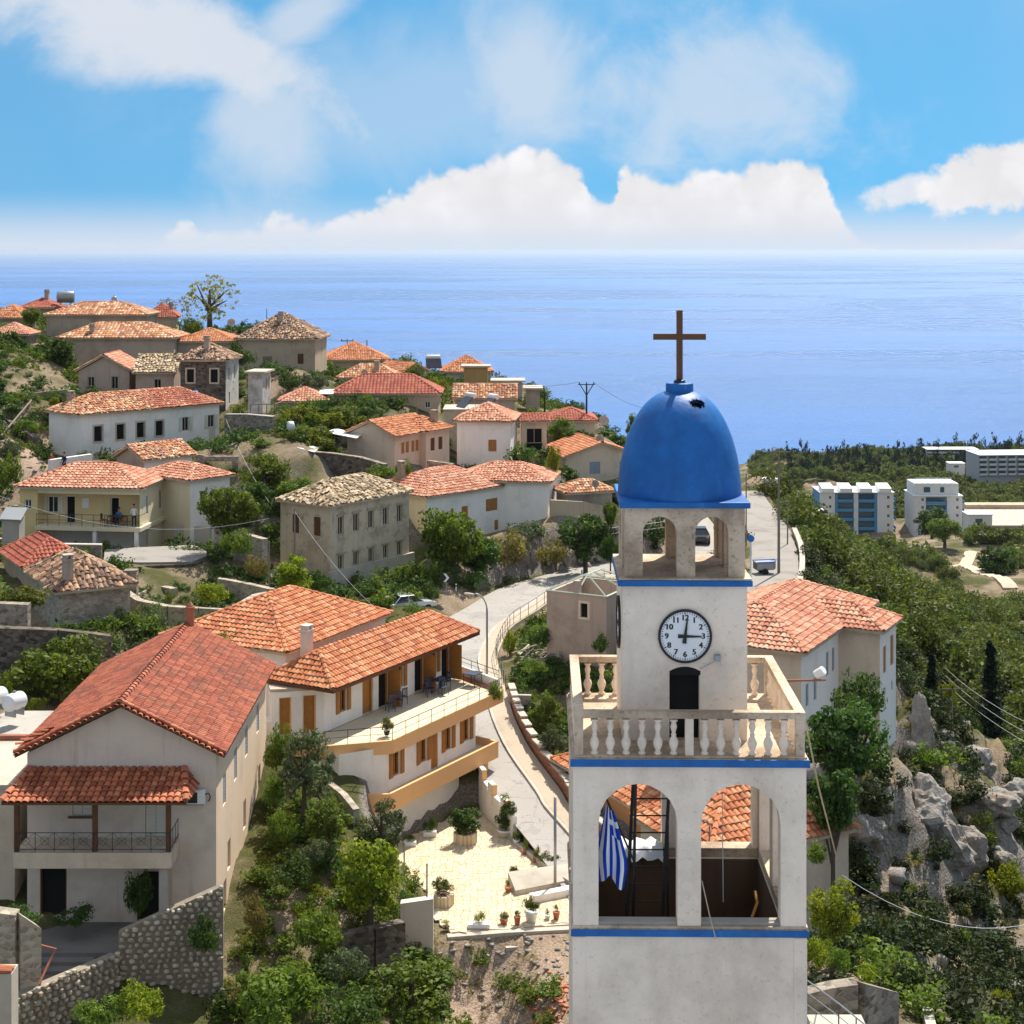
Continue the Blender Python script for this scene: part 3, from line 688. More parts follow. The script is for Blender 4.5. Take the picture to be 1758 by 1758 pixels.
LANE = [(17.6, 112, -24.4), (18.8, 119, -24.7), (20.6, 128, -25), (22.2, 138, -25.2), (23.4, 150, -25.4), (24.0, 162, -25.6), (25, 176, -26)]
for r_ in ROAD + LANE: GP.append(r_)
def _dedupe(pts, eps):
    out = []
    for p in pts:
        if all((p[0] - q[0]) ** 2 + (p[1] - q[1]) ** 2 > eps * eps for q in out): out.append(p)
    return np.array(out)
gp = _dedupe([(float(a), float(b), float(c)) for a, b, c in GP], 1.5)
_d = np.sqrt(((gp[:, None, :2] - gp[None, :, :2]) ** 2).sum(-1) + 9.)
_n = len(gp); _A = np.zeros((_n + 3, _n + 3)); _A[:_n, :_n] = _d + np.eye(_n) * -.25
_A[:_n, _n] = 1; _A[:_n, _n + 1:] = gp[:, :2] / 100; _A[_n:, :_n] = _A[:_n, _n:].T
_w = np.linalg.solve(_A, np.concatenate([gp[:, 2], np.zeros(3)]))
def smooth(a, b, t):
    t = np.clip((t - a) / (b - a), 0, 1); return t * t * (3 - 2 * t)
def polydist(X, Y, line):       # distance to a polyline and the height along it
    best = np.full(X.shape, 1e9); zz = np.zeros(X.shape)
    for (x0, y0, z0), (x1, y1, z1) in zip(line[:-1], line[1:]):
        L2 = (x1 - x0) ** 2 + (y1 - y0) ** 2
        tt = np.clip(((X - x0) * (x1 - x0) + (Y - y0) * (y1 - y0)) / L2, 0, 1)
        d = np.hypot(X - x0 - tt * (x1 - x0), Y - y0 - tt * (y1 - y0)); m_ = d < best
        best = np.where(m_, d, best); zz = np.where(m_, z0 + tt * (z1 - z0), zz)
    return best, zz
def inpoly(X, Y, poly):
    r = np.zeros(X.shape, bool); j = len(poly) - 1
    for i in range(len(poly)):
        xi, yi = poly[i][0], poly[i][1]; xj, yj = poly[j][0], poly[j][1]
        r ^= ((yi > Y) != (yj > Y)) & (X < (xj - xi) * (Y - yi) / (yj - yi + 1e-12) + xi); j = i
    return r
def pd_poly(X, Y, poly):
    d, _ = polydist(X, Y, [(*p[:2], 0) for p in list(poly) + [poly[0]]])
    return np.where(inpoly(X, Y, poly), 0, d)
ZC = -31.1
COURT = [PZ(u, v, ZC).xy for u, v in ((672, 1452), (700, 1438), (800, 1392), (836, 1392), (880, 1432), (925, 1476), (985, 1522), (1000, 1560), (985, 1585), (880, 1592), (775, 1600), (742, 1568), (735, 1530), (690, 1500))]
PADS = [(COURT, ZC - .12, 1.6)]
def ground(X, Y, fine=True):
    X = np.asarray(X, float); Y = np.asarray(Y, float); sh = X.shape; X = X.ravel(); Y = Y.ravel()
    Z = np.empty(X.shape)
    for i in range(0, len(X), 20000):
        x_, y_ = X[i:i + 20000], Y[i:i + 20000]
        Z[i:i + 20000] = np.sqrt((x_[:, None] - gp[:, 0]) ** 2 + (y_[:, None] - gp[:, 1]) ** 2 + 9.) @ _w[:_n] + _w[_n] + (x_ * _w[_n + 1] + y_ * _w[_n + 2]) / 100
    k = np.clip(Y / 150, .3, 6)
    if fine:
        Z += .22 * np.sin(X * .9 + 1.3 * np.sin(Y * .37)) * np.cos(Y * .8 + X * .3) + .12 * np.sin(X * 2.3 + Y * 1.7) * np.sin(Y * 2.9 - X)
        Z += k * .6 * np.sin(X * .11 + 2 * np.sin(Y * .05)) * np.sin(Y * .09 + .5) * smooth(150, 260, Y)
    if fine:      # broken rock of the ravine side
        rk = smooth(9, 16, X) * (1 - smooth(48, 62, X)) * smooth(52, 60, Y) * (1 - smooth(112, 128, Y)); n_ = 0
        for a_, f_, q_ in ((.55, .55, .3), (.36, 1.15, 1.9), (.24, 2.1, 4.1)): n_ = n_ + a_ * (1 - 2 * np.abs(np.sin(X * f_ + 1.4 * np.sin(Y * f_ * .8 + q_))) * np.abs(np.cos(Y * f_ * 1.1 + 1.2 * np.sin(X * f_ * .7 + q_))))
        Z += rk * n_
    for line, hw, bl in ((ROAD, 3.0, 2.6), (LANE, 2.3, 1.6)):
        d, z_ = polydist(X, Y, line); f = 1 - smooth(hw, hw + bl, d); Z = Z * (1 - f) + (z_ - .12) * f
    for poly, z_, bl in PADS:
        d = pd_poly(X, Y, poly); f = 1 - smooth(0.25, bl, d); Z = Z * (1 - f) + z_ * f
    return Z.reshape(sh)
def gz(x_, y_): return float(ground(np.array([x_]), np.array([y_]))[0])
def onground(u, v, d0=35, d1=1500):      # first meeting of the sight line with the ground
    ds = np.concatenate([np.arange(d0, 260, .5), np.geomspace(260, d1, 300)])
    g = ground((u - UC) / F * ds, ds); zr = -(v - HZ) / F * ds
    k = np.argmax(g >= zr)
    if g[k] < zr[k]: k = len(ds) - 1
    return Vector(((u - UC) / F * ds[k], ds[k], g[k]))
def axis(parts): return np.unique(np.concatenate([np.linspace(*p) for p in parts]))
XS = axis([(-1600, -300, 20), (-300, -75, 40), (-75, 75, 230), (75, 300, 60), (300, 1700, 60)])
YS = axis([(22, 60, 50), (60, 150, 170), (150, 250, 120), (250, 700, 110), (700, 2000, 70)])
XX, YY = np.meshgrid(XS, YS); ZZ = ground(XX, YY)
nx, ny = len(XS), len(YS); ii = np.arange(nx * ny).reshape(ny, nx)
Q = np.stack([ii[:-1, :-1], ii[:-1, 1:], ii[1:, 1:], ii[1:, :-1]], -1).reshape(-1, 4)
def _ground(t):
    p = pos(t); nz_ = t.sep(t.n('ShaderNodeNewGeometry').outputs['Normal'])[2]
    n = t.noise(p, .12, 6, .6); n2 = t.noise(p, 1.3, 6, .65); n3 = t.noise(p, 9, 5, .65)
    earth = t.mix(n2, (.15, .105, .07, 1), (.36, .27, .19, 1))
    earth = t.mix(t.mr(n3, .5, .72, 0., .7), earth, (.52, .45, .36, 1))
    grass = t.mix(n3, (.030, .040, .013, 1), (.12, .115, .040, 1))
    c = t.mix(t.mr(n, .38, .58), earth, grass)
    c = t.mix(t.mr(n2, .55, .70, 0., .6), c, (.20, .17, .08, 1))
    rock = t.mix(t.mr(n3, .3, .7), (.10, .085, .07, 1), (.36, .32, .28, 1)); rock = t.mix(t.mr(n2, .45, .7, 0., .6), rock, (.16, .12, .08, 1))
    c = t.mix(t.mr(nz_, .86, .70), c, rock)
    ba = t.n('ShaderNodeAttribute'); ba.attribute_name = 'bare'
    dirt = t.mix(t.mr(n3, .35, .7), (.30, .20, .14, 1), (.56, .43, .34, 1)); dirt = t.mix(t.mr(n2, .5, .7, 0., .6), dirt, (.36, .30, .17, 1))
    c = t.mix(ba.outputs['Fac'], c, dirt)
    finish(t, c, .95, t.m('ADD', n3, n2), .6, .15, .1)
M['ground'] = mat('hillside_ground', _ground)
ter = link('ground', npmesh('ground', np.stack([XX, YY, ZZ], -1).reshape(-1, 3), Q, M['ground'], None, True))
tag(ter, kind='structure')
bare = np.exp(-(((XX + .3) / 4.2) ** 4 + ((YY - 69.5) / 5.5) ** 4)) + np.exp(-(((XX + 45) / 7) ** 4 + ((YY - 149) / 9) ** 4)) * .8
ba_ = ter.data.attributes.new('bare', 'FLOAT', 'POINT'); ba_.data.foreach_set('value', np.clip(bare, 0, 1).astype(np.float32).ravel())
# ---------------------------------------------------------------- sea
SEA = -250.0
def _sea(t):
    p = pos(t); x, y, z = t.sep(p)
    lp = t.vec(t.m('MULTIPLY', x, .00030), t.m('MULTIPLY', y, .00060), 0.)
    patch = t.noise(lp, 1., 4, .55, 0, .6); wind = t.mr(patch, .42, .66)
    st = t.noise(t.vec(t.m('MULTIPLY', x, .0009), t.m('MULTIPLY', y, .006), 0.), 1., 2, .5)
    c = t.mix(wind, (.002, .10, .34, 1), (.004, .145, .45, 1))
    ro = t.m('ADD', t.mr(wind, 0., 1., .26, .64, False), t.mr(st, .35, .7, -.05, .06))
    b1 = t.noise(t.vec(t.m('MULTIPLY', x, .03), t.m('MULTIPLY', y, .06), 0.), 1., 7, .75)
    bb = finish(t, c, ro, b1, .8, 9., .36)
M['sea'] = mat('sea_water', _sea)
mb = MB(); mb.add([(-90000, 400, SEA), (90000, 400, SEA), (90000, 130000, SEA), (-90000, 130000, SEA)], [(0, 1, 2, 3)])
tag(mb.build('sea', M['sea']), kind='structure')
# ---------------------------------------------------------------- road, pavement, kerb, lane
def strip(name, line, o0, o1, dz, m, kind='structure', th=0.0, dens=3):
    fo1 = o1 if callable(o1) else (lambda y_: o1)
    pts = []
    for i in range(len(line) - 1):
        for k in range(dens):
            a = k / dens
            p = [Vector(line[max(0, min(len(line) - 1, i + j))]) for j in (-1, 0, 1, 2)]
            pts.append(.5 * ((2 * p[1]) + (p[2] - p[0]) * a + (2 * p[0] - 5 * p[1] + 4 * p[2] - p[3]) * a * a + (3 * p[1] - p[0] - 3 * p[2] + p[3]) * a ** 3))
    pts.append(Vector(line[-1])); mb = MB(); vs = []
    for i, p in enumerate(pts):
        d = (pts[min(i + 1, len(pts) - 1)] - pts[max(i - 1, 0)]).xy.normalized(); n = Vector((d.y, -d.x))
        for o in (o0, fo1(p.y)):
            vs.append((p.x + n.x * o, p.y + n.y * o, p.z + dz)); vs.append((p.x + n.x * o, p.y + n.y * o, p.z + dz - max(th, .05)))
    k = len(pts); fs = []
    for i in range(k - 1):
        a, b = i * 4, i * 4 + 4
        fs += [(a, a + 2, b + 2, b), (a, b, b + 1, a + 1), (a + 2, a + 3, b + 3, b + 2)]
    fs += [(0, 1, 3, 2), (4 * k - 4, 4 * k - 2, 4 * k - 1, 4 * k - 3)]
    mb.add(vs, fs); o = mb.build(name, m); o['kind'] = kind; return o, pts
# the kerb runs towards the viewer, so picture-right of it is a negative offset
_, RPTS = strip('road', KERB, 0.0, lambda y_: 2.25 + 2.15 * float(smooth(96, 112, np.array(y_))), 0.02, M['road'])
M['pavement'] = plaster('pavement_concrete', (.46, .38, .29), (.25, .2, .15), .4, .1)
strip('pavement', KERB[6:], -1.35, -.19, .16, M['pavement'], th=.8)
strip('kerb', KERB[6:], -.188, -.001, .15, M['paleconc'], th=.5)
_, LPTS = strip('lane', LANE, -1.9, 1.9, .03, M['lane'])
# ---------------------------------------------------------------- ordinary houses
W_ = M['white']; D = 'open'
def row(face, ss, z, w_, h_, st, *ex): return [(face, s, z, w_, h_, st, *ex) for s in ss]
h = S['white']
house(h, 'white_house', 'long white house with open-shuttered windows under a half orange, half dark red tiled roof', W_, T['mixed'],
      wins=row('R', (1.9, 4.3, 6.5, 8.6), -2.6, .85, 1.4, 'hole_sur') + row('R', (11.6, 14.6), -2.4, .8, 1.35, 'openshut', M['trim'], M['shutwhite']) + [('R', 14.7, .7, .8, 1.1, 'shut', M['trim'], M['shutwhite'])], wild=.8, chims=((.12, .75, .6),), pitch=.5)
# newer dark red tiles laid over its right part
V1, Q1, C1 = tile_plane([(h.w * .52, -.02, h.H + .05), (h.w + .02, -.02, h.H + .05), (h.w - h.l / 2, h.l / 2, h.H + h.l * .25 + .06), (h.w * .44, h.l / 2, h.H + h.l * .25 + .06)], .27, .36, .15)
stuff(link('red_tiles', npmesh('red_tiles', V1, Q1, T['red'], C1), h.roof))
h = S['beige']
lowz = .9
house(h, 'old_beige_house', 'old beige two-storey house with stained plaster and straw-coloured tiles above the road', M['beige'], T['old'],
      wins=row('R', (1.25, 3.1, 4.95, 6.8, 8.6), -2.45, .72, 1.45, 'hole') + row('R', (1.25, 3.1, 4.95, 6.8, 8.6), -5.2, .66, 1.15, 'hole') + row('L', (1.4, 3.7), -2.5, .72, 1.5, 'shut', M['brown'], M['brown']) + row('L', (3.7,), -5.4, .7, 1.1, 'hole'), wild=1.5, over=.3, pitch=.5)
e = h.e; mb = MB()
for s in (1.25, 3.1, 4.95, 6.8, 8.6):
    for z_ in (h.H - .9, h.H - 3.95): mb = MB(); mb.box(.3 + s - .55, .12, z_, .3 + s + .55, .3, z_ + .09); mb.build('window_hood', M['grey'], e)
mb = MB(); mb.box(.0, .06, -1.8, h.w + .15, .32, 1.5); mb.build('plinth', M['paleconc'], e)
mb = MB(); mb.box(.04, .32, -1.8, .3, h.l, .9); mb.build('side_plinth', M['concrete'], e)
h = S['midA']
house(h, 'white_shuttered_house', 'white house wing with closed orange wooden shutters above the road bank', W_, T['salmon'], wins=[('R', 4.6, .6, .8, 2.1, 'shut'), ('R', 8.0, 1.9, 1.5, 1.1, 'shut'), ('R', 8.6, .1, .5, .9, 'shut')], sides={'L': M['yellow_pale']}, chims=((.2, .7, 1.2),), pitch=.42, wild=.5)
house(S['midB'], 'plain_white_house', 'windowless white house with low salmon hip roof right of the shuttered wing', W_, T['salmon'], wild=.5, pitch=.4)
house(S['white2'], 'tall_white_house', 'tall white house with one brown shutter and a low salmon pyramid roof', W_, T['salmon'], wins=[('L', 1.75, 1.5, .8, 1.15, 'shut')], kind='hip', wild=.5, pitch=.5)
house(S['cream'], 'cream_gabled_house', 'cream house with plain gable end and four narrow brown shutters beside a stone yard wall', M['cream'], T['orange'], kind='gable', axis='x', wins=row('R', (1.3, 2.0, 2.9, 3.6), -1.7, .5, 1.05, 'shut') + [('R', 5.7, .0, .9, 2.0, 'door_hole')], pitch=.42, wild=.5)
house(S['cream2'], 'cream_annex', 'small cream annex with orange pyramid roof joined to the gabled cream house', M['cream'], T['orange'], kind='pyramid', wins=row('R', (1.1, 2.4), -1.9, .7, 1.2, 'shut', M['brown'], M['brown']), chims=((.7, .3, .5),), pitch=.5)
house(S['longstone'], 'long_stone_house', 'long low stone house with bright red striped hip roof in the village middle', M['tan'], T['red'], wins=[('R', .9, -1.5, .6, .7, 'frame', M['whitepaint'])], pitch=.55, wild=.15, ts=.36)
house(S['smallroof'], 'small_low_house', 'small low house with pale orange pyramid roof among yellow vines', M['tan'], T['salmon'], kind='pyramid', pitch=.5)
house(S['darkroof'], 'big_stone_house', 'large plain stone house with dark weathered roof beneath the lone tree', M['tan'], T['brown'], wins=[('L', 1.7, -2.9, .7, 1.2, 'shut', M['brown'], M['brown']), ('L', 5.6, .2, 1.1, 2., 'door_shut', M['greywood'], M['greywood'])], chims=((.35, .5, 1.9),), pitch=.62, wild=1.2)
house(S['far12'], 'hilltop_orange_roof_house', 'house with broad plain orange hip roof on the skyline right of the large stone house', M['tan'], T['orange'], pitch=.48, wild=.3)
house(S['far13'], 'white_gable_house', 'small white-gabled house with orange roof near the shining water heater', W_, T['orange'], kind='gable', axis='y', pitch=.5)
house(S['far14'], 'low_mottled_roof_house', 'low pale house with mottled salmon roof and a dark chimney behind the long red roof', W_, T['mixed'], pitch=.55, chims=((.62, .3, .6),))
house(S['far15'], 'pyramid_roof_house', 'house with pointed orange pyramid roof rising behind the ochre box', M['paleconc'], T['orange'], kind='pyramid', pitch=.6)
house(S['ochre'], 'ochre_rooftop_block', 'windowless ochre box-shaped building in front of the pointed orange roof', M['ochre'], None, kind='flat')
house(S['far16'], 'striped_roof_house', 'low grey house with orange and cream striped roof behind rooftop water tanks', M['grey'], T['mixed'], kind='gable', axis='x', pitch=.6, wild=.6)
house(S['flat17'], 'flat_parapet_house', 'pale flat-roofed house with dark edging at the village sea end', M['paleconc'], None, kind='flat')
house(S['flat17b'], 'narrow_grey_block', 'narrow plain grey block at the sea end of the village', M['grey'], None, kind='flat')
house(S['far18'], 'seaside_red_roof_house', 'low house with pinkish red hip roof next to the double-armed power pole', M['cream'], T['red'], pitch=.4, wild=.2)
house(S['red18'], 'brown_balcony_house', 'narrow house with red roof and shaded brown balcony beside the tall white house', M['cream'], T['red'], kind='gable', axis='x', pitch=.3, wins=[('R', .5, -2.2, 1.6, 1.5, 'hole'), ('R', .5, .4, 1.7, 1.9, 'door_hole')])
house(S['orange19'], 'blue_grey_window_house', 'tan house with low orange gable roof and two grey-blue shuttered windows beside the dome', M['cream'], T['orange'], kind='gable', axis='y', rise=1.35, wins=row('R', (3.0, 6.1), -1.75, 1.1, 1.2, 'shut', M['whitepaint'], M['bluegrey']), wild=.2)
house(S['low20'], 'sunken_mottled_roof', 'low grey building with mottled hip roof just left of the dome base', M['grey'], T['mixed'], pitch=.5)
house(S['topA'], 'hilltop_long_house', 'long grey-walled house with striped orange hip roof highest on the left hill', M['grey'], T['mixed'], rise=1.5, wild=.3, ts=.4)
house(S['topB'], 'second_long_house', 'long windowless lavender-grey house with striped roof below the highest one', M['pink'], T['mixed'], rise=1.6, wild=.3, ts=.4, chims=((.28, .2, .4),))
house(S['topC'], 'pale_pyramid_roof_house', 'grey house with orange pyramid roof right of the long striped ones', M['grey'], T['orange'], kind='pyramid', rise=1.4, wild=.2)
house(S['topD'], 'dark_red_roof_house', 'pale house with dark red roof half hidden behind the highest long house', M['cream'], T['red'], rise=1.7, chims=((.75, .4, .7),))
house(S['topE'], 'corner_orange_roof_house', 'house with orange roof cut by the left edge of the picture', M['grey'], T['orange'], rise=1.5)
house(S['topF'], 'skyline_red_roof_house', 'house with dull red roof on the skyline beside a water tank', M['grey'], T['red'], rise=1.2, chims=((.6, .5, 1.2),))
house(S['topG'], 'low_left_edge_house', 'low stone house with pinkish roof at the left edge above the trees', M['stone'], T['salmon'], rise=1.3)
house(S['gable22'], 'arched_window_house', 'pinkish gabled house with small arched windows behind the long white house', M['pink'], T['salmon'], kind='gable', axis='y', rise=1.65, wins=[('R', 1.3, .35, .75, 1.3, 'open'), ('R', 3.8, .35, .75, 1.35, 'open')], wild=.5)
house(S['right22'], 'mottled_roof_wing', 'pinkish wing with mottled straw tiles between gabled house and dark stone house', M['pink'], T['old'], kind='gable', axis='x', rise=1.7, wins=[('R', 2.3, .1, .75, 1.3, 'hole')], wild=1.2)
h = S['dark23']
house(h, 'dark_stone_house', 'dark bare-stone house with ragged brown roof and one white side wall', M['darkstone'], T['brown'], sides={'R': M['oldgrey']}, wins=row('L', (1.2, 3.7), -2.3, .75, 1.35, 'hole_sur') + row('R', (1.4, 3.8), -2.2, .6, 1.3, 'hole') + row('R', (1.6,), -4.6, .6, 1.2, 'hole'), wild=1.6, rise=1.5, chims=((.3, .5, 1.2),), gaps=.03)
house(S['annex'], 'grey_veranda_annex', 'flat-roofed weathered grey annex with veranda rail right of the dark stone house', M['oldgrey'], None, kind='flat', wins=row('R', (1.5, 2.6), -1.9, .5, 1.3, 'hole'))
house(S['small24'], 'small_broken_roof_house', 'small white house with patchy orange roof in front of the long white house', W_, T['mixed'], kind='gable', axis='x', pitch=.5, wild=1.0, sides={'L': M['pink']})
house(S['yellow2'], 'white_side_wing', 'white wing with salmon hip roof and brown window behind the yellow house', W_, T['salmon'], wins=[('R', 1.3, -2.2, .6, 1.2, 'shut', M['brown'], M['brown'])], sides={'L': M['yellow_pale']}, pitch=.4)
house(S['oldleft'], 'old_stone_cottage', 'old stone cottage with rough brown barrel tiles at the left, under the yellow house', M['palestone'], T['brown'], wild=1.1, rise=1.5, chims=((.2, .12, .8),))
house(S['redleft'], 'red_roof_edge_house', 'house with plain red roof cut off by the left edge below the yellow house', M['tan'], T['red'], rise=1.4, wild=.15)
house(S['rear'], 'guesthouse_rear_house', 'low white house with broad bright orange hip roof behind the guesthouse', W_, T['orange'], rise=2.0, wild=.25)
h = S['rightwhite']
house(h, 'right_white_house', 'tall white house with large salmon roof on the cliff right of the tower', W_, T['salmon'], wins=row('R', (1.0, 2.4), -3.1, .5, 1.2, 'shut', M['trim'], M['bluegrey']) + row('R', (4.6, 5.7), -2.3, .5, 1.3, 'shut', M['trim'], M['bluegrey']), rise=1.65, wild=.3, deep=3, sides={'L': M['cream']})  # cream left wall puts shade into the colour of a white house
# its cross wing
e = h.e; x0, x1, o = 6.7, 10.7, .3; yo = -2.3
mb = MB()
panel(mb, (x0 + o, yo + o), (0, 1), (-1, 0), 3.2, -3, h.H - .06, [])
mb.build('wing_wall', M['cream'], e)  # cream again paints the shaded left face
mb = MB(); panel(mb, (x0 + o, yo + o), (1, 0), (0, -1), x1 - x0 - 2 * o, -3, h.H - .06, [(.7, 1.3, 1.4, 2.9), (2.2, 2.9, 1.5, 3.2), (.9, 1.2, .1, .6), (2.4, 2.7, .1, .6)])
panel(mb, (x1 - o, yo + o), (0, 1), (1, 0), 3.2, -3, h.H - .06, []); mb.build('wing_front_wall', W_, e)
for s, z_, ww, hh in ((1.0, 1.4, .6, 1.5), (2.55, 1.5, .7, 1.7), (1.05, .1, .3, .5), (2.55, .1, .3, .5)): window(e, (x0 + o, yo + o), (1, 0), (0, -1), s, z_, ww, hh, 'shut', M['trim'], M['wood'] if hh > 1 else M['bluegrey'])
xm = (x0 + x1) / 2; H = h.H; zr = H + 1.0
pl = [[(x0, yo, H), (x1, yo, H), (xm, yo + 2.2, zr)], [(x0, 2.3, H + .02), (x0, yo, H), (xm, yo + 2.2, zr), (xm, 2.35, zr + .0)], [(x1, yo, H), (x1, 2.3, H + .02), (xm, 2.35, zr), (xm, yo + 2.2, zr)]]
roof(e, pl, T['salmon'], [((x0, yo, H), (xm, yo + 2.2, zr)), ((x1, yo, H), (xm, yo + 2.2, zr)), ((xm, yo + 2.2, zr), (xm, 2.3, zr))], name='wing_roof', ts=.29, tr=.39)
house(S['orange28'], 'orange_plaster_house', 'orange plastered roadside house with red tiled roof behind the tower', M['orange'], T['orange'], rise=1.6, wild=.3, wins=[('L', .7, .5, .9, 1.6, 'shut', M['brown'], M['brown'])])
house(S['roof28b'], 'low_orange_roof_house', 'low house whose orange tiles show through the right tower arch', M['cream'], T['orange'], rise=1.6, wild=.3)
house(S['pale28'], 'pale_doorway_house', 'pale house with dark doorway seen through the right tower arch', M['cream'], T['orange'], rise=1.1, wild=.3, wins=[('R', 3.3, 1.3, .75, 2.0, 'door_hole')])
# open-roofed concrete house with pale green rafters
h = S['concrete']; e = thing('unfinished_concrete_house', 'unfinished brown concrete house with bare pale green roof frame by the road', 'house', (h.c.x, h.c.y, h.zb), h.ang)
for p0, d, n, W, hl in (((0, 0), (1, 0), (0, -1), h.w, []), ((0, 0), (0, 1), (-1, 0), h.l, [(1.35, 1.85, 3.0, 3.9)]), ((0, h.l), (1, 0), (0, 1), h.w, []), ((h.w, 0), (0, 1), (1, 0), h.l, [])):
    mb = MB(); panel(mb, p0, d, n, W, -2, h.H, hl); panel(mb, (p0[0] - n[0] * .25, p0[1] - n[1] * .25), d, n, W, 1, h.H, [])
    a = (p0[0], p0[1]); b = (p0[0] + d[0] * W, p0[1] + d[1] * W); mb.obox((a[0] - n[0] * .12, a[1] - n[1] * .12), (b[0] - n[0] * .12, b[1] - n[1] * .12), .30, h.H - .02, h.H + .04)
    mb.build('wall', M['pink'], e)
window(e, (0, 0), (0, 1), (-1, 0), 1.6, 3.0, .5, .9, 'hole_sur', M['yellow_pale'])
ap = Vector((h.w / 2, h.l / 2, h.H + 1.05)); cs = [Vector((0, 0, h.H + .1)), Vector((h.w, 0, h.H + .1)), Vector((h.w, h.l, h.H + .1)), Vector((0, h.l, h.H + .1))]
a2 = ap + Vector((-1.0, 0, 0)); a3 = ap + Vector((1.0, 0, 0))
for p, q in [(cs[0], a2), (cs[3], a2), (cs[1], a3), (cs[2], a3), (a2, a3), (cs[0], cs[1]), (cs[1], cs[2]), (cs[2], cs[3]), (cs[3], cs[0]), ((cs[0] + cs[1]) / 2, ap), ((cs[2] + cs[3]) / 2, ap), ((cs[0] + cs[3]) / 2, a2)]:
    mb = MB(); mb.tube([p, q], .06, 4); mb.build('rafter', M['greenpaint'], e)
mb = MB(); mb.box(.05, 2.0, h.H - .1, .45, 2.4, h.H + .9); mb.build('chimney', M['grey'], e)
mb = MB(); mb.box(.2, .2, h.H - 2.2, h.w - .2, h.l - .2, h.H - 2.1); mb.build('floor_slab', M['paleconc'], e)

# yellow house with recessed balcony
h = S['yellow']; e = thing('yellow_house', 'pale yellow two-storey house with long balcony and tiled hip roof on the left slope', 'house', (h.c.x, h.c.y, h.zb), h.ang); H = h.H; w_, l = h.w, h.l
fb = H - 3.05          # balcony floor
mb = MB(); panel(mb, (.4, .3), (1, 0), (0, -1), w_ - .8, -2, H - .06, [(1.5, 2.0, fb + .75, fb + 2.2), (4.6, 5.3, fb + .75, fb + 2.2)]); mb.build('wall', M['yellow_pale'], e)
for s in (1.75, 4.95): window(e, (.4, .3), (1, 0), (0, -1), s, fb + .75, .5 if s < 3 else .7, 1.45, 'shut', M['whitepaint'], M['bluegrey'])
bk = 1.75
holes = [(2.2, 2.95, fb, fb + 2.1), (5.9, 6.7, fb, fb + 2.15), (7.35, 8.25, fb + .75, fb + 2.1)]
mb = MB(); panel(mb, (bk, .3), (0, 1), (-1, 0), l - 2.2, fb, H - .06, holes); mb.build('balcony_wall', M['yellow'], e)
window(e, (bk, .3), (0, 1), (-1, 0), 2.57, fb, .75, 2.1, 'door_hole', M['whitepaint']); window(e, (bk, .3), (0, 1), (-1, 0), 6.3, fb, .8, 2.15, 'door_hole', M['whitepaint'])
window(e, (bk, .3), (0, 1), (-1, 0), 7.8, fb + .75, .9, 1.35, 'openshut', M['whitepaint'], M['shutwhite'])
mb = MB(); mb.box(bk - .06, 5.05, fb + 1.2, bk - .02, 5.6, fb + 2.0); mb.build('notice_board', M['whitepaint'], e)
mb = MB(); panel(mb, (.4, l - 1.9), (0, 1), (-1, 0), 1.5, -2, H - .06, [(.5, 1.1, fb + 1.2, fb + 2.0)]); panel(mb, (.4, l - 1.9), (1, 0), (0, -1), bk - .4, fb, H - .06, []); panel(mb, (.4, l - .4), (1, 0), (0, 1), w_ - .8, -2, H - .06, [])
mb.build('bay_wall', M['yellow'], e); window(e, (.4, l - 1.9), (0, 1), (-1, 0), .8, fb + 1.2, .6, .8, 'open', M['whitepaint'])
mb = MB(); mb.box(.3, .25, H - .5, .5, l - 1.95, H - .08); mb.build('eave_beam', M['yellow_pale'], e)
mb = MB(); mb.box(-.25, .0, fb - .32, bk + 6, l - 1.95, fb - .01); mb.build('balcony_slab', M['yellow_pale'], e)
rl = MB(); rl.tube([(-.15, .1, fb + .95), (-.15, l - 2, fb + .95)], .025, 5); rl.tube([(-.15, .1, fb + .5), (-.15, l - 2, fb + .5)], .015, 4)
rl.tube([(-.15, .1, fb + .95), (1.6, .1, fb + .95)], .025, 5)
ro_ = rl.build('balcony_rail', M['rail'], e)
for k in range(10): mb = MB(); mb.tube([(-.15, .15 + k * (l - 2.2) / 9, fb), (-.15, .15 + k * (l - 2.2) / 9, fb + .95)], .022, 4); mb.build('baluster', M['rail'], ro_)
for s in (.25, 3.7): mb = MB(); mb.box(-.15, s, -1.5, .15, s + .3, fb - .32); mb.build('column', M['white'], e)
mb = MB(); panel(mb, (2.2, .3), (0, 1), (-1, 0), l - 1, -2, fb - .3, []); mb.build('lower_wall', M['white'], e)
mb = MB(); panel(mb, (.4, .3), (1, 0), (0, -1), 2, -2, fb - .3, []); mb.build('lower_side_wall', M['white'], e)
pl, caps = hip_planes(0, 0, w_, l, H, 1.5, 'y'); roof(e, pl, T['salmon'], caps, ts=.36, tr=.42, wild=.25)
YH = h; YFB = fb
# ---------------------------------------------------------------- big stuccoed house in the left foreground
bx0, bx1, by0, by1 = -21.35, -12.35, 70.0, 85.2; zE, zR = -21.65, -19.45; zB = -30.5
e = thing('stucco_house', 'large cream stuccoed house with long red tiled roof and tiled balcony canopy, left foreground', 'house', (bx0, by0, zB)); BIG = e
Wd, Ln, H = bx1 - bx0, by1 - by0, zE - zB; o = .42; rise = zR - zE
dB = -28.95 - zB       # front ground level at the door
fb = (-25.35) - zB     # balcony floor
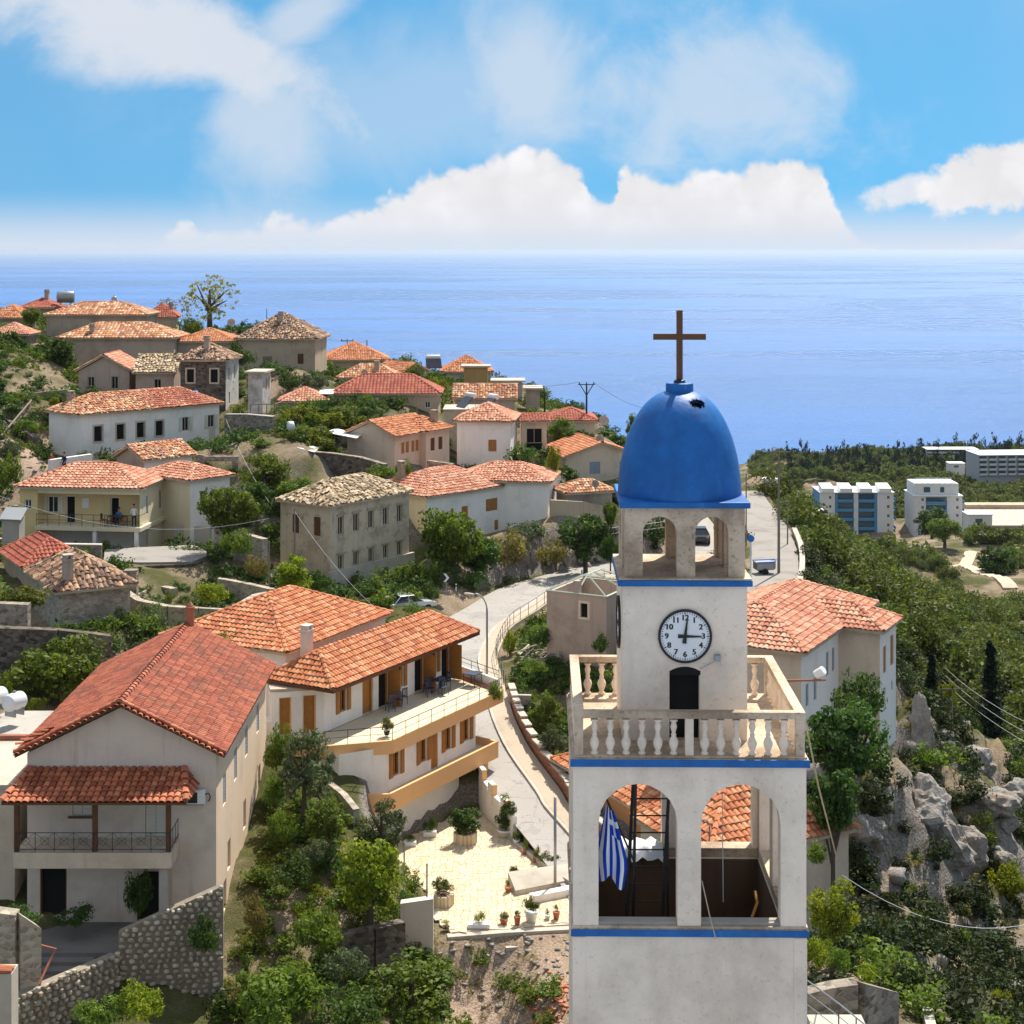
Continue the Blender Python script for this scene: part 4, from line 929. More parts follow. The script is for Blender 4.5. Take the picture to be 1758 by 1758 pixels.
# front gable wall with door and shuttered windows
fh = [(4.75, 6.1, dB, dB + 2.15), (.55, 1.7, dB + .2, dB + 2.4), (1.95, 2.8, fb + .95, fb + 2.25), (5.1, 6.0, fb + .02, fb + 2.2)]
fw = Wd - 2 * o
mb = MB(); panel(mb, (o, o), (1, 0), (0, -1), fw, -2, H - .05, fh, .3)
tt = rise * fw / Wd; mb.add([(o, o, H - .05), (o + fw, o, H - .05), (o + fw / 2, o, H + tt - .05)], [(0, 1, 2)]); mb.build('front_wall', M['peach'], e)
mb = MB(); panel(mb, (o, Ln - o), (1, 0), (0, 1), fw, -2, H - .05, []); mb.add([(o, Ln - o, H - .05), (o + fw, Ln - o, H - .05), (o + fw / 2, Ln - o, H + tt - .05)], [(0, 1, 2)]); mb.build('back_wall', M['peach'], e)
mb = MB(); panel(mb, (o, o), (0, 1), (-1, 0), Ln - 2 * o, -2, H - .05, []); mb.build('side_wall', M['peach'], e)
rh = []
for s, z_, hh in ((2.0, 5.9, 1.35), (4.9, 6.05, 1.45), (8.0, 6.2, 1.4), (11.5, 6.3, 1.4), (3.2, 2.6, 1.3), (7.5, 2.9, 1.35), (12.0, 3.2, 1.3), (2.1, 1.2, 1.3)): rh.append((s - .38, s + .38, z_, z_ + hh))
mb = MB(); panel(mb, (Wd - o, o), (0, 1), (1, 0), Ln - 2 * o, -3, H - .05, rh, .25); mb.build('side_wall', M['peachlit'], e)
for a, b, c, d_ in rh: window(e, (Wd - o, o), (0, 1), (1, 0), (a + b) / 2, c, b - a, d_ - c, 'shut' if c > 5 else 'hole', M['trim'], M['bluegrey'])
# door with stone surround and worn leaf
w0 = window(e, (o, o), (1, 0), (0, -1), (fh[0][0] + fh[0][1]) / 2, dB, 1.35, 2.15, 'door_hole_sur', M['trim'])
for sx in (-1, 1):
    mb = MB(); xx = o + (fh[0][0] + fh[0][1]) / 2; mb.prism([(xx + sx * .675, o - .03), (xx + sx * .675, o + .1), (xx + sx * .33, o + .1), (xx + sx * .33, o - .03)], [dB + 1.9, dB + 1.9, dB + 2.14, dB + 2.14], dB + 2.16); mb.build('corbel', M['trim'], w0)
window(e, (o, o), (1, 0), (0, -1), 1.12, dB + .2, 1.15, 2.2, 'door_hole', M['brown'])
window(e, (o, o), (1, 0), (0, -1), 2.37, fb + .95, .85, 1.3, 'shut', M['shutwhite'], M['shutwhite'])
window(e, (o, o), (1, 0), (0, -1), 5.55, fb + .02, .9, 2.18, 'door_shut', M['shutwhite'], M['shutwhite'])
mb = MB(); mb.box(2.2, o - .12, fb + .86, 3.4, o - .003, fb + .93); mb.build('window_sill', M['brown'], e)
# balcony, posts, rail, canopy
bf = -1.35; bxr = 7.0
mb = MB(); mb.box(.35, bf, fb - .68, bxr, o - .01, fb - .02); mb.build('balcony_slab', M['cream'], e, bevel=.02)
for x_ in (.45, 3.75, 6.85): mb = MB(); mb.box(x_ - .1, bf + .1, fb - .02, x_ + .1, bf + .3, fb + 2.22); mb.build('wooden_post', M['brown'], e, bevel=.012)
mb = MB(); mb.box(6.45, bf + .15, -2, 6.8, bf + .5, fb - .68); mb.build('concrete_pillar', M['concrete'], e, bevel=.02)
rl = MB(); yr = bf + .06
for z_ in (.12, .82): rl.tube([(.45, yr, fb + z_), (6.95, yr, fb + z_)], .018, 5); rl.tube([(6.95, yr, fb + z_), (6.95, o, fb + z_)], .018, 5)
ro_ = rl.build('balcony_rail', M['rail'], e)
for k in range(9):
    mb = MB(); x_ = .45 + k * .8125; mb.tube([(x_, yr, fb), (x_, yr, fb + .84)], .015, 4)
    if k < 8:
        mb.tube([(x_, yr, fb + .12), (x_ + .8, yr, fb + .82)], .008, 4); mb.tube([(x_, yr, fb + .82), (x_ + .8, yr, fb + .12)], .008, 4)
        c_ = Vector((x_ + .4, yr, fb + .47)); mb.tube([c_ + Vector((.18 * math.cos(a), 0, .18 * math.sin(a))) for a in np.linspace(0, 2 * math.pi, 13)], .008, 4, False)
    mb.build('rail_panel', M['rail'], ro_)
for k in range(1, 4):
    mb = MB(); y_ = yr + (o - yr) * k / 3.2; mb.tube([(6.95, y_, fb), (6.95, y_, fb + .84)], .012, 4); mb.build('rail_panel', M['rail'], ro_)
cz0, cz1 = fb + 2.32, fb + 3.02; cy0, cy1 = -2.0, o - .02; cx0, cx1 = .05, 7.75
pl = [[(cx0, cy0, cz0), (cx1, cy0, cz0), (cx1 - .55, cy1, cz1), (cx0 + .55, cy1, cz1)], [(cx0, cy1, cz0), (cx0, cy0, cz0), (cx0 + .55, cy1, cz1)], [(cx1, cy0, cz0), (cx1, cy1, cz0), (cx1 - .55, cy1, cz1)]]
mb = MB()
for p in pl:
    n = len(p); mb.add(p + [(q[0], q[1], q[2] - .1) for q in p], [tuple(range(n)), tuple(range(n, 2 * n))[::-1]] + [(i, (i + 1) % n, n + (i + 1) % n, n + i) for i in range(n)])
can = mb.build('canopy', M['brown'], e)
# one barrel tile, shared by every tile that can be picked apart
def tile_mesh(name, ts, tr, hgt=.085, mt=None):
    prof = [(-.5, 0.), (-.36, .66), (-.12, .97), (.12, .97), (.36, .66), (.5, 0.)]; m_ = MB(); n = len(prof)
    vs = []
    for bb, lift, nar in ((0., .05, 1.), (tr * 1.12, 0., .88)):
        vs += [(px * ts * nar, bb, pz * hgt + lift) for px, pz in prof] + [(px * ts * nar * .86, bb, pz * hgt * .8 + lift - .012) for px, pz in prof]
    m_.add(vs, [(k, k + 1, k + 1 + 2 * n, k + 2 * n) for k in range(n - 1)] + [(n + k + 1, n + k, 0 + k, k + 1) for k in range(n - 1)])
    me = bpy.data.meshes.new(name); me.from_pydata(m_.v, [], m_.f); me.materials.append(mt); return me
def _tileo(t):
    oi = t.n('ShaderNodeObjectInfo').outputs['Random']; p = pos(t)
    c = t.ramp(oi, stops((.30, .065, .032), (.33, .11, .05), (.50, .15, .07), (.56, .20, .10)))
    c = t.mix(t.mr(t.noise(p, 6, 5), .45, .75, 0., .4), c, (.22, .06, .035, 1)); finish(t, c, .75, t.noise(p, 14, 3), .15, .01, .3)
M['tileo'] = mat('canopy_tile', _tileo)
def lay(parent, pl, me, ts, tr, lim=400):
    e0, e1, top = Vector(pl[0]), Vector(pl[1]), Vector(pl[-1]); ex = (e1 - e0); W = ex.length; ex.normalize(); nn = ex.cross(top - e0).normalized()
    if nn.z < 0: nn = -nn
    ey = nn.cross(ex)
    if ey.dot(top - e0) < 0: ey = -ey
    ab = [((Vector(p) - e0).dot(ex), (Vector(p) - e0).dot(ey)) for p in pl]; bm = max(b for _, b in ab); nr = max(1, round(bm / tr)); nc = max(1, round(W / ts))
    rot = Matrix((ex, ey, nn)).transposed().to_4x4()
    for j in range(nr):
        for i in range(nc):
            a, b = (i + .5) * W / nc, (j + .35) * bm / nr
            if not inpoly(np.array([a]), np.array([b]), ab)[0]: continue
            o_ = link('tile', me, parent); p = e0 + ex * a + ey * (b - .35 * bm / nr - .05) + nn * .02
            o_.matrix_local = Matrix.Translation(p) @ rot @ Matrix.Rotation(rnd.gauss(0, .02), 4, 'Z')
tm_ = tile_mesh('tile', .285, .36, .085, M['tileo'])
for p in pl: lay(can, p, tm_, .28, .36)
for a, b in ((pl[0][0], pl[0][3]), (pl[0][1], pl[0][2])):
    a = Vector(a); b = Vector(b); n = 5
    for k in range(n):
        o_ = link('hip_tile', tm_, can); d_ = (b - a).normalized(); s_ = d_.cross(Vector((0, 0, 1))).normalized(); u_ = s_.cross(d_)
        o_.matrix_local = Matrix.Translation(a + (b - a) * k / n + u_ * .07) @ Matrix((s_, d_, u_)).transposed().to_4x4() @ Matrix.Scale(1.15, 4)
# main roof: pressed tiles, barrel rows, ridge; the verge tiles of the gable are single pieces
pls, caps = gable_planes(0, 0, Wd, Ln, H, rise, 'y')
rf = roof(e, pls, T['bighouse'], caps, ts=.23, tr=.40, wild=.12, capr=.17, under=M['brown'], hgt=.075)
vm = tile_mesh('verge_tile', .26, .38, .1, M['tileo'])
for sx, xa in ((1, 0.), (-1, Wd)):
    n = 17; dxz = Vector((sx * Wd / 2, 0, rise)); d_ = dxz.normalized(); up = Vector((0, 1, 0)).cross(d_) if sx < 0 else d_.cross(Vector((0, 1, 0)))
    if up.z < 0: up = -up
    for k in range(n):      # row of tiles laid across the verge, mouths to the front
        o_ = link('verge_tile', vm, rf); p = Vector((xa, -.22, H)) + dxz * ((k + .5) / n) + up * -.05
        o_.matrix_local = Matrix.Translation(p) @ Matrix((d_, Vector((0, 1, 0)), up)).transposed().to_4x4()
        o_ = link('verge_cap', vm, rf); p = Vector((xa, .1, H)) + dxz * (k / n) + up * .07
        s_ = Vector((0, -1, 0)); o_.matrix_local = Matrix.Translation(p) @ Matrix((s_, d_, s_.cross(d_) if s_.cross(d_).z > 0 else -s_.cross(d_))).transposed().to_4x4()
mb = MB(); mb.lathe([(.22, -.3), (.22, 1.0), (.25, 1.0), (.25, 1.08), (.18, 1.1), (.18, 1.15), (.05, 1.33), (.01, 1.44)], 12, Wd / 2 + .15, Ln - .6)
ch = mb.build('chimney', M['chimbrick'], rf); ch.location.z = H + rise - .1
# tiles knocked loose at the front-left verge
for k in range(9):
    o_ = link('loose_tile', vm, rf); o_.location = (.3 + .13 * k, .5 + (k % 3) * .35, H + .28 + .06 * k); o_.rotation_euler = (rnd.uniform(-.1, .1), .45 + rnd.uniform(-.1, .1), rnd.uniform(1.2, 1.9))
# things fixed to or standing by the house
ac = thing('air_conditioner', 'white air conditioner hung on the stuccoed house beside the canopy', 'air conditioner', (bx0 + 7.75, by0 + o - .35, zB + fb + 1.55))
mb = MB(); mb.box(-.45, 0, 0, .4, .3, .58); mb.build('casing', M['whitepaint'], ac, bevel=.02)
mb = MB(); mb.box(-.4, -.02, .06, .08, -.002, .52); mb.build('grille', M['iron'], ac)
mb = MB(); mb.tube([(.4, .1, .4), (.55, .1, .45), (.62, .12, .3), (.55, .2, .1), (.5, .3, .05)], .025, 6); mb.build('hose', M['iron'], ac)
mb = MB(); mb.box(-.4, 0.0, -.06, .35, .33, -.005); mb.build('bracket', M['galv'], ac)
# flat-roofed block with tanks left of it
fr_ = thing('flat_roof_block', 'flat-roofed block with pale concrete roof at the left edge beside the stuccoed house', 'building', (-27, 71, -30))
mb = MB(); mb.box(0, 0, -1, 5.35, 6.2, 6.6); mb.build('wall', M['cream'], fr_)
mb = MB(); mb.box(-.1, -.15, 6.602, 5.4, 6.3, 6.78); mb.build('roof_slab', M['paleconc'], fr_)
mb = MB(); mb.box(-.1, 6.32, 6.3, 5.5, 6.52, 7.0); mb.build('parapet', M['rust'], fr_)
mb = MB(); mb.box(-.1, 6.55, -1, 6.5, 10.5, 7.0); mb.build('rear_wall', M['concrete'], fr_)
def tank(name, label, loc, rz, r=.42, l=.9, m=None):
    e = thing(name, label, 'water tank', loc, rz)
    mb = MB(); n = 20; prof = [(.02, -l / 2 - .09), (r * .6, -l / 2 - .07), (r * .95, -l / 2), (r, -l / 2 + .06), (r, l / 2 - .06), (r * .95, l / 2), (r * .6, l / 2 + .07), (.02, l / 2 + .09)]
    mb.lathe(prof, n); mb.v = [(z_, x_, y_ + r + .25) for x_, y_, z_ in mb.v]; mb.build('tank_body', m or M['tank'], e, True)
    for a in (-l * .3, l * .3): mb = MB(); mb.box(a - .04, -r * .8, 0, a + .04, r * .8, .36); mb.build('cradle', M['galv'], e)
    mb = MB(); mb.tube([(0, 0, 2 * r + .2), (0, 0, 2 * r + .36)], .06, 8); mb.build('filler_cap', M['galv'], e)
    return e
tank('water_tank', 'white cylindrical water tank with grey end on the flat roof', P(25, 1228, 79), R(62))
tank('water_tank', 'white water tank cut by the left edge behind the grey-ended one', P(-7, 1219, 80.5), R(62))
ant = thing('antenna_mast', 'thin leaning twin antenna mast on the flat roof at the left edge', 'antenna', (-25.6, 71.4, -23.2))
for a in (0, .5): mb = MB(); mb.tube([(a, 0, 0), (a - .55, .1, 2.9)], .018, 5); mb.build('pole', M['rust'], ant)
mb = MB(); mb.tube([(-.3, 0, .8), (.9, 0, .8)], .012, 4); mb.build('crossbar', M['galv'], ant)
mb = MB(); mb.box(-.15, -.15, 0, .65, .15, .1); mb.build('foot', M['iron'], ant)

# ---------------------------------------------------------------- guesthouse
Kx, Ky = -9.96, 86.6; ang = R(90 - 29.5)
e = thing('guesthouse', 'white two-storey guesthouse with orange balcony bands, wooden shutters and long tiled roof', 'house', (Kx, Ky, ZC), ang); GH = e
# local: x along the facade to the back right, -y out of the facade
zt, zl, ze = -25.6 - ZC, -28.3 - ZC, -22.95 - ZC
fl = 13.0; doors = []
up = [('door', 4.05, 1.05), ('win', 1.7, 1.25), ('doordark', 5.6, 1.0), ('win', 7.3, 1.2), ('doordark', 9.3, 1.0), ('win', 10.9, 1.2), ('doordark', 12.2, .95)]
hl = []
for k, s, ww in up: hl.append((s - ww / 2 * (.55 if k == 'win' else 1), s + ww / 2 * (.55 if k == 'win' else 1), zt + (.7 if k == 'win' else 0), zt + 2.1))
mb = MB(); panel(mb, (0, 0), (1, 0), (0, -1), fl + .6, zt, ze, hl); mb.build('facade', M['white'], e)
for (k, s, ww), h_ in zip(up, hl):
    if k == 'win': window(e, (0, 0), (1, 0), (0, -1), s, h_[2], h_[1] - h_[0], 1.4, 'openshut', M['wood'])
    elif k == 'door': window(e, (0, 0), (1, 0), (0, -1), s, zt, ww, 2.1, 'door_leaf', M['wood'])
    else:
        d_ = window(e, (0, 0), (1, 0), (0, -1), s, zt, ww, 2.1, 'door_hole', M['wood'])
        mb = MB(); mb.box(s + ww / 2 - .07, -.85, zt + .02, s + ww / 2 - .02, -.0, zt + 2.08); mb.build('open_leaf', M['wood'], d_)
mb = MB(); panel(mb, (fl + .6, 0), (0, 1), (1, 0), 3.3, 0, ze, []); panel(mb, (0, 3.1), (1, 0), (0, 1), fl + .6, 0, ze, []); panel(mb, (0, 0), (0, 1), (-1, 0), 3.1, zt, ze, []); mb.build('side_walls', M['white'], e)
pl, caps = hip_planes(-1.0, -1.3, fl + 1.0, 3.5, ze, 1.35, 'x', 2.0)
rf = roof(e, pl, T['orange'], caps, ts=.27, tr=.37, wild=.2, thick=.18, under=M['brown'])
chimney(rf, 1.4, 2.2, ze + .9, .5, 1.5, M['peach'])
# left block with two doors, facing the viewer more
a2 = R(14) - ang; dl = Vector((-math.cos(a2), -math.sin(a2))); nl = Vector((dl.y, -dl.x)); nl = nl if nl.y < 0 else -nl
LB = 2.75; p1 = dl * LB
mb = MB(); panel(mb, p1, (-dl.x, -dl.y), (nl.x, nl.y), LB, zt, ze - .35, [(.35, 1.0, zt, zt + 2.0), (1.6, 2.3, zt, zt + 2.05)])
bk_ = Vector((-nl.x, -nl.y)) * 3.6; mb.prism([p1 + bk_ * .06, dl * .05 + bk_ * .06, dl * .05 + bk_, p1 + bk_], zt - 2.5, ze - .36)
mb.build('left_block_wall', M['white'], e)
for s, ww, hh in ((.675, .65, 2.0), (1.95, .7, 2.05)): window(e, p1, (-dl.x, -dl.y), (nl.x, nl.y), s, zt, ww, hh, 'door_leaf', M['band'])
mb = MB(); mb.prism([p1 - nl * .1 + dl * .1, nl * .12, bk_ - nl * .0, p1 + bk_ + dl * .1], ze - .348, ze - .2); mb.build('left_block_roof', M['pink'], e)
mb = MB(); mb.prism([p1 + dl * .9 + bk_ * .15, p1 + bk_ * .15, p1 + bk_ * .5, p1 + dl * .9 + bk_ * .5], zt - 2.5, zt + .6); mb.build('yard_wall', M['white'], e)
# upper terrace: floor, orange band, rail
TP = [Vector((-2.0, -1.5)), Vector((0.5, -4.0)), Vector((11.7, -4.15)), Vector((13.6, 0.0)), Vector((0, 0)), p1 + nl * .0, p1 + nl * 1.0]
mb = MB(); mb.prism(TP, zt - .3, zt - .02); mb.build('terrace_floor', M['paving'], e)
def band(name, pts, z0, z1, t_, m):
    mb = MB()
    for p, q in zip(pts[:-1], pts[1:]): mb.obox(p, q, t_, z0, z1)
    return mb.build(name, m, e)
for p, q in zip([p1 + nl * 1.05] + TP[:2], TP[:3]): mb = MB(); mb.obox(p, q + (q - p).normalized() * .05, .16, zt - .62, zt + .06); mb.build('terrace_band', M['band'], e)
mb = MB(); mb.obox(TP[2] + Vector((.1, .25)), TP[3], .16, zt - .6, zt + .62); mb.build('terrace_end_parapet', M['white'], e)
mb = MB(); mb.obox(TP[2] + Vector((-.2, .25)), TP[3] + Vector((-.3, 0)), .2, zt - .01, zt + .12); mb.build('tile_edging', M['terracotta'], e)
def railing(parent, pts, z, h_, name='terrace_rail', step=1.15, bars=(1., .5), r_=.022, m=None):
    mb = MB()
    for b in bars: mb.tube([(p[0], p[1], z + h_ * b) for p in pts], r_ if b == 1 else r_ * .6, 5)
    ro_ = mb.build(name, m or M['rail'], parent)
    for p, q in zip(pts[:-1], pts[1:]):
        p = Vector(p[:2]); q = Vector(q[:2]); n = max(1, int((q - p).length / step))
        for k in range(n + 1): mb = MB(); c_ = p + (q - p) * k / n; mb.tube([(c_.x, c_.y, z), (c_.x, c_.y, z + h_)], r_ * .9, 4); mb.build('rail_post', m or M['rail'], ro_)
    return ro_
railing(e, [TP[0], TP[1], TP[2]], zt + .06, .72)
railing(e, [TP[2] + Vector((.1, .25)), TP[3]], zt + .62, .5)
# lower floor
LF = [Vector((-1.9, -2.3)), Vector((0.3, -3.7)), Vector((9.3, -3.8)), Vector((9.5, 0))]
d0 = (LF[1] - LF[0]).normalized(); n0 = Vector((d0.y, -d0.x)); d1 = (LF[2] - LF[1]).normalized(); n1 = Vector((d1.y, -d1.x))
lw = [(1.0, .75), (3.6, .7), (5.0, .75), (6.1, .7), (8.0, .7)]
hz_ = [(s - .35, s + .35, zl + .65, zl + 1.95) for s, _ in lw if s != 5.0] + [(4.35, 5.05, zl, zl + 2.05)]
mb = MB(); panel(mb, LF[1], d1, n1, (LF[2] - LF[1]).length, zl, zt - .3, hz_); mb.build('lower_facade', M['white'], e)
mb = MB(); panel(mb, LF[0], d0, n0, (LF[1] - LF[0]).length, 0, zt - .3, []); mb.build('lower_left_wall', M['white'], e)
mb = MB(); mb.prism([LF[2], LF[3], Vector((9.4, 2.5)), Vector((9.2, -3.6))], 0, zt - .3); mb.build('lower_end_wall', M['white'], e)
mb = MB(); panel(mb, (-1.9, -2.3), (0, 1), (-1, 0), 4.5, 0, zt - .3, [(.5, 1.5, 1.4, 3.6)]); mb.build('lower_side_wall', M['white'], e)
window(e, (-1.9, -2.3), (0, 1), (-1, 0), 1.0, 1.4, 1.0, 2.2, 'door_hole', M['brown'])
for s in (1.0, 3.6 - .5, 6.1, 8.0): pass
for a, b, c_, d_ in hz_[:-1]: window(e, LF[1], d1, n1, (a + b) / 2, c_, .7, 1.3, 'openshut', M['wood'])
window(e, LF[1], d1, n1, 4.7, zl, .7, 2.05, 'door_shut', M['wood'])
BP = [Vector((-1.9, -2.6)), Vector((-.6, -4.55)), Vector((9.9, -4.85)), Vector((10.3, -2.2))]
mb = MB(); mb.prism([LF[0], BP[0], BP[1], BP[2], BP[3], Vector((9.3, -2.2))], zl - .3, zl - .02); mb.build('lower_balcony_floor', M['paving'], e)
for p, q in zip(BP[:-1], BP[1:]): mb = MB(); mb.obox(p, q + (q - p).normalized() * .05, .15, zl - .55, zl + .38); mb.build('lower_band', M['band'], e)
# ground floor: white retaining wall and porch post
mb = MB(); panel(mb, (0.2, -3.6), (1, 0), (0, -1), 7.6, -1, zl - .3, []); panel(mb, (7.8, -3.6), (0, 1), (1, 0), 4, -1, zl - .3, []); mb.build('ground_wall', M['white'], e)
mb = MB(); mb.box(9.0, -4.6, -1, 9.35, -4.2, zl - .3); mb.build('porch_post', M['band'], e)
mb = MB(); mb.box(7.9, -2.6, -1, 10.2, -2.3, zl - .3); mb.build('porch_wall', M['brownwall'], e)

# courtyard paving: every slab a piece, the nearest as single objects
court = MB(); court.prism(COURT, ZC - .6, ZC - .03); cobj = court.build('courtyard', M['cream']); tag(cobj, kind='structure')
cx_ = [p.x for p in COURT]; cy_ = [p.y for p in COURT]
slabs = []
gx = np.arange(min(cx_), max(cx_), .33); gy = np.arange(min(cy_), max(cy_), .33)
jit = rng.uniform(-.10, .10, (len(gx) + 1, len(gy) + 1, 2))
for i in range(len(gx)):
    for j in range(len(gy)):
        q = [(gx[0] + (i + a) * .33 + jit[i + a, j + b, 0], gy[0] + (j + b) * .33 + jit[i + a, j + b, 1]) for a, b in ((0, 0), (1, 0), (1, 1), (0, 1))]
        c_ = np.mean(q, 0)
        if pd_poly(np.array([c_[0]]), np.array([c_[1]]), COURT)[0] > 0: continue
        slabs.append((c_, q))
slabs.sort(key=lambda s: s[0][1]); rest = MB()
for k, (c_, q) in enumerate(slabs):
    q = [(c_[0] + (a[0] - c_[0]) * .94, c_[1] + (a[1] - c_[1]) * .94) for a in q]; hh = rnd.uniform(0, .012)
    if k < 300:
        mb = MB(); mb.prism([(a[0] - c_[0], a[1] - c_[1]) for a in q], -.03, hh); o_ = mb.build('paving_stone', M['paving'], cobj); o_.location = (c_[0], c_[1], ZC)
    else:
        n0_ = len(rest.f); rest.prism(q, ZC - .03, ZC + hh); rest.c += [rnd.random()] * (len(rest.f) - n0_)
if rest.f: stuff(rest.build('paving', M['paving'], cobj))
# ---------------------------------------------------------------- bell tower
TX, TY = 3.47, 33.78
tw = thing('bell_tower', 'square cream bell tower with blue dome, clock and two arcaded storeys in the foreground', 'tower', (TX, TY, 0), R(-.9)); TW = tw
hw = 2.25
zS, zBk, zL1 = -13.26, -9.98, -1.0
def slab(name, hx, z0, z1, m): mb = MB(); mb.box(-hx, -hx, z0, hx, hx, z1); return mb.build(name, m, tw, bevel=.015)
def ring(name, ho, hi, z0, z1, m):
    mb = MB(); o4 = [(-ho, -ho), (ho, -ho), (ho, ho), (-ho, ho)]; i4 = [(-hi, -hi), (hi, -hi), (hi, hi), (-hi, hi)]
    vs = [(*p, z) for z in (z0, z1) for p in o4 + i4]; fs = []
    for k in range(4):
        j = (k + 1) % 4; fs += [(k, j, 8 + j, 8 + k), (4 + j, 4 + k, 12 + k, 12 + j), (8 + k, 8 + j, 12 + j, 12 + k), (j, k, 4 + k, 4 + j)]
    mb.add(vs, fs); return mb.build(name, m, tw, bevel=.012)
zF = -15.4
mb = MB(); mb.box(-hw, -hw, -26, hw, hw, zF); sh = mb.build('shaft', M['tower'], tw)
ring('shaft_top', hw, hw - .38, zF, zS, M['tower'])
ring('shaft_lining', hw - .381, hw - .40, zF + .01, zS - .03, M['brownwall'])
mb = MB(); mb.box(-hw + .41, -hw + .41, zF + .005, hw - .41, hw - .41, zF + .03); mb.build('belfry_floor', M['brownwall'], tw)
for sx in (-1, 1):
    mb = MB(); x0 = sx * hw - (.22 if sx > 0 else -.0) ; mb.box(min(sx * (hw - .24), sx * (hw + .012)), -hw - .014, -26, max(sx * (hw - .24), sx * (hw + .012)), -hw + .2, zS - .02); mb.build('corner_strip', M['tower'], tw)
ring('ledge', hw + .035, hw - .02, zS + .0, zS + .15, M['tower2'])
mb = MB(); mb.box(-hw - .045, -hw - .06, zS + .01, hw + .045, -hw - .0355, zS + .14); mb.build('blue_band', M['blue'], tw)
ring('ledge_core', hw - .0202, hw - .37, zS + .0, zS + .15, M['tower2'])
ring('ledge_top', hw + .03, hw - .37, zS + .151, zS + .20, M['tower2'])
# an arcaded wall: two round-headed openings cut through a real thickness
def arcade(name, mlist, width, z0, z1, piers, thick, face, m, nseg=10):
    """piers: list of solid x ranges; between them round arches. face: rotation about z"""
    mb = MB(); ys = (0, thick)
    gaps = [(piers[i][1], piers[i + 1][0]) for i in range(len(piers) - 1)]
    topz = z1
    for a, b in piers:
        mb.add([(a, y_, z_) for z_ in (z0, topz) for y_ in ys for _ in (0,)] + [(b, y_, z_) for z_ in (z0, topz) for y_ in ys],
               [(0, 4, 6, 2), (1, 3, 7, 5), (0, 2, 3, 1), (4, 5, 7, 6), (2, 6, 7, 3), (0, 1, 5, 4)])
    for a, b, crown in [(g[0], g[1], mlist) for g in gaps]:
        r = (b - a) / 2; c = (a + b) / 2; zs = crown - r
        arc = [(c - r * math.cos(math.pi * k / nseg), zs + r * math.sin(math.pi * k / nseg)) for k in range(nseg + 1)]
        for (xa, za), (xb, zb_) in zip(arc[:-1], arc[1:]):
            vs = [(xa, 0, za), (xb, 0, zb_), (xb, 0, topz), (xa, 0, topz), (xa, thick, za), (xb, thick, zb_), (xb, thick, topz), (xa, thick, topz)]
            mb.add(vs, [(0, 1, 2, 3), (7, 6, 5, 4), (0, 4, 5, 1), (3, 2, 6, 7)])
    o_ = mb.build(name, m, tw)
    o_.matrix_local = Matrix.Rotation(face, 4, 'Z') @ Matrix.Translation((0, -width, 0))
    return o_
sc1 = 2800 / 31.5
def lx(u): return (u - 1185.5) / sc1
P1 = [(-hw, lx(1029)), (lx(1164.5), lx(1205)), (lx(1341.5), hw)]
P1i = [(P1[0][0] + .36, P1[0][1]), P1[1], (P1[2][0], P1[2][1] - .36)]
zc1 = -(1347 - 430) / sc1; z1a = zS + .201
for k in range(4): arcade('arcade_wall', zc1, hw - .0, z1a, zBk - .0, P1 if k % 2 == 0 else P1i, .36, k * math.pi / 2, M['tower'])
mb = MB(); mb.box(-hw + .3, -hw + .05, z1a - .1, hw - .3, -hw + .30, z1a + .05); mb.build('sill', M['concrete'], tw)
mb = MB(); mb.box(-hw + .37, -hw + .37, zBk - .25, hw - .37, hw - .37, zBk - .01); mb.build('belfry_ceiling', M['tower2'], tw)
slab('balcony_ledge', hw + .05, zBk, zBk + .16, M['tower2'])
mb = MB(); mb.box(-hw - .06, -hw - .075, zBk + .01, hw + .06, -hw - .0505, zBk + .15); mb.build('blue_band', M['blue'], tw)
slab('balcony_floor', hw + .02, zBk + .161, zBk + .2, M['tower2'])
# balustrade
bz0, bz1 = zBk + .2, -8.93; bal_h = bz1 - .13 - bz0
bprof = [(.075, 0), (.075, .05), (.045, .07), (.05, .1), (.085, .2), (.095, .27), (.075, .34), (.042, .40), (.055, .44), (.035, .47), (.05, .53), (.068, .60), (.05, .68), (.035, .72), (.06, .75), (.075, .78), (.075, bal_h)]
bprof = [(r_, z_ * bal_h / .80 if z_ < .79 else bal_h) for r_, z_ in bprof]
mb = MB(); mb.lathe(bprof, 10); bme = bpy.data.meshes.new('baluster'); bme.from_pydata(mb.v, [], mb.f); bme.materials.append(M['tower']); bme.polygons.foreach_set('use_smooth', [True] * len(bme.polygons))
bw = hw - .11
for k in range(4):
    an = k * math.pi / 2; side = bpy.data.objects.new('balustrade', None)
    mb = MB(); mb.box(-bw - .1, -bw - .1, bz1 - .13, bw - .10, -bw + .1, bz1); rl = mb.build('balustrade_rail', M['tower2'], tw, bevel=.012); rl.rotation_euler[2] = an
    mb = MB(); mb.box(-bw - .085, -bw - .085, bz0, -bw + .085, -bw + .085, bz1 - .131); o_ = mb.build('corner_post', M['tower2'], rl)
    mb = MB(); mb.box(-.08, -bw - .075, bz0, .08, -bw + .075, bz1 - .131); o_ = mb.build('middle_post', M['tower'], rl)
    for s in (-1, 1):
        for j in range(6):
            o_ = link('baluster', bme, rl); o_.location = (s * (.30 + j * (bw - .42) / 5.6), -bw, bz0)
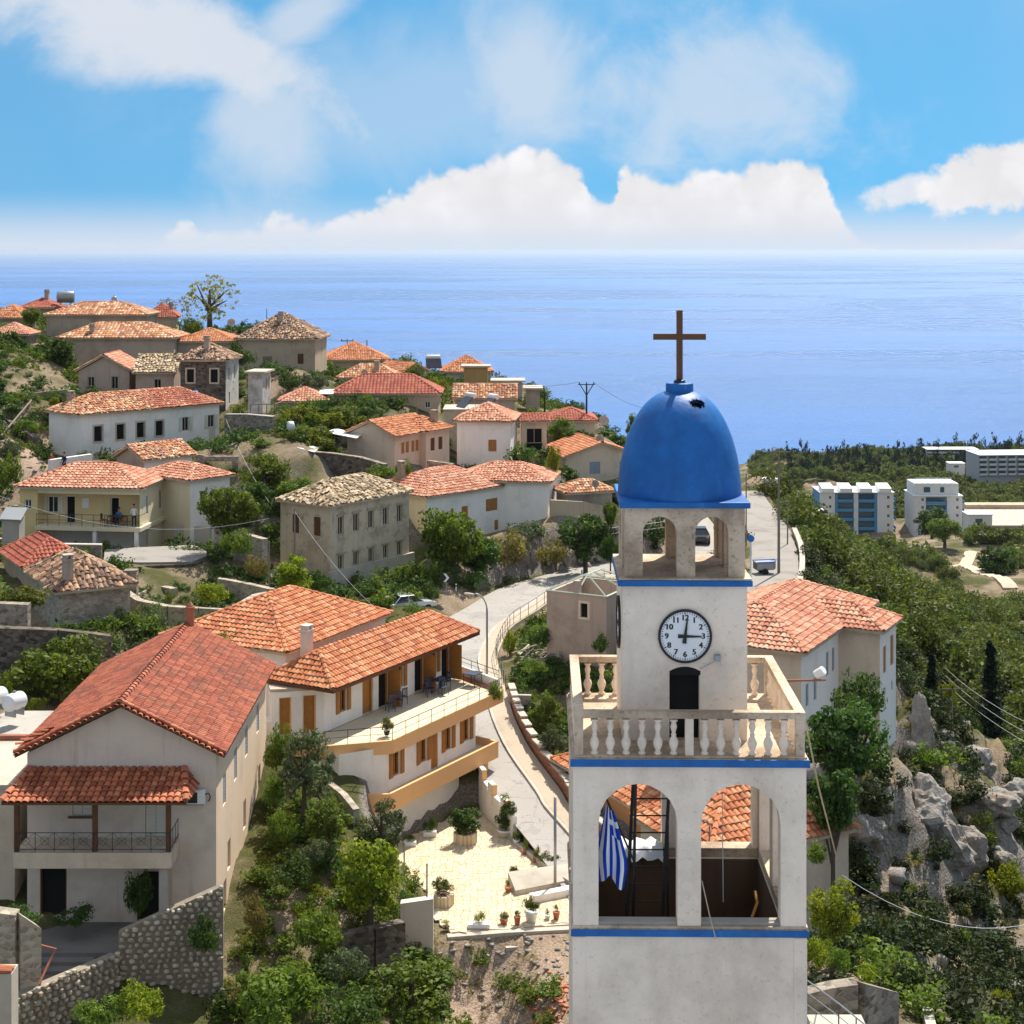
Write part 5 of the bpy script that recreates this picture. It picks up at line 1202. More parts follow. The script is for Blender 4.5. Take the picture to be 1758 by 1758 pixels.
# clock storey
cw = 1.24; zc0, zct = bz0 - .05, -6.55
mb = MB()
for k in range(4):
    ca, sa = math.cos(k * math.pi / 2), math.sin(k * math.pi / 2)
    p0 = (-cw * ca + cw * sa, -cw * sa - cw * ca); panel(mb, p0, (ca, sa), (sa, -ca), 2 * cw, zc0, zct - .14, [(.93, 1.53, zc0 + .02, -8.47)] if k == 0 else [], .3)
mb.build('clock_storey', M['tower'], tw)
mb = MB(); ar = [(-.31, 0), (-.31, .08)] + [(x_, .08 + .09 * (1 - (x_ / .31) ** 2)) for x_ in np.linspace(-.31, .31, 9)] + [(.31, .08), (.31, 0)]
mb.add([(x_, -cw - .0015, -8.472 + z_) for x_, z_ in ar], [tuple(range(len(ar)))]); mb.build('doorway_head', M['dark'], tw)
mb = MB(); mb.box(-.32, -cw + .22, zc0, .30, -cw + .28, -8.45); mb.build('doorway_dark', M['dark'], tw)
def clock(rot):
    c_ = bpy.data.objects.new('clock', None); COL.objects.link(c_); c_.parent = tw
    c_.matrix_local = Matrix.Rotation(rot, 4, 'Z') @ Matrix.Translation((0.0, -cw, -7.69)) @ Matrix.Rotation(math.pi / 2, 4, 'X')
    r_ = .525
    mb = MB(); mb.lathe([(r_ - .03, 0.002), (r_ - .03, .03)], 48); f_ = mb.build('clock_face', M['whitepaint'], c_)
    mb = MB(); n = 48
    mb.lathe([(r_ - .036, .0), (r_ + .012, .0), (r_ + .012, .05), (r_ - .036, .05), (r_ - .036, .0)], n, cap=False); mb.build('clock_rim', M['iron'], c_)
    for k in range(60):
        a = k * math.pi / 30; mb = MB(); l_ = .045 if k % 5 == 0 else .03; wd = .010 if k % 5 == 0 else .005
        d_ = Vector((math.sin(a), math.cos(a))); p = d_ * (.475 - l_); q = d_ * .475; mb.obox(p, q, wd * 2, .0305, .034); mb.build('minute_mark', M['iron'], f_)
    for k in range(1, 13):
        a = k * math.pi / 6; cu = bpy.data.curves.new('numeral', 'FONT'); cu.body = str(k); cu.size = .155; cu.align_x = 'CENTER'; cu.align_y = 'CENTER'; cu.extrude = .002; cu.offset = .001
        cu.materials.append(M['iron']); tmp_ = bpy.data.objects.new('numeral_text', cu); COL.objects.link(tmp_); bpy.context.view_layer.update(); me_ = bpy.data.meshes.new_from_object(tmp_.evaluated_get(bpy.context.evaluated_depsgraph_get())); bpy.data.objects.remove(tmp_); bv = [tuple(v.co) for v in me_.vertices]; bf_ = [tuple(p.vertices) for p in me_.polygons]; mb = MB(); [mb.add([(x_ + s_ * .0065, y_, z_ + .0004 * s_) for x_, y_, z_ in bv], bf_) for s_ in (-1, 0, 1)]; o_ = mb.build('numeral', M['iron'], f_); o_.location = (math.sin(a) * .365, math.cos(a) * .365, .033)
    for nm, a, l_, wd in (('hour_hand', R(91), .33, .05), ('minute_hand', R(7), .36, .055)):
        d_ = Vector((math.sin(a), math.cos(a))); s_ = Vector((d_.y, -d_.x)); mb = MB(); z0 = .04 if nm == 'hour_hand' else .052
        mb.prism([d_ * -.14 - s_ * wd * .8, d_ * -.14 + s_ * wd * .8, s_ * wd * .55, d_ * l_ + s_ * .012, d_ * l_ - s_ * .012, s_ * -wd * .55], z0, z0 + .01); mb.build(nm, M['iron'], c_)
    return c_
clock(0); clock(-math.pi / 2)
fl_ = bpy.data.objects.new('floodlight', None)
mb = MB(); mb.tube([(.30, -cw - .02, -8.34), (.62, -cw - .05, -8.16)], .008, 5); mb.box(.58, -cw - .14, -8.17, .70, -cw - .003, -8.05); mb.build('wall_lamp', M['galv'], tw)
# upper belfry
slab('upper_ledge', cw + .10, zct - .14, zct - .02, M['blue'])
slab('upper_ledge_top', cw + .085, zct - .019, zct + .02, M['tower2'])
sc2 = 2800 / 32.54
def lx2(u): return (u - 1179.0) / sc2
P2 = [(-1.2, lx2(1107)), (lx2(1165), lx2(1197)), (lx2(1254), 1.2)]; P2i = [(P2[0][0] + .3, P2[0][1]), P2[1], (P2[2][0], P2[2][1] - .3)]
zk = -(863 - 430) / sc2 - .0; zk = -5.14
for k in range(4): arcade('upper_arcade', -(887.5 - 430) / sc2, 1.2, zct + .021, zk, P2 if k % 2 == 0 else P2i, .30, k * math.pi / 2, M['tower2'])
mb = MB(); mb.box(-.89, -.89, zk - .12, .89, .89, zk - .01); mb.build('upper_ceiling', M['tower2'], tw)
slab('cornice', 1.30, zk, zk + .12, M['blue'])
# dome with a broken hole near its top
zd = zk + .121; rd = 1.275; hd = 2.13; nseg = 180; nr_ = 110
mb = MB(); vs = []; dome_pts = []
for i in range(nr_ + 1):
    a = i / nr_ * .965; ph = a * math.pi / 2; r_ = rd * math.cos(ph) ** .80; z_ = hd * math.sin(ph) ** 1.12
    for k in range(nseg): th = 2 * math.pi * k / nseg; vs.append((r_ * math.cos(th), r_ * math.sin(th), zd + z_))
hc = math.radians(-60); fs = []; rim = []
for i in range(nr_):
    for k in range(nseg):
        f_ = (i * nseg + k, i * nseg + (k + 1) % nseg, (i + 1) * nseg + (k + 1) % nseg, (i + 1) * nseg + k)
        c_ = Vector(vs[f_[0]]) * .5 + Vector(vs[f_[2]]) * .5; th = math.atan2(c_.y, c_.x); zz_ = c_.z - zd
        dd = abs((th - hc + math.pi) % (2 * math.pi) - math.pi) * math.hypot(c_.x, c_.y)
        if (dd / .18) ** 2 + ((zz_ - 1.90 - .012 * math.sin(th * 37) - .01 * math.sin(th * 90)) / .085) ** 2 < 1: continue
        fs.append(f_)
vs2 = [(x_ * .94, y_ * .94, zd + (z_ - zd) * .965) for x_, y_, z_ in vs]; N = len(vs)
mb.add(vs + vs2, fs + [tuple(i + N for i in f_[::-1]) for f_ in fs])
mb.build('dome', M['blue'], tw, True)
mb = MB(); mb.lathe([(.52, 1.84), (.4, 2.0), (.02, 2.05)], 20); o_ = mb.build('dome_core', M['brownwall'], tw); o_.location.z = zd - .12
mb = MB(); mb.lathe([(.27, 2.05), (.285, 2.06), (.285, 2.27), (.27, 2.28), (.02, 2.285)], 24); o_ = mb.build('dome_cap', M['blue'], tw); o_.location.z = zd
mb = MB(); mb.lathe([(.13, 2.28), (.11, 2.33), (.05, 2.36), (.02, 2.365)], 12); o_ = mb.build('cross_base', M['iron'], tw); o_.location.z = zd
cr = MB(); zc = zd + 2.34; cr.box(-.065 + .0, -.03, zc, .065, .03, -1.235); cr.build('cross_upright', M['brown'], tw, bevel=.008)
cr = MB(); cr.box(-.545, -.034, -1.85, .545, .034, -1.722); cr.build('cross_arm', M['brown'], tw, bevel=.008)
# things in and on the tower
lad = thing('ladder', 'black steel ladder leaning inside the left arch of the tower', 'ladder', (TX - .93, TY - 1.2, zF + .03))
a0, a1 = Vector((-.36, 0, 0)), Vector((-.02, .9, 5.05)); b0, b1 = Vector((.36, 0, 0)), Vector((.72, .9, 5.05))
for p, q in ((a0, a1), (b0, b1)): mb = MB(); mb.tube([p, q], .035, 6); mb.build('stile', M['iron'], lad)
for k in range(15): t_ = (k + .8) / 15.5; mb = MB(); mb.tube([a0 + (a1 - a0) * t_, b0 + (b1 - b0) * t_], .016, 5); mb.build('rung', M['iron'], lad)
lad2 = thing('ladder_support', 'black steel upright standing behind the ladder in the left arch', 'post', (TX - .95, TY - 1.0, zF + .03))
mb = MB(); mb.tube([(-.12, 0, 0), (-.02, .1, 5.0)], .03, 6); mb.build('upright', M['iron'], lad2)
mb = MB(); mb.tube([(.62, .05, 0), (.62, .1, 4.0)], .025, 6); mb.build('upright', M['iron'], lad2)
# flag: blue and white stripes with a white cross in the canton, hanging in folds
def _flag(t):
    uv = t.n('ShaderNodeUVMap').outputs[0]; x, y, _z = t.sep(uv)
    st = t.m('GREATER_THAN', t.m('FRACT', t.m('MULTIPLY', y, 4.5)), .5)
    can_ = t.m('MULTIPLY', t.m('LESS_THAN', x, .37), t.m('GREATER_THAN', y, .445))
    cx = t.m('LESS_THAN', t.m('ABSOLUTE', t.m('SUBTRACT', x, .185)), .04); cy = t.m('LESS_THAN', t.m('ABSOLUTE', t.m('SUBTRACT', y, .722)), .056)
    wh = t.mix(can_, st, t.m('MAXIMUM', cx, cy))
    c = t.mix(wh, (.01, .05, .42, 1), (.75, .78, .82, 1))
    b = finish(t, c, .75, None, spec=.2)
M['flag'] = mat('flag_cloth', _flag)
nu, nv_ = 26, 30; me = bpy.data.meshes.new('flag'); V = []; 
for j in range(nv_ + 1):
    for i in range(nu + 1):
        u_, v_ = i / nu, j / nv_       # gathered at the top, hanging down
        spread = .16 + .46 * min(1, v_ * 1.6) * (1 - .25 * max(0, v_ - .75) / .25)
        x_ = (u_ - .5) * spread + .10 * v_ - .06 * v_ * v_; y_ = .09 * math.sin(u_ * 11 + v_ * 2) * (.4 + v_); z_ = -1.36 * v_ - .34 * abs(u_ - .4) * v_ + .05 * math.sin(u_ * 6)
        V.append((x_, y_, z_))
Fq = [(j * (nu + 1) + i, j * (nu + 1) + i + 1, (j + 1) * (nu + 1) + i + 1, (j + 1) * (nu + 1) + i) for j in range(nv_) for i in range(nu)]
me.from_pydata(V, [], Fq); me.materials.append(M['flag']); uvl = me.uv_layers.new()
for lp in me.loops: i, j = lp.vertex_index % (nu + 1), lp.vertex_index // (nu + 1); uvl.data[lp.index].uv = (j / nv_, i / nu)
me.polygons.foreach_set('use_smooth', [True] * len(me.polygons))
fl = thing('flag', 'blue and white striped flag with white cross hanging in the left tower arch', 'flag', tuple(P(1046, 1388, 32.05)))
o_ = link('cloth', me, fl); mb = MB(); mb.tube([(-.1, .05, .28), (.55, .35, -1.25)], .02, 6); mb.build('staff', M['iron'], fl)
# white sheet over the back parapet
mb = MB(); nn_ = 14; vs = []
for i in range(nn_ + 1):
    for j in range(7):
        a = j / 6; x_ = -1.75 + i * 1.55 / nn_; vs.append((x_, 2.25 - .62 * a + .06 * math.sin(i * 1.3), z1a + .08 + .10 * math.sin(i * 2.1 + j) * .6 + .06 * math.sin(j * 1.9) - (.16 * max(0, a - .7) / .3) - .1 * (a < .1)))
mb.add(vs, [(i * 7 + j, i * 7 + j + 1, i * 7 + j + 8, i * 7 + j + 7) for i in range(nn_) for j in range(6)])
o_ = mb.build('sheet', M['cloth'], None, True); o_.location = (TX, TY - .1, 0); tag(o_, 'crumpled white and pale blue sheet laid over the tower back parapet', 'cloth')
mb = MB(); mb.tube([(0, 0, 0), (.02, .01, -2.2)], .009, 4); tag(mb.build('hanging_wire', M['wire_pale'], loc=tuple(P(1240, 1362, 33)), ), 'thin pale wire hanging straight down in the right tower arch', 'wire')
mb = MB(); mb.tube([P(1205, 1512, 31.6), P(1219, 1575, 31.4), P(1229, 1612, 31.35)], .011, 5); tag(mb.build('bell_rope', M['rope']), 'pale cord with a knot slanting across the tower sill', 'rope')
mb = MB(); mb.tube([P(1296, 1530, 33.2), P(1300, 1550, 33.0), P(1290, 1577, 32.6)], .03, 6); tag(mb.build('bent_stick', M['wood']), 'bent orange stick leaning in the right tower arch corner', 'stick')
lamp = thing('arm_floodlight', 'white floodlight on a rusty horizontal arm sticking out from the tower balustrade', 'lamp', tuple(P(1342, 1169, 34.2)))
mb = MB(); mb.tube([(0, 0, 0), (.95, .15, -.02)], .025, 6); mb.build('arm', M['rust'], lamp)
mb = MB(); mb.lathe([(.03, -.12), (.09, -.1), (.1, .1), (.08, .12)], 12); o_ = mb.build('lamp_head', M['whitepaint'], lamp); o_.location = (.82, .13, .14); o_.rotation_euler = (.5, .9, 0)
mb = MB(); mb.tube([P(1383, 1240, 32), P(1405, 1350, 36), P(1438, 1478, 48)], .02, 5); tag(mb.build('stay_rope', M['rope']), 'tan rope running down from the tower balcony to the garden below', 'rope')
# ---------------------------------------------------------------- foliage
LEAFJ = 1.1
def leaves(centers, radii, nleaf, ls, asp=.55, rg=rng, up=.35, shell=.55, vert=0.):
    """leaf quads on the shells of clumps; returns verts, quads, colour numbers"""
    n = len(centers) * nleaf; C = np.repeat(centers, nleaf, 0); Rr = np.repeat(radii, nleaf, 0)
    d = rg.normal(size=(n, 3)); d /= np.linalg.norm(d, axis=1)[:, None]
    p = C + d * Rr * (shell + (1 - shell) * rg.random((n, 1)))
    nr = d * .6 + rg.normal(size=(n, 3)) * .6 + np.array([0, 0, up]); nr /= np.linalg.norm(nr, axis=1)[:, None]
    a = np.cross(nr, rg.normal(size=(n, 3))); a[:, 2] += vert; a -= nr * (a * nr).sum(1)[:, None]; a /= np.linalg.norm(a, axis=1)[:, None]; b = np.cross(nr, a)
    s = ls * (.35 + 1.2 * rg.random((n, 1)) ** 1.6)
    V = np.stack([p - a * s, p - b * s * asp + nr * s * .15, p + a * s, p + b * s * asp + nr * s * .15], 1).reshape(-1, 3)
    tc = np.clip(np.repeat(rg.random(len(centers)), nleaf) * .5 + rg.random(n) * .5, 0, 1)
    return V, np.arange(n * 4).reshape(-1, 4), tc
def clumps(n, rx, ry, rz, r0, r1, rg, flat=0., hollow=.35):
    d = rg.normal(size=(n, 3)); d /= np.linalg.norm(d, axis=1)[:, None]
    k = hollow + (1 - hollow) * rg.random((n, 1)) ** .6
    c = d * k * np.array([rx, ry, rz]); c[:, 2] = np.where(c[:, 2] < 0, c[:, 2] * (1 - flat), c[:, 2])
    r = r0 + (r1 - r0) * rg.random((n, 1)); return c, np.concatenate([r, r, r * .8], 1)
LEAF = {}
def leafset(kind, seed):
    key = (kind, seed)
    if key in LEAF: return LEAF[key]
    g = np.random.default_rng(100 + seed * 17 + sum(map(ord, kind)))
    if kind in ('broad', 'deep', 'citrus'): c, r = clumps(42, 1.5, 1.5, 1.35, .34, .66, g); a = leaves(c, r, 130, .105 if kind != 'deep' else .115, .55, g)
    elif kind == 'olive': c, r = clumps(34, 1.5, 1.5, 1.5, .3, .6, g); a = leaves(c, r, 120, .13, .28, g, .2, .4, .8)
    elif kind == 'plane': c, r = clumps(110, 1.75, 1.75, 1.6, .14, .34, g, 0, .40); a = leaves(c, r, 20, .075, .6, g, .3, .1)
    elif kind == 'cypress':
        z = g.random(90); c = np.stack([g.normal(0, .22, 90) * (1 - z) ** .7, g.normal(0, .22, 90) * (1 - z) ** .7, z * 5.6 - 2.8], 1); rr = (.14 + .34 * (1 - z) ** .75)[:, None]; a = leaves(c, np.concatenate([rr, rr, rr * 1.5], 1), 40, .13, .35, g, 0, .6, 1.5)
    elif kind == 'spiky': c, r = clumps(1, .01, .01, .01, .9, .9, g); a = leaves(c, r * .55, 60, .5, .07, g, .0, .3, .6)
    elif kind == 'reed': c, r = clumps(7, .5, .5, .4, .25, .4, g); a = leaves(c, r, 34, .34, .06, g, 0., .2, 3.)
    else: c, r = clumps(26, 1.4, 1.4, .85, .32, .62, g, .6, .3); a = leaves(c, r, 110, .095 if kind != 'vine' else .115, .5, g)
    m_ = L[{'shrub': 'broad', 'deepshrub': 'deep', 'olivebush': 'olive', 'dry': 'dry', 'vine': 'vine', 'spiky': 'citrus', 'reed': 'vine', 'citrusbush': 'citrus', 'bloom': 'bloom'}.get(kind, kind)]
    me = npmesh(kind + '_foliage', a[0], a[1], m_, a[2]); ext = a[0].max(0) - a[0].min(0); LEAF[key] = (me, ext, a[0].min(0)); return LEAF[key]
NP = [0]
def plant(kind, label, u, v, w_, h_, d=None, name=None, group=None, cat=None, lean=0., at=None):
    """crown centred on picture point u,v, w_ x h_ picture units, at distance d"""
    NP[0] += 1; seed = NP[0] % 3; me, ext, mn = leafset(kind, seed)
    if d is None: d = onground(u, v + h_ * .45).y
    c = P(u, v, d); sx = w_ * d / F / ext[0]; sz = h_ * d / F / ext[2]
    g = gz(c.x, c.y) if at is None else at
    tree = kind in ('broad', 'deep', 'citrus', 'olive', 'plane', 'cypress')
    base = min(g, c.z - ext[2] * sz * .45) if tree else c.z
    if tree:
        e = thing(name or kind + '_tree', label, cat or 'tree', (c.x, c.y, base), 0, group); hgt = c.z - base
        cr = link('crown', me, e); cr.location = (0, 0, hgt); cr.scale = (sx, sx, sz); cr.rotation_euler[2] = rnd.uniform(0, 6)
        r_ = max(.05, .055 * w_ * d / F); tr = MB(); hx = ext[0] * sx * .32; hzz = ext[2] * sz * .3
        tr.tube([(lean, 0, -.3), (lean * .6, 0, hgt * .35), (0, 0, hgt * .75), (0, 0, hgt + hzz * .6)], [r_, r_ * .8, r_ * .6, r_ * .25], 7)
        for k in range(6 if kind != 'cypress' else 0):
            a = k * 1.05 + rnd.random(); q = Vector((math.cos(a) * hx, math.sin(a) * hx, hgt + hzz * rnd.uniform(-.4, 1.3)))
            s0 = Vector((0, 0, hgt * rnd.uniform(.55, .85))); tr.tube([s0, (s0 + q) / 2 + Vector((0, 0, .1)), q], [r_ * .45, r_ * .3, r_ * .1], 5)
        tr.build('trunk', L['wood'], e); return e
    o_ = link(name or 'shrub', me); o_.location = c; o_.scale = (sx, sx, sz); o_.rotation_euler[2] = rnd.uniform(0, 6)
    return tag(o_, label, cat or 'shrub', group)
PLANTS = [
 # hill village
 ('plane', 'lone sparse tree with yellowing leaves on the hilltop skyline', 360, 512, 105, 84, 214, 'hilltop_tree'),
 ('deep', 'dark rounded tree left of the pinkish gabled house', 95, 625, 96, 104, 181, 'dark_tree'),
 ('broad', 'green tree at the left edge above the stone terrace wall', 28, 655, 96, 82, 174, 'edge_tree'),
 ('deep', 'tall dark tree at the left edge under the low stone house', 15, 603, 70, 70, 186, 'edge_tree'),
 ('broad', 'small tree on the skyline in front of the dull red roof', 53, 541, 32, 34, 204, 'skyline_tree'),
 ('plane', 'faint sparse treetop behind the dark red roof on the skyline', 287, 528, 40, 34, 222, 'sparse_tree'),
 ('deepshrub', 'dark bush between the orange pyramid roof and the big stone house', 412, 612, 62, 50, 178),
 ('shrub', 'bush at the foot of the lone hilltop tree', 326, 560, 46, 30, 205),
 ('deepshrub', 'dark bush below the big stone house beside a low wall', 497, 657, 46, 34, 176),
 ('olivebush', 'grey-green bush next to the small pale pyramid roof', 540, 657, 50, 32, 172),
 ('shrub', 'small bright bush beside the white-gabled house', 712, 641, 40, 30, 186),
 ('citrusbush', 'orange-tinged bush beneath the shining water heater', 748, 662, 46, 26, 180),
 ('broad', 'round green tree growing in the yard below the brown balcony house', 962, 738, 50, 46, 168, 'yard_tree'),
 ('deep', 'dark tree right of the brown balcony house', 990, 752, 50, 34, 167, 'yard_tree'),
 ('citrusbush', 'yellow-green bush against the grey wall below the brown balcony', 951, 792, 26, 50, 152),
 ('broad', 'thin young tree standing against the sea beside the dome', 1086, 733, 26, 50, 170, 'young_tree'),
 ('vine', 'yellowing vine over a pergola left of the long red roof', 512, 716, 76, 42, 160),
 ('vine', 'yellow-green vine in the village middle, below the long stone house', 588, 722, 80, 44, 159),
 ('vine', 'vine patch above the stone yard wall, beside white sheeting', 545, 755, 82, 40, 153),
 ('vine', 'vine trailing down right of the weathered annex', 487, 742, 44, 56, 157),
 ('deepshrub', 'dark climber on the long stone house wall', 632, 703, 44, 32, 167),
 ('citrusbush', 'yellow-green bush in front of the long stone house right end', 655, 727, 48, 22, 160),
 # around the white and yellow houses
 ('broad', 'spreading fig tree with leaning trunk in front of the white side wing', 395, 868, 104, 92, 127, 'fig_tree'),
 ('broad', 'bushy green tree right of the white house, higher up the slope', 455, 815, 92, 74, 141, 'bushy_tree'),
 ('deep', 'dark bushy tree between the fig tree and the old beige house', 440, 858, 70, 60, 133, 'bushy_tree'),
 ('broad', 'low green tree behind the old beige house roof', 505, 838, 66, 48, 139, 'low_tree'),
 ('shrub', 'green bush on the slope under the fig tree', 405, 935, 60, 50, 122),
 ('dry', 'dry bush on the earth bank left of the old beige house', 440, 975, 44, 40, 120),
 ('citrus', 'round yellow-green tree at the corner of the old beige house', 502, 985, 72, 66, 117, 'round_tree'),
 ('deepshrub', 'dark bush beside the old beige house lower wall', 548, 1000, 44, 40, 122),
 ('shrub', 'bush at the left edge beside the yellow house', 12, 820, 52, 70, 136),
 ('olivebush', 'bush on the rubble slope left of the white house', 20, 775, 46, 40, 146),
 ('shrub', 'leafy bush below the stone terrace wall left of the white house', 45, 733, 44, 26, 154),
 ('citrusbush', 'small bush on the wall behind the white house chimney', 92, 690, 20, 18, 158),
 ('shrub', 'bush in front of the cream gabled house', 655, 812, 60, 26, 143),
 ('shrub', 'small leafy bush at the corner of the cream gabled house', 693, 806, 34, 34, 146),
 ('deepshrub', 'dark bush below the little stone yard right of the cream house', 742, 815, 42, 24, 146),
 # road bank
 ('broad', 'tall glossy tree in front of the white shuttered wing on the road bank', 778, 918, 110, 118, 134, 'bank_tree'),
 ('deep', 'dark tree low on the road bank right of the glossy tree', 826, 955, 70, 60, 136, 'bank_tree'),
 ('dry', 'brownish bush in the middle of the road bank', 872, 945, 80, 66, 139),
 ('olivebush', 'grey-green bush high on the bank under the plain white wall', 905, 912, 76, 36, 142),
 ('deep', 'dark round tree on the bank below the tan yard wall', 1005, 922, 88, 78, 141, 'round_dark_tree'),
 ('deepshrub', 'dark bush on the bank next to the tower belfry', 1046, 945, 46, 60, 139),
 ('broad', 'small tree against the tan wall beside the dome', 1048, 880, 26, 50, 141, 'small_tree'),
 ('dry', 'dry brown bush above the road cutting', 950, 950, 60, 44, 139),
 ('shrub', 'green bush by the chevron road sign', 735, 990, 54, 50, 131),
 # left, behind the stuccoed house
 ('broad', 'large dense round tree beyond the flat roof, left of the red roof', 95, 1142, 156, 112, 86, 'dense_tree'),
 ('vine', 'thick green climber on the old stone cottage', 38, 1026, 92, 34, 92),
 ('shrub', 'leafy tree-like bush between cottage and red roof chimney', 215, 1078, 52, 62, 99),
 ('olivebush', 'bright willowy bush left of the red roof chimney', 262, 1065, 60, 56, 100),
 ('olivebush', 'pale willowy bush right of the red roof chimney', 345, 1072, 52, 40, 99),
 ('citrusbush', 'green bush filling the ruined stone enclosure', 366, 1018, 62, 36, 110),
 ('reed', 'yellow spiky plant behind the red roof chimney top', 293, 1022, 30, 28, 106),
 ('shrub', 'dark leafy bush against the guesthouse rear roof', 388, 1098, 66, 26, 93),
 ('shrub', 'low green bush at the left edge below the dense tree', 10, 1190, 40, 70, 84),
 ('citrusbush', 'small yellow-green bush beside the water tanks', 62, 1208, 46, 22, 83),
 # garden between stuccoed house and guesthouse
 ('olive', 'dark-centred olive tree below the guesthouse terrace', 522, 1322, 104, 128, 79, 'olive_tree'),
 ('shrub', 'leafy bush beside the stuccoed house right wall, upper part', 480, 1290, 56, 80, 82),
 ('olive', 'grey feathery olive in front of the guesthouse lower band', 655, 1418, 88, 92, 79.5, 'olive_tree'),
 ('citrus', 'bright yellow-green citrus tree in the garden centre', 635, 1500, 138, 132, 72.5, 'citrus_tree'),
 ('broad', 'green bush-like tree between the olive and the citrus tree', 565, 1408, 80, 76, 76.5, 'garden_tree'),
 ('shrub', 'broad-leaved bush close to the stuccoed house wall', 480, 1425, 60, 64, 76),
 ('deepshrub', 'dark bush on the garden bank under the broad-leaved one', 500, 1500, 90, 60, 72.5),
 ('shrub', 'bright bush at the foot of the garden bank', 545, 1600, 90, 70, 69),
 ('olivebush', 'grey-green bush left of the garden retaining wall', 595, 1660, 76, 60, 67),
 ('shrub', 'large leafy bush at the bottom edge left of centre', 480, 1712, 170, 100, 64),
 ('broad', 'big pale-leaved tree at the bottom edge in front of the rubble slope', 705, 1698, 190, 122, 64.5, 'pale_leaved_tree'),
 ('deepshrub', 'dark bush at the bottom edge beside the pale-leaved tree', 600, 1735, 120, 70, 63),
 ('dry', 'reddish dry bush under the stuccoed house corner', 420, 1700, 70, 46, 66),
 ('deepshrub', 'dark ivy mound on the rubble wall by the house corner', 350, 1610, 60, 76, 65.2),
 ('citrusbush', 'bright yellow-green bush at the bottom left corner wall', 235, 1722, 96, 66, 61),
 ('shrub', 'dark green bush at the bottom edge left of the rubble wall', 165, 1740, 90, 50, 60.5),
 ('deepshrub', 'dark bush growing on the stone hut at the left edge', 35, 1575, 80, 34, 63.5),
 ('deepshrub', 'trailing dark creeper in front of the stuccoed house door', 236, 1535, 46, 84, 69.3),
 ('deepshrub', 'low dark plants along the stuccoed house front wall', 130, 1572, 84, 26, 69),
 ('shrub', 'leafy bush on the steep bank below the house wall', 470, 1360, 40, 60, 79),
 ('dry', 'dry grass bush at the foot of the stuccoed house right wall', 435, 1570, 46, 70, 70),
 ('olivebush', 'small grey bush on the bank above the dark bush', 540, 1460, 56, 40, 74.5),
 # behind the road wall, round the tower
 ('broad', 'green tree behind the brick-topped road wall left of the tower', 938, 1228, 60, 76, 98, 'wall_tree'),
 ('olive', 'grey-green tree low behind the road wall next to the tower', 950, 1270, 56, 50, 94, 'wall_tree'),
 ('citrusbush', 'yellow-green bush on the pavement railing', 876, 1108, 28, 52, 113),
 ('deepshrub', 'dark bush against the unfinished concrete house', 1030, 1108, 32, 40, 104),
 ('shrub', 'low bush beside the timber pile', 915, 1145, 54, 26, 101),
 ('deepshrub', 'dark bush between timber pile and concrete house', 930, 1095, 44, 34, 108),
 ('deep', 'large dark spreading tree on the cliff right of the tower balustrade', 1448, 1275, 160, 130, 73, 'cliff_tree'),
 ('deep', 'dark tree hanging below the cliff tree beside the tower', 1430, 1370, 104, 110, 70, 'cliff_tree'),
 ('deepshrub', 'dark brambles on the rock under the right white house', 1470, 1200, 110, 84, 80),
 ('citrus', 'feathery yellow-green tree right of the tower sill', 1428, 1560, 92, 112, 54, 'garden_tree'),
 ('shrub', 'pale bush at the end of the tan rope', 1400, 1468, 52, 40, 60),
 ('citrusbush', 'bright green bush beside the tower base', 1400, 1640, 66, 56, 49),
 ('spiky', 'spiky yellow-green yucca on the stone terrace right of the tower', 1488, 1672, 56, 66, 49.5, 'yucca'),
 ('shrub', 'bush left of the yucca above the terrace wall', 1440, 1650, 50, 44, 50.5),
 ('olivebush', 'grey-leaved bush right of the yucca', 1540, 1680, 60, 50, 52),
 ('citrus', 'small sunlit pine-like tree at the bottom right', 1718, 1730, 44, 74, 62, 'small_pine'),
 ('cypress', 'tall dark cypress at the right edge of the hillside', 1700, 1190, 62, 200, 124, 'cypress_tree'),
 ('cypress', 'shorter dark cypress left of the power pole', 1600, 1176, 48, 116, 120, 'cypress_tree'),
 ('citrus', 'yellow-green tree beside the power pole', 1625, 1200, 36, 76, 122, 'pole_tree'),
 ('broad', 'round green tree at the end of the dirt track', 1622, 905, 60, 44, 470, 'track_tree'),
 ('deep', 'dark round tree in front of the blue apartment block', 1600, 895, 60, 50, 520, 'plain_tree'),
 ('deep', 'dark bushy tree right of the dirt track fork', 1712, 965, 80, 56, 400, 'plain_tree'),
 ('citrusbush', 'sunlit bush on the rocky slope, right edge', 1730, 1510, 74, 60, 84),
 ('olivebush', 'grey bush below the large pale boulders', 1590, 1500, 70, 44, 80),
 ('dry', 'dry golden bush above the boulders', 1620, 1330, 50, 44, 100),
 ('deepshrub', 'dark bush right of the yellow-green pole tree', 1660, 1250, 44, 50, 118),
]
for p in PLANTS:
    kind, lab, u, v, w_, h_, d, *nm = p
    plant(kind, lab, u, v, w_, h_, d, nm[0] if nm else None, lean=-.8 if nm and nm[0] == 'fig_tree' else 0.)

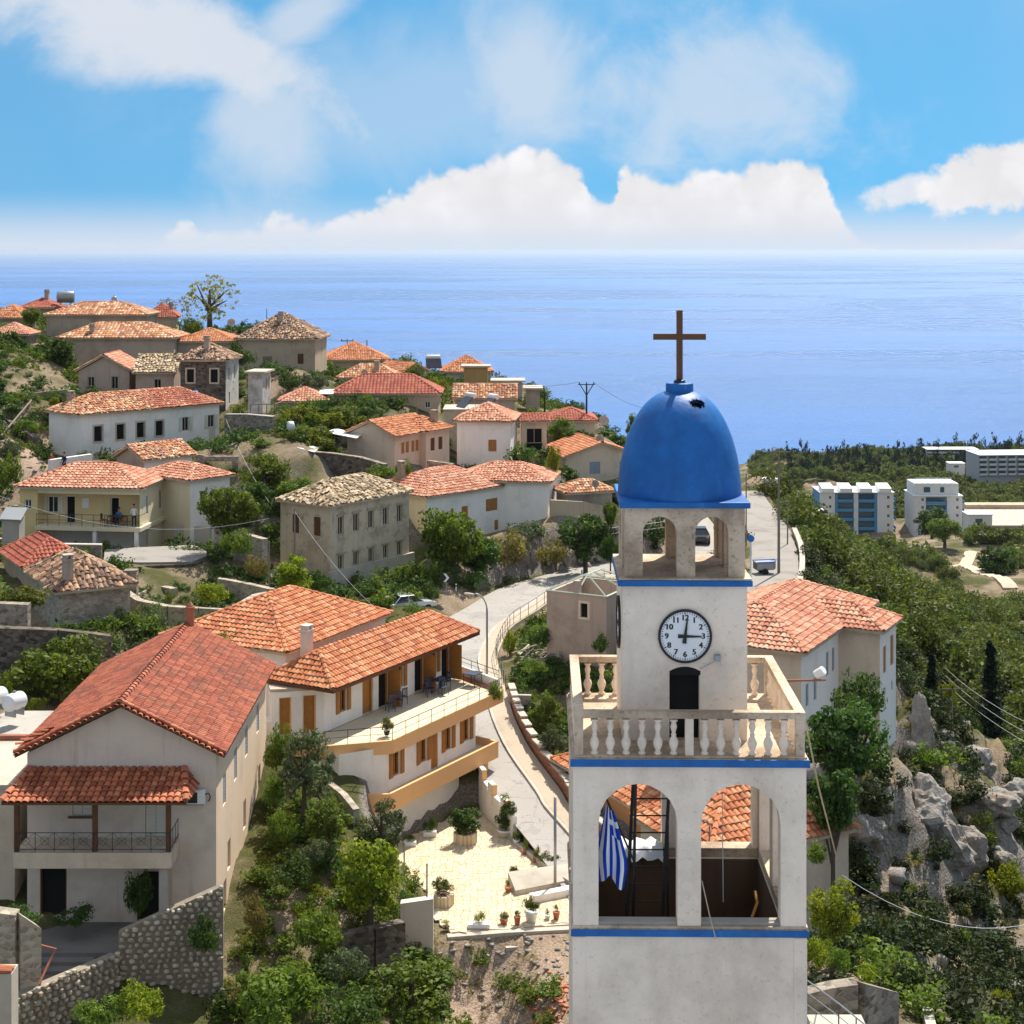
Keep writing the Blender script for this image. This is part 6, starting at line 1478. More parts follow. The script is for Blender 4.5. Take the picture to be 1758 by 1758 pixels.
# ---- scatter of uncountable scrub and woodland, merged meshes
def blocked(X, Y, margin=.6):
    b = np.zeros(X.shape, bool)
    for h in HOUSES:
        ca, sa = math.cos(h.ang), math.sin(h.ang); dx, dy = X - h.c.x, Y - h.c.y
        lx_, ly_ = dx * ca + dy * sa, -dx * sa + dy * ca
        b |= (lx_ > -margin) & (lx_ < h.w + margin) & (ly_ > -margin) & (ly_ < h.l + margin)
    for line, hw_ in ((ROAD, 3.6), (LANE, 2.6)): b |= polydist(X, Y, line)[0] < hw_
    b |= pd_poly(X, Y, COURT) < .8
    b |= (X > bx0 - 6) & (X < bx1 + .5) & (Y > by0 - 5.5) & (Y < by1 + .5)
    gx_, gy_ = X - Kx, Y - Ky; ca, sa = math.cos(ang), math.sin(ang); l_, t_ = gx_ * ca + gy_ * sa, -gx_ * sa + gy_ * ca
    b |= (l_ > -4) & (l_ < 14) & (t_ > -6.5) & (t_ < 5)
    b |= (np.abs(X - TX) < 3.2) & (np.abs(Y - TY) < 3.4)
    for poly in ([(210, 104), (400, 104), (475, 112), (470, 115), (215, 111)], [(-12, 120.5), (368, 120.5), (368, 127), (-12, 127)], [(450, 144), (670, 140), (670, 145), (450, 153)]):
        b |= inpoly(X, Y, [((u_ - UC) / F * d_, d_) for u_, d_ in poly])
    u_ = UC + F * X / Y; b |= (np.abs(u_ - 1700) < 34) & (Y > 96) & (Y < 128)
    return b
def nz2(X, Y, s): return .5 + .25 * (np.sin(X * s + 1.7 * np.sin(Y * s * .7)) + np.sin(Y * s * 1.3 + 1.1 * np.sin(X * s * .9 + 2)))
SCV = {}
def variants(mname, nq, ls, asp, flat):
    """a few leafy clumps about one metre across, kept out of the scene and instanced"""
    key = (mname, nq, ls, asp)
    if key in SCV: return SCV[key]
    g = np.random.default_rng(77 + nq); cl_ = bpy.data.collections.new('clumps_' + mname + str(len(SCV)))
    for k in range(4):
        nc = max(5, nq // 24); c, r = clumps(nc, .36, .36, .32, .11, .22, g, .35, .25); a = leaves(c, r, max(1, nq // nc), ls, asp, g)
        a[0][:, 2] += .30; cl_.objects.link(bpy.data.objects.new('clump', npmesh('clump', a[0], a[1], L[mname], a[2])))
    SCV[key] = cl_; return cl_
def scatter(name, pts, sizes, mname, nq, flat=.8, ls=.05, asp=.55, seed=1, tall=1.):
    g = np.random.default_rng(seed); n = len(pts); cl_ = variants(mname, nq, ls, asp, flat)
    me = bpy.data.meshes.new(name); me.vertices.add(n); me.vertices.foreach_set('co', pts.astype(np.float32).ravel())
    sc3 = np.stack([sizes, sizes, sizes * flat * tall * (.8 + .5 * g.random(n))], 1)
    rot = np.stack([g.normal(0, .12, n), g.normal(0, .12, n), g.random(n) * 6.28], 1)
    me.attributes.new('scl', 'FLOAT_VECTOR', 'POINT').data.foreach_set('vector', sc3.astype(np.float32).ravel())
    me.attributes.new('rot', 'FLOAT_VECTOR', 'POINT').data.foreach_set('vector', rot.astype(np.float32).ravel())
    me.attributes.new('pick', 'INT', 'POINT').data.foreach_set('value', g.integers(0, 4, n).astype(np.int32))
    o_ = link(name, me); ng = bpy.data.node_groups.new(name, 'GeometryNodeTree')
    ng.interface.new_socket('Geometry', in_out='INPUT', socket_type='NodeSocketGeometry'); ng.interface.new_socket('Geometry', in_out='OUTPUT', socket_type='NodeSocketGeometry')
    N_ = ng.nodes.new; gi, go, ip, ci = N_('NodeGroupInput'), N_('NodeGroupOutput'), N_('GeometryNodeInstanceOnPoints'), N_('GeometryNodeCollectionInfo')
    ci.inputs['Collection'].default_value = cl_; ci.inputs['Separate Children'].default_value = True; ci.inputs['Reset Children'].default_value = True
    lk = ng.links.new; lk(gi.outputs[0], ip.inputs['Points']); lk(ci.outputs[0], ip.inputs['Instance']); ip.inputs['Pick Instance'].default_value = True
    for nm_, ty, so_ in (('scl', 'FLOAT_VECTOR', 'Scale'), ('rot', 'FLOAT_VECTOR', 'Rotation'), ('pick', 'INT', 'Instance Index')):
        na = N_('GeometryNodeInputNamedAttribute'); na.data_type = ty; na.inputs['Name'].default_value = nm_; lk([q for q in na.outputs if q.enabled][0], ip.inputs[so_])
    lk(ip.outputs[0], go.inputs[0]); md = o_.modifiers.new('scatter', 'NODES'); md.node_group = ng
    return tag(o_, kind='stuff')
def region(n, x0, x1, y0, y1, seed, mask=None, fan=None, power=1.):
    g = np.random.default_rng(seed); Y = y0 + (y1 - y0) * g.random(n) ** power
    X = (fan[0] + (fan[1] - fan[0]) * g.random(n)) * Y if fan else x0 + (x1 - x0) * g.random(n)
    ok = ~blocked(X, Y)
    if mask is not None: ok &= mask(X, Y, g)
    X, Y = X[ok], Y[ok]; Z = ground(X, Y); return np.stack([X, Y, Z - .08], 1), g
VM = lambda k, o: (lambda X, Y, g: nz2(X + o, Y, .16) > k + .3 * g.random(len(X)))
p_, g = region(5600, -66, 18, 90, 234, 3, VM(.24, 0)); scatter('village_scrub', p_, .6 + 2.0 * g.random(len(p_)) ** 2, 'broad', 360, .8, .055, seed=4)
p_, g = region(7000, -66, 18, 90, 234, 43, VM(.26, 25)); scatter('village_dark_scrub', p_, .7 + 2.0 * g.random(len(p_)) ** 2, 'deep', 360, .8, .055, seed=44)
p_, g = region(6000, -66, 18, 90, 228, 13, VM(.2, 40)); scatter('dry_scrub', p_, .35 + .9 * g.random(len(p_)) ** 2, 'dry', 200, .6, .08, .25, seed=5)
gm = lambda X, Y, g: ~((X > -3.4) & (Y < 75.5) & (g.random(len(X)) > .2))
p_, g = region(820, -12.2, 4, 57, 86, 6, gm); scatter('garden_scrub', p_, .5 + 1.5 * g.random(len(p_)) ** 2, 'broad', 620, .75, .045, seed=7)
p_, g = region(900, -12.2, 6, 57, 86, 8, gm); scatter('garden_weeds', p_, .35 + .9 * g.random(len(p_)), 'vine', 300, .8, .06, .3, seed=9)
p_, g = region(180, -12.2, 4, 57, 86, 48, gm); scatter('garden_dark_scrub', p_, .7 + 1.5 * g.random(len(p_)) ** 2, 'deep', 620, .8, .045, seed=49)
p_, g = region(900, -8, 5.5, 60, 76, 18, lambda X, Y, g: g.random(len(X)) > .35); scatter('dry_grass', p_, .25 + .5 * g.random(len(p_)), 'dry', 120, .9, .16, .06, seed=19)
BR = [(onground(u, v), w_ * d / F) for u, v, w_, d in ((1578, 1262, 50, 102), (1672, 1318, 74, 106), (1712, 1388, 66, 97), (1748, 1378, 60, 99), (1590, 1400, 96, 90), (1622, 1462, 84, 88), (1660, 1470, 70, 90), (1490, 1440, 60, 78))]
def offrock(X, Y):
    ok = np.ones(X.shape, bool)
    for q, r_ in BR: ok &= ~((np.abs(X - q.x) < r_ * .5) & (Y < q.y + .5) & (Y > q.y - r_ * .3 - 1.2))
    return ok
RM = lambda k: (lambda X, Y, g: offrock(X, Y) & (X > 7.5) & ~((X < 11.5) & (Y > 58) & (Y < 104)) & (nz2(X, Y, .22) > k + .25 * g.random(len(X))))
p_, g = region(1500, 8, 64, 43, 152, 10, RM(.32)); scatter('ravine_scrub', p_, .7 + 1.9 * g.random(len(p_)) ** 1.8, 'broad', 620, .8, .045, seed=11)
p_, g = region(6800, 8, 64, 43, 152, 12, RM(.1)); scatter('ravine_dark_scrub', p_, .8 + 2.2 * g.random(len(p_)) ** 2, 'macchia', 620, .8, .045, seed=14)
p_, g = region(2600, 8, 64, 45, 152, 15, RM(.35)); scatter('ravine_dry_scrub', p_, .4 + .9 * g.random(len(p_)) ** 2, 'dry', 200, .8, .08, .25, seed=16)
p_, g = region(1500, 8, 64, 45, 152, 55, RM(.3)); scatter('ravine_grey_scrub', p_, .5 + 1.2 * g.random(len(p_)) ** 2, 'olive', 300, .8, .06, .3, seed=56)
p_, g = region(700, .5, 10, 88, 126, 61); scatter('roadside_scrub', p_, .4 + 1.2 * g.random(len(p_)) ** 2, 'broad', 360, .8, .055, seed=62)
p_, g = region(420, .5, 10, 88, 126, 63); scatter('roadside_dark_scrub', p_, .4 + 1.3 * g.random(len(p_)) ** 2, 'deep', 360, .8, .055, seed=64)
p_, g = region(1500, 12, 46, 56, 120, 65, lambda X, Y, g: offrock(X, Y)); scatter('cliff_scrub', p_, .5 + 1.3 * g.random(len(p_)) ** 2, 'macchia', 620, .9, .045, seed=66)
p_, g = region(900, 12, 46, 56, 120, 67, lambda X, Y, g: offrock(X, Y)); scatter('cliff_dry_scrub', p_, .4 + .8 * g.random(len(p_)) ** 2, 'dry', 200, .8, .08, .25, seed=68)
TRACK = [P(u, v, d) for u, v, d in ((1735, 1016, 372), (1712, 1000, 385), (1690, 990, 395), (1672, 975, 408), (1658, 960, 425), (1655, 950, 445), (1668, 944, 470), (1700, 945, 475))]
TRACK2 = [P(u, v, d) for u, v, d in ((1660, 950, 445), (1600, 953, 440), (1540, 956, 432), (1490, 957, 430))]
def woodm(X, Y, g):
    u = UC + F * X / Y
    clear = (polydist(X, Y, [tuple(q) for q in TRACK])[0] < 11) | (polydist(X, Y, [tuple(q) for q in TRACK2])[0] < 6)
    clear |= (Y > 395) & (Y < 545) & (u > 1440) & (u < 1660) & (nz2(X, Y, .05) < .62)
    clear |= (Y > 505) & (Y < 600) & (u > 1395) & (u < 1760)
    clear |= (np.hypot(u - 1690, (UC + 120 - Y * .3) * 0) < 60) & (Y > 330) & (Y < 372)
    return (u > 1290) & (X > 26) & ~clear & (nz2(X, Y, .06) > .16)
p_, g = region(7000, 0, 0, 128, 420, 20, woodm, (.12, .40), .8); scatter('hillside_wood', p_, 1.8 + 4.2 * g.random(len(p_)) ** 1.7, 'far', 900, .85, .036, seed=21)
p_, g = region(3200, 0, 0, 128, 420, 22, woodm, (.12, .40), .8); scatter('hillside_light_scrub', p_, 1.4 + 2.8 * g.random(len(p_)) ** 1.6, 'olive', 620, .8, .045, .4, seed=23)
p_, g = region(2600, 0, 0, 128, 420, 52, woodm, (.12, .40), .8); scatter('hillside_yellow_scrub', p_, 1.2 + 2.4 * g.random(len(p_)) ** 1.6, 'vine', 620, .8, .045, .5, seed=53)
p_, g = region(16000, 0, 0, 400, 1180, 24, woodm, (.12, .36), .9); scatter('coastal_wood', p_, 4 + 6 * g.random(len(p_)) ** 2, 'far', 260, .95, .06, seed=25)
p_, g = region(420, 0, 0, 850, 1120, 26, lambda X, Y, g: UC + F * X / Y > 1350, (.16, .40)); scatter('coastal_cypresses', p_, 4.5 + 2.5 * g.random(len(p_)), 'cypress', 200, 2.6, .06, seed=27)

p_, g = region(300, -12.2, 4, 57, 86, 71, gm); scatter('garden_yellow_scrub', p_, .4 + 1.2 * g.random(len(p_)) ** 2, 'citrus', 620, .8, .045, seed=72)
# ---- rocks
from mathutils import noise as mnoise
def rockmesh(seed, sub=4, rough=.28):
    bm = bmesh.new(); bmesh.ops.create_icosphere(bm, subdivisions=sub, radius=1); g = random.Random(seed)
    ks = [(Vector((g.gauss(0, 1), g.gauss(0, 1), g.gauss(0, 1))).normalized(), g.uniform(.5, .95)) for _ in range(15)]
    fr_ = [(g.uniform(1.5, 5), g.uniform(0, 6), g.uniform(1.5, 5), g.uniform(0, 6)) for _ in range(4)]
    for v in bm.verts:
        d = v.co.normalized(); r = 1.
        for n, k in ks:
            q = d.dot(n)
            if q > .1: r = min(r, k / q)
        for a, b, c, e_ in fr_: r += rough * .18 * math.sin(d.x * a * 2 + b + d.z * 3) * math.sin(d.y * c * 2 + e_)
        r += .16 * mnoise.noise(d * 2.6 + Vector((seed, 0, 0))) + .10 * abs(mnoise.noise(d * 6 + Vector((0, seed, 0)))) + .05 * mnoise.noise(d * 13)
        v.co = d * r
    me = bpy.data.meshes.new('rock'); bm.to_mesh(me); bm.free(); me.materials.append(M['rock']); return me
RK = [rockmesh(k) for k in range(5)]
for k, (lab, u, v, w_, h_, d) in enumerate([
    ('tall grey upright rock near the top of the ravine slope', 1578, 1262, 50, 104, 102), ('broad brown-grey boulder below the tall cypress', 1672, 1318, 74, 56, 106), ('pale flat boulder at the right edge of the slope', 1712, 1388, 66, 40, 97),
    ('large grey boulder cut by the right edge', 1748, 1378, 60, 56, 99), ('long pale grey rock face in the middle of the ravine', 1590, 1400, 96, 120, 90), ('lower part of the grey rock face, partly overgrown', 1622, 1462, 84, 84, 88),
    ('dark jagged rock under the right edge boulders', 1660, 1470, 70, 80, 90), ('small pale rock beside the boulder group', 1732, 1430, 30, 22, 95), ('dark rock low in the ravine', 1720, 1520, 60, 60, 84),
    ('brown rock half hidden under the cliff tree', 1490, 1440, 66, 80, 78)]):
    o_ = link('boulder', RK[k % 5]); q_ = onground(u, v); d = q_.y; o_.location = q_; s = d / F; o_.scale = (w_ * s * .66, w_ * s * .55, h_ * s * .62); o_.rotation_euler = (rnd.uniform(-.2, .2), rnd.uniform(-.2, .2), rnd.uniform(0, 6)); tag(o_, lab, 'rock')
# jagged rock of the road cutting: one mass
mb = MB(); bank_ = [(u, v, P(u, v, d)) for u, v, d in ((735, 1000, 132), (780, 998, 135), (830, 990, 138.5), (880, 982, 140), (930, 975, 141.5), (980, 972, 143.5), (1030, 968, 146), (1060, 962, 148))]
Vs, Qs = [], []; off = 0
small = rockmesh(9, 2, .4); sv_co = np.array([v.co[:] for v in small.vertices]); sf = np.array([p.vertices[:] for p in small.polygons])
for (u0, v0, a), (u1, v1, b) in zip(bank_[:-1], bank_[1:]):
    for k in range(26):
        t_ = rnd.random(); c_ = a.lerp(b, t_); c_ = c_ + Vector((rnd.gauss(0, .3), rnd.uniform(-.2, 1.2), rnd.uniform(-1.3, 1.4))); s = rnd.uniform(.3, .9)
        rot = np.array(Matrix.Rotation(rnd.uniform(0, 6), 3, 'Z') @ Matrix.Rotation(rnd.uniform(-.5, .5), 3, 'X'))
        Vs.append((sv_co * np.array([s * .7, s * .6, s * rnd.uniform(.9, 1.7)])) @ rot.T + np.array(c_)); Qs.append(sf + off); off += len(sv_co)
tag(link('rock_cutting', npmesh('rock_cutting', np.concatenate(Vs), np.concatenate(Qs), M['rock'])), kind='stuff')
# rubble and broken tiles on the slope below the courtyard
def debris(name, n, fx, m_, s0, s1, seed):
    g = np.random.default_rng(seed); Vs, Qs = [], []; off = 0
    for k in range(n):
        x_, y_ = fx(g); s = g.uniform(s0, s1); th = g.random() * 6.28; c, s_ = math.cos(th), math.sin(th); Rm = np.array([[c, -s_, 0], [s_, c, 0], [0, 0, 1]])
        Vs.append((sv_co * np.array([s, s * g.uniform(.5, .9), s * g.uniform(.3, .6) * (2.2 if name == 'cliff_rocks' else 1)])) @ Rm.T + np.array([x_, y_, gz(x_, y_) + s * .15])); Qs.append(sf + off); off += len(sv_co)
    tag(link(name, npmesh(name, np.concatenate(Vs), np.concatenate(Qs), m_)), kind='stuff')
gx_ = rng.uniform(11, 44, 5000); gy_ = rng.uniform(58, 118, 5000); sl_ = np.hypot(ground(gx_ + .4, gy_) - ground(gx_ - .4, gy_), ground(gx_, gy_ + .4) - ground(gx_, gy_ - .4)) / .8
ck = iter(np.where((sl_ > .62) & ~blocked(gx_, gy_))[0][:420])
def cliffpt(g):
    k = next(ck, 0); return gx_[k], gy_[k]
debris('cliff_rocks', 120, cliffpt, M['rock'], .25, .85, 35)
debris('rubble', 260, lambda g: (g.uniform(-4.5, 3.2), g.uniform(66, 74.5)), M['rock'], .05, .22, 31)
debris('broken_tiles', 130, lambda g: (g.normal(1.9, .6), g.normal(69.3, .9)), M['terracotta'], .08, .2, 32)
debris('slope_stones', 420, lambda g: (g.uniform(-55, -38), g.uniform(138, 160)), M['rock'], .12, .4, 33)
# ---------------------------------------------------------------- walls that stand free
def freewall(name, label, pts, hgt, t_, m, cap=None, below=1.5):
    """wall through plan points; pts = [(x,y,ztop)]"""
    e = thing(name, label, 'wall', (pts[0][0], pts[0][1], 0)); o0 = Vector((pts[0][0], pts[0][1]))
    for p, q in zip(pts[:-1], pts[1:]):
        a = Vector(p[:2]) - o0; b = Vector(q[:2]) - o0; mb = MB(); d = (b - a).normalized(); n = Vector((-d.y, d.x)) * t_ / 2
        mb.prism([a - n, b - n, b + n, a + n], [p[2] - hgt - below, q[2] - hgt - below, q[2] - hgt - below, p[2] - hgt - below], [p[2], q[2], q[2], p[2]]); mb.build('wall_section', m, e)
        if cap:
            mb = MB(); n = n * 1.15; mb.prism([a - n, b - n, b + n, a + n], [p[2] + .003, q[2] + .003, q[2] + .003, p[2] + .003], [p[2] + .09, q[2] + .09, q[2] + .09, p[2] + .09]); mb.build('coping', cap, e)
    return e
def FW(name, label, px, hgt, t_, m, cap=None, below=1.5): return freewall(name, label, [tuple(P(*q)) for q in px], hgt, t_, m, cap, below)
FW('terrace_wall', 'long grey stone terrace wall below the dark trees at the left edge', [(-10, 688, 165), (60, 674, 166), (118, 668, 166)], 3.0, .5, M['stone'])
FW('slope_wall', 'dark stone wall running down to the corner of the long white house', [(5, 715, 156), (40, 735, 154), (70, 756, 152)], 2.2, .5, M['darkstone'])
FW('yard_wall', 'curving dark stone yard wall below the vines', [(462, 755, 153), (520, 775, 149), (570, 779, 147), (620, 786, 145.5), (662, 798, 144)], 2.0, .5, M['darkstone'], M['stone'])
FW('annex_wall', 'stone retaining wall under the weathered annex', [(388, 712, 159), (425, 712, 158), (470, 716, 157)], 4.2, .6, M['stone'], M['concrete'])
FW('gateway_wall', 'stone wall with an open square gateway below the long white house', [(336, 780, 146), (352, 781, 146)], 2.0, .5, M['stone'])
FW('gate_pier', 'right stone pier of the open gateway below the white house', [(399, 783, 146), (410, 783, 146)], 2.6, .5, M['stone'])
mb = MB(); a, b = P(352, 783, 146), P(399, 785, 146); mb.obox(a, b, .5, a.z - .45, a.z); tag(mb.build('gate_lintel', M['stone']), 'stone lintel across the open gateway below the white house', 'lintel')
FW('tan_yard_wall', 'plain tan yard wall between the plain white house and the dome', [(945, 858, 146), (1000, 861, 147), (1058, 872, 148.5)], 2.0, .35, M['tan'])
FW('yellow_house_wall', 'stained retaining wall in front of the yellow house with pale coping', [(-8, 925, 123), (40, 930, 124), (100, 935, 124.5), (175, 936, 125)], 3.0, .5, M['stone'], M['paleconc'])
FW('forecourt_wall', 'dark stone retaining wall below the yellow house forecourt', [(175, 962, 123.5), (240, 970, 122.5), (330, 968, 123), (362, 958, 126)], 2.2, .5, M['darkstone'])
mb = MB(); ps = [P(u, v, d) for u, v, d in ((178, 962, 123.5), (240, 969, 122.7), (330, 967, 123), (362, 957, 126), (335, 938, 130), (240, 945, 129), (180, 945, 128))]
mb.prism([p.xy for p in ps], ps[0].z - .8, ps[0].z - .0); fc_ = mb.build('forecourt', M['lane']); tag(fc_, kind='structure')
FW('side_parapet', 'low pale parapet at the right end of the yellow house forecourt', [(300, 900, 134.5), (362, 905, 133.5)], 2.2, .3, M['paleconc'])
RW = [('rear', [(232, 1020, 115), (268, 1003, 119), (300, 1010, 117)]), ('l', [(213, 1012, 111), (240, 1030, 108.5), (290, 1040, 107), (340, 1043, 107), (395, 1046, 108)]), ('r', [(395, 1046, 108), (440, 1020, 113), (474, 1014, 115)]), ('b', [(375, 992, 119), (420, 1000, 118.5), (474, 1012, 115.5)])]
for k, (n_, q) in enumerate(RW): FW('ruin_wall', ['short broken rear wall of the roofless stone enclosure', 'front wall of the roofless stone enclosure behind the red roof', 'right wall of the roofless stone enclosure', 'back wall of the roofless stone enclosure'][k], q, 1.6, .5, M['palestone'])
FW('field_wall', 'dry stone field wall on the slope right of the long white house', [(402, 800, 147), (450, 792, 149)], 1.3, .5, M['stone'])
FW('field_wall', 'stone terrace wall on the earth slope left of the old beige house', [(372, 905, 128), (420, 915, 126), (455, 925, 124)], 1.4, .5, M['palestone'])
FW('field_wall', 'low stone wall below the big stone house', [(470, 650, 180), (545, 652, 178)], 1.4, .5, M['stone'])
FW('field_wall', 'stone wall edging the yard of the tall white house', [(735, 790, 150), (778, 796, 149)], 1.5, .5, M['stone'])
FW('stone_pier', 'square stone pier at the left of the roofless enclosure', [(214, 978, 112), (236, 978, 112)], 2.6, .7, M['stone'])
FW('cottage_wall', 'thick stained wall in front of the old stone cottage at the left edge', [(-8, 1034, 90), (50, 1036, 90)], 2.5, .6, M['stone'])
FW('cottage_ruin', 'collapsed stone shed with broken tiles under the old stone cottage', [(-8, 1076, 88), (100, 1080, 88), (190, 1090, 89)], 2.0, .6, M['darkstone'])
FW('garden_wall', 'rough dark stone retaining wall below the citrus tree', [(585, 1602, 70.5), (640, 1592, 71), (690, 1580, 72)], 1.8, .5, M['darkstone'])
FW('white_pillar_wall', 'stained white end wall at the courtyard corner', [(688, 1548, 73.3), (744, 1540, 73.3)], 4.5, .45, M['peach'])
FW('courtyard_front_wall', 'pale retaining wall under the front edge of the courtyard', [(768, 1606, 74.2), (870, 1598, 74.6), (990, 1592, 75)], .9, .4, M['paleconc'])
FW('lower_white_wall', 'stained white wall below the courtyard beside the tower', [(868, 1625, 74), (990, 1615, 74.4)], 2.2, .3, M['paleconc'])
FW('stepped_garden_wall', 'low stone edging descending from the guesthouse side door', [(545, 1330, 84), (590, 1365, 82), (612, 1392, 80.5)], .8, .3, M['paleconc'], M['palestone'])
FW('hut_wall', 'rough rendered stone hut wall at the bottom left edge', [(-15, 1560, 62), (30, 1566, 62), (66, 1590, 62.5)], 4.0, .6, M['palestone'])
FW('terrace_stone_wall', 'stone terrace wall right of the tower foot', [(1385, 1700, 47), (1425, 1690, 47), (1470, 1684, 47), (1530, 1700, 48.5)], 2.6, .5, M['stone'])
FW('garden_edge_wall', 'curved pale garden kerb at the bottom right of the tower', [(1575, 1708, 51), (1592, 1730, 50), (1600, 1765, 48.5)], .6, .3, M['paleconc'])
FW('road_gutter_wall', 'grey concrete wall dropping behind the brick-topped road wall', [(872, 1192, 102), (912, 1193, 102)], 4.0, .3, M['concrete'])
# ---- rubble walls in front of the stuccoed house, stone by stone
SM = []
for k in range(5):
    bm = bmesh.new(); bmesh.ops.create_icosphere(bm, subdivisions=1, radius=.5); g = random.Random(k + 50)
    for v in bm.verts: v.co = v.co * g.uniform(.8, 1.12); v.co = Vector([math.copysign(abs(c) ** .75 * .55, c) for c in v.co])
    me = bpy.data.meshes.new('stone'); bm.to_mesh(me); bm.free(); me.materials.append(M['wallstone']); SM.append(me)
M['mortar'] = plain('lime_mortar', (.27, .23, .18), .95, .3, .1, 0, 4)
def rubble(name, label, A, B, zb, n_lim=300, sx=.30, sz=.21, t_=.5):
    """A,B = top corners (3D); stones on the near face and along the top"""
    e = thing(name, label, 'wall', (A.x, A.y, zb)); a = Vector((0, 0)); b = (B - A).xy; d = b.normalized(); n = Vector((d.y, -d.x)); n = n if n.y < 0 else -n
    mb = MB(); k = n * -t_; f_ = n * -.07; mb.prism([a + f_, b + f_, b + k, a + k], -1, [A.z - zb, B.z - zb, B.z - zb, A.z - zb]); mb.build('core', M['mortar'], e)
    W = b.length; cnt = 0; row_ = 0; z_ = .0; rz = math.atan2(d.y, d.x)
    while z_ < max(A.z, B.z) - zb + .2 and cnt < n_lim:
        x_ = rnd.uniform(-.1, .1)
        while x_ < W - .2 and cnt < n_lim:
            s = sx * rnd.uniform(.6, 1.45); top = (A.z + (B.z - A.z) * x_ / W) - zb
            if z_ < top + .12:
                o_ = link('stone', rnd.choice(SM), e); p = d * (x_ + s / 2) + n * rnd.uniform(-.05, .03); o_.location = (p.x, p.y, z_ + rnd.uniform(-.03, .03)); o_.scale = (s * 1.12, .34, sz * rnd.uniform(1.0, 1.4)); o_.rotation_euler = (rnd.uniform(-.2, .2), rnd.uniform(-.25, .25), rz); cnt += 1
            x_ += s
        z_ += sz * .92
    return e
rubble('rubble_wall', 'rubble stone wall climbing to the corner of the stuccoed house', P(203, 1604, 66), P(383, 1522, 66.5), -30.6, 300, .33, .24)
rubble('low_rubble_wall', 'low rubble wall slanting down at the bottom left', P(10, 1722, 60.5), P(205, 1640, 65.6), -30.2, 220, .36, .26)
M['yard'] = plaster('yard_concrete', (.20, .18, .165), (.08, .07, .06), .5, .2)
mb = MB(); mb.box(-24.5, 67.3, -31, -12.4, 70.38, -28.98); tag(mb.build('paved_yard', M['yard']), kind='structure')
for k in range(5): mb = MB(); mb.box(-24.5, 66.8 - k * .5, -31.2, -17.2 - .3 * k, 67.295 - k * .5, -29.14 - k * .16); tag(mb.build('yard_step', M['yard']), kind='structure')
pipe = thing('handrail_pipe', 'rusty red bent handrail pipe by the dark steps at the bottom left', 'handrail', tuple(P(65, 1622, 62.4)))
mb = MB(); q0 = P(65, 1622, 62.4); mb.tube([P(*q) - q0 for q in ((65, 1622, 62.4), (96, 1629, 62.6), (83, 1655, 62.2), (67, 1690, 61.6))], .05, 7); mb.build('pipe', M['rust'], pipe)
ek = thing('edge_tile_coping', 'stone wall end with terracotta tiles at the bottom left edge', 'wall', (P(0, 1690, 58).x, 58, P(0, 1690, 58).z - 1.5))
mb = MB(); mb.box(-.6, -.3, -1, .5, .5, 2.0); mb.build('pier', M['paleconc'], ek)
for k in range(3): o_ = link('tile', tm_, ek); o_.location = (-.15 + .0 * k, -.2 + .25 * k, 2.02 - .35 * (k == 2)); o_.rotation_euler = (0, 0, -1.5); o_.scale = (1.2, 1.6, 1.2)
# ---- brick road wall with coping slabs
bw_ = thing('brick_road_wall', 'long brick roadside wall with pale coping slabs left of the tower', 'wall', (0, 100, -29)); off_ = Vector((0, 100, -29))
def rowpts(o, i0, i1, pts=None):
    pts = pts or RPTS; out = []
    for i in range(i0, i1):
        d = (pts[min(i + 1, len(pts) - 1)] - pts[max(i - 1, 0)]).xy.normalized(); n = Vector((d.y, -d.x)); out.append(Vector((pts[i].x + n.x * o, pts[i].y + n.y * o, pts[i].z)))
    return out
M['brick'] = masonry('red_brick', (.26, .10, .06), (.42, .18, .10), (.36, .30, .25), 5., 2.2)
wp = rowpts(-1.58, 44, len(RPTS) - 6)
for k, (p, q) in enumerate(zip(wp[:-1], wp[1:])):
    mb = MB(); a, b = p - off_, q - off_; st_ = .25 * (k % 1); mb.obox(a, b, .25, min(a.z, b.z) - 1.0, min(a.z, b.z) + .95); mb.build('brick_section', M['brick'], bw_)
    mb = MB(); mb.obox(a + (b - a) * .03, b - (b - a) * .03, .42, min(a.z, b.z) + .952, min(a.z, b.z) + 1.05); mb.build('coping_slab', M['paleconc'], bw_)
pr = thing('pavement_railing', 'dark metal railing along the outer edge of the curving pavement', 'railing')
railing(pr, [tuple(p) for p in rowpts(-1.25, 20, 45)], -27.9, 1.0, 'rail', 2.0, (1., .55))
# ---- street lamps and poles
def lamp_post(label, base, h_, reach, rz, head=True):
    e = thing('street_lamp', label, 'street lamp', tuple(base), rz)
    mb = MB(); pts = [(0, 0, 0), (0, 0, h_ * .8)] + [(-reach * (1 - math.cos(a)), 0, h_ * .8 + h_ * .2 * math.sin(a)) for a in np.linspace(.2, math.pi / 2, 6)] if head else [(0, 0, 0), (0, 0, h_)]
    mb.tube(pts, [.07] * 2 + [.045] * (len(pts) - 2), 8); mb.build('pole', M['galv'], e, True)
    if head: mb = MB(); mb.lathe([(.03, -.38), (.12, -.3), (.16, -.05), (.13, .2), (.04, .36)], 10); o_ = mb.build('lamp_head', M['paleconc'], e, True); o_.location = (-reach - .3, 0, h_ - .02); o_.rotation_euler = (0, R(98), 0); o_.scale = (.6, 1, 1)
    return e
q = PZ(836, 1165, -28.1); lamp_post('grey curved street lamp standing on the pavement bend', q, 5.6, .85, R(8))
q = PZ(953, 1524, ZC + .1); lamp_post('bare grey post at the courtyard edge beside the tower', q, 4.4, 0, 0, False)
q = PZ(1218, 1458, -26.5)
lp_ = thing('curved_lamp', 'small curved lamp post seen through the right tower arch', 'street lamp', tuple(P(1218, 1462, 62)))
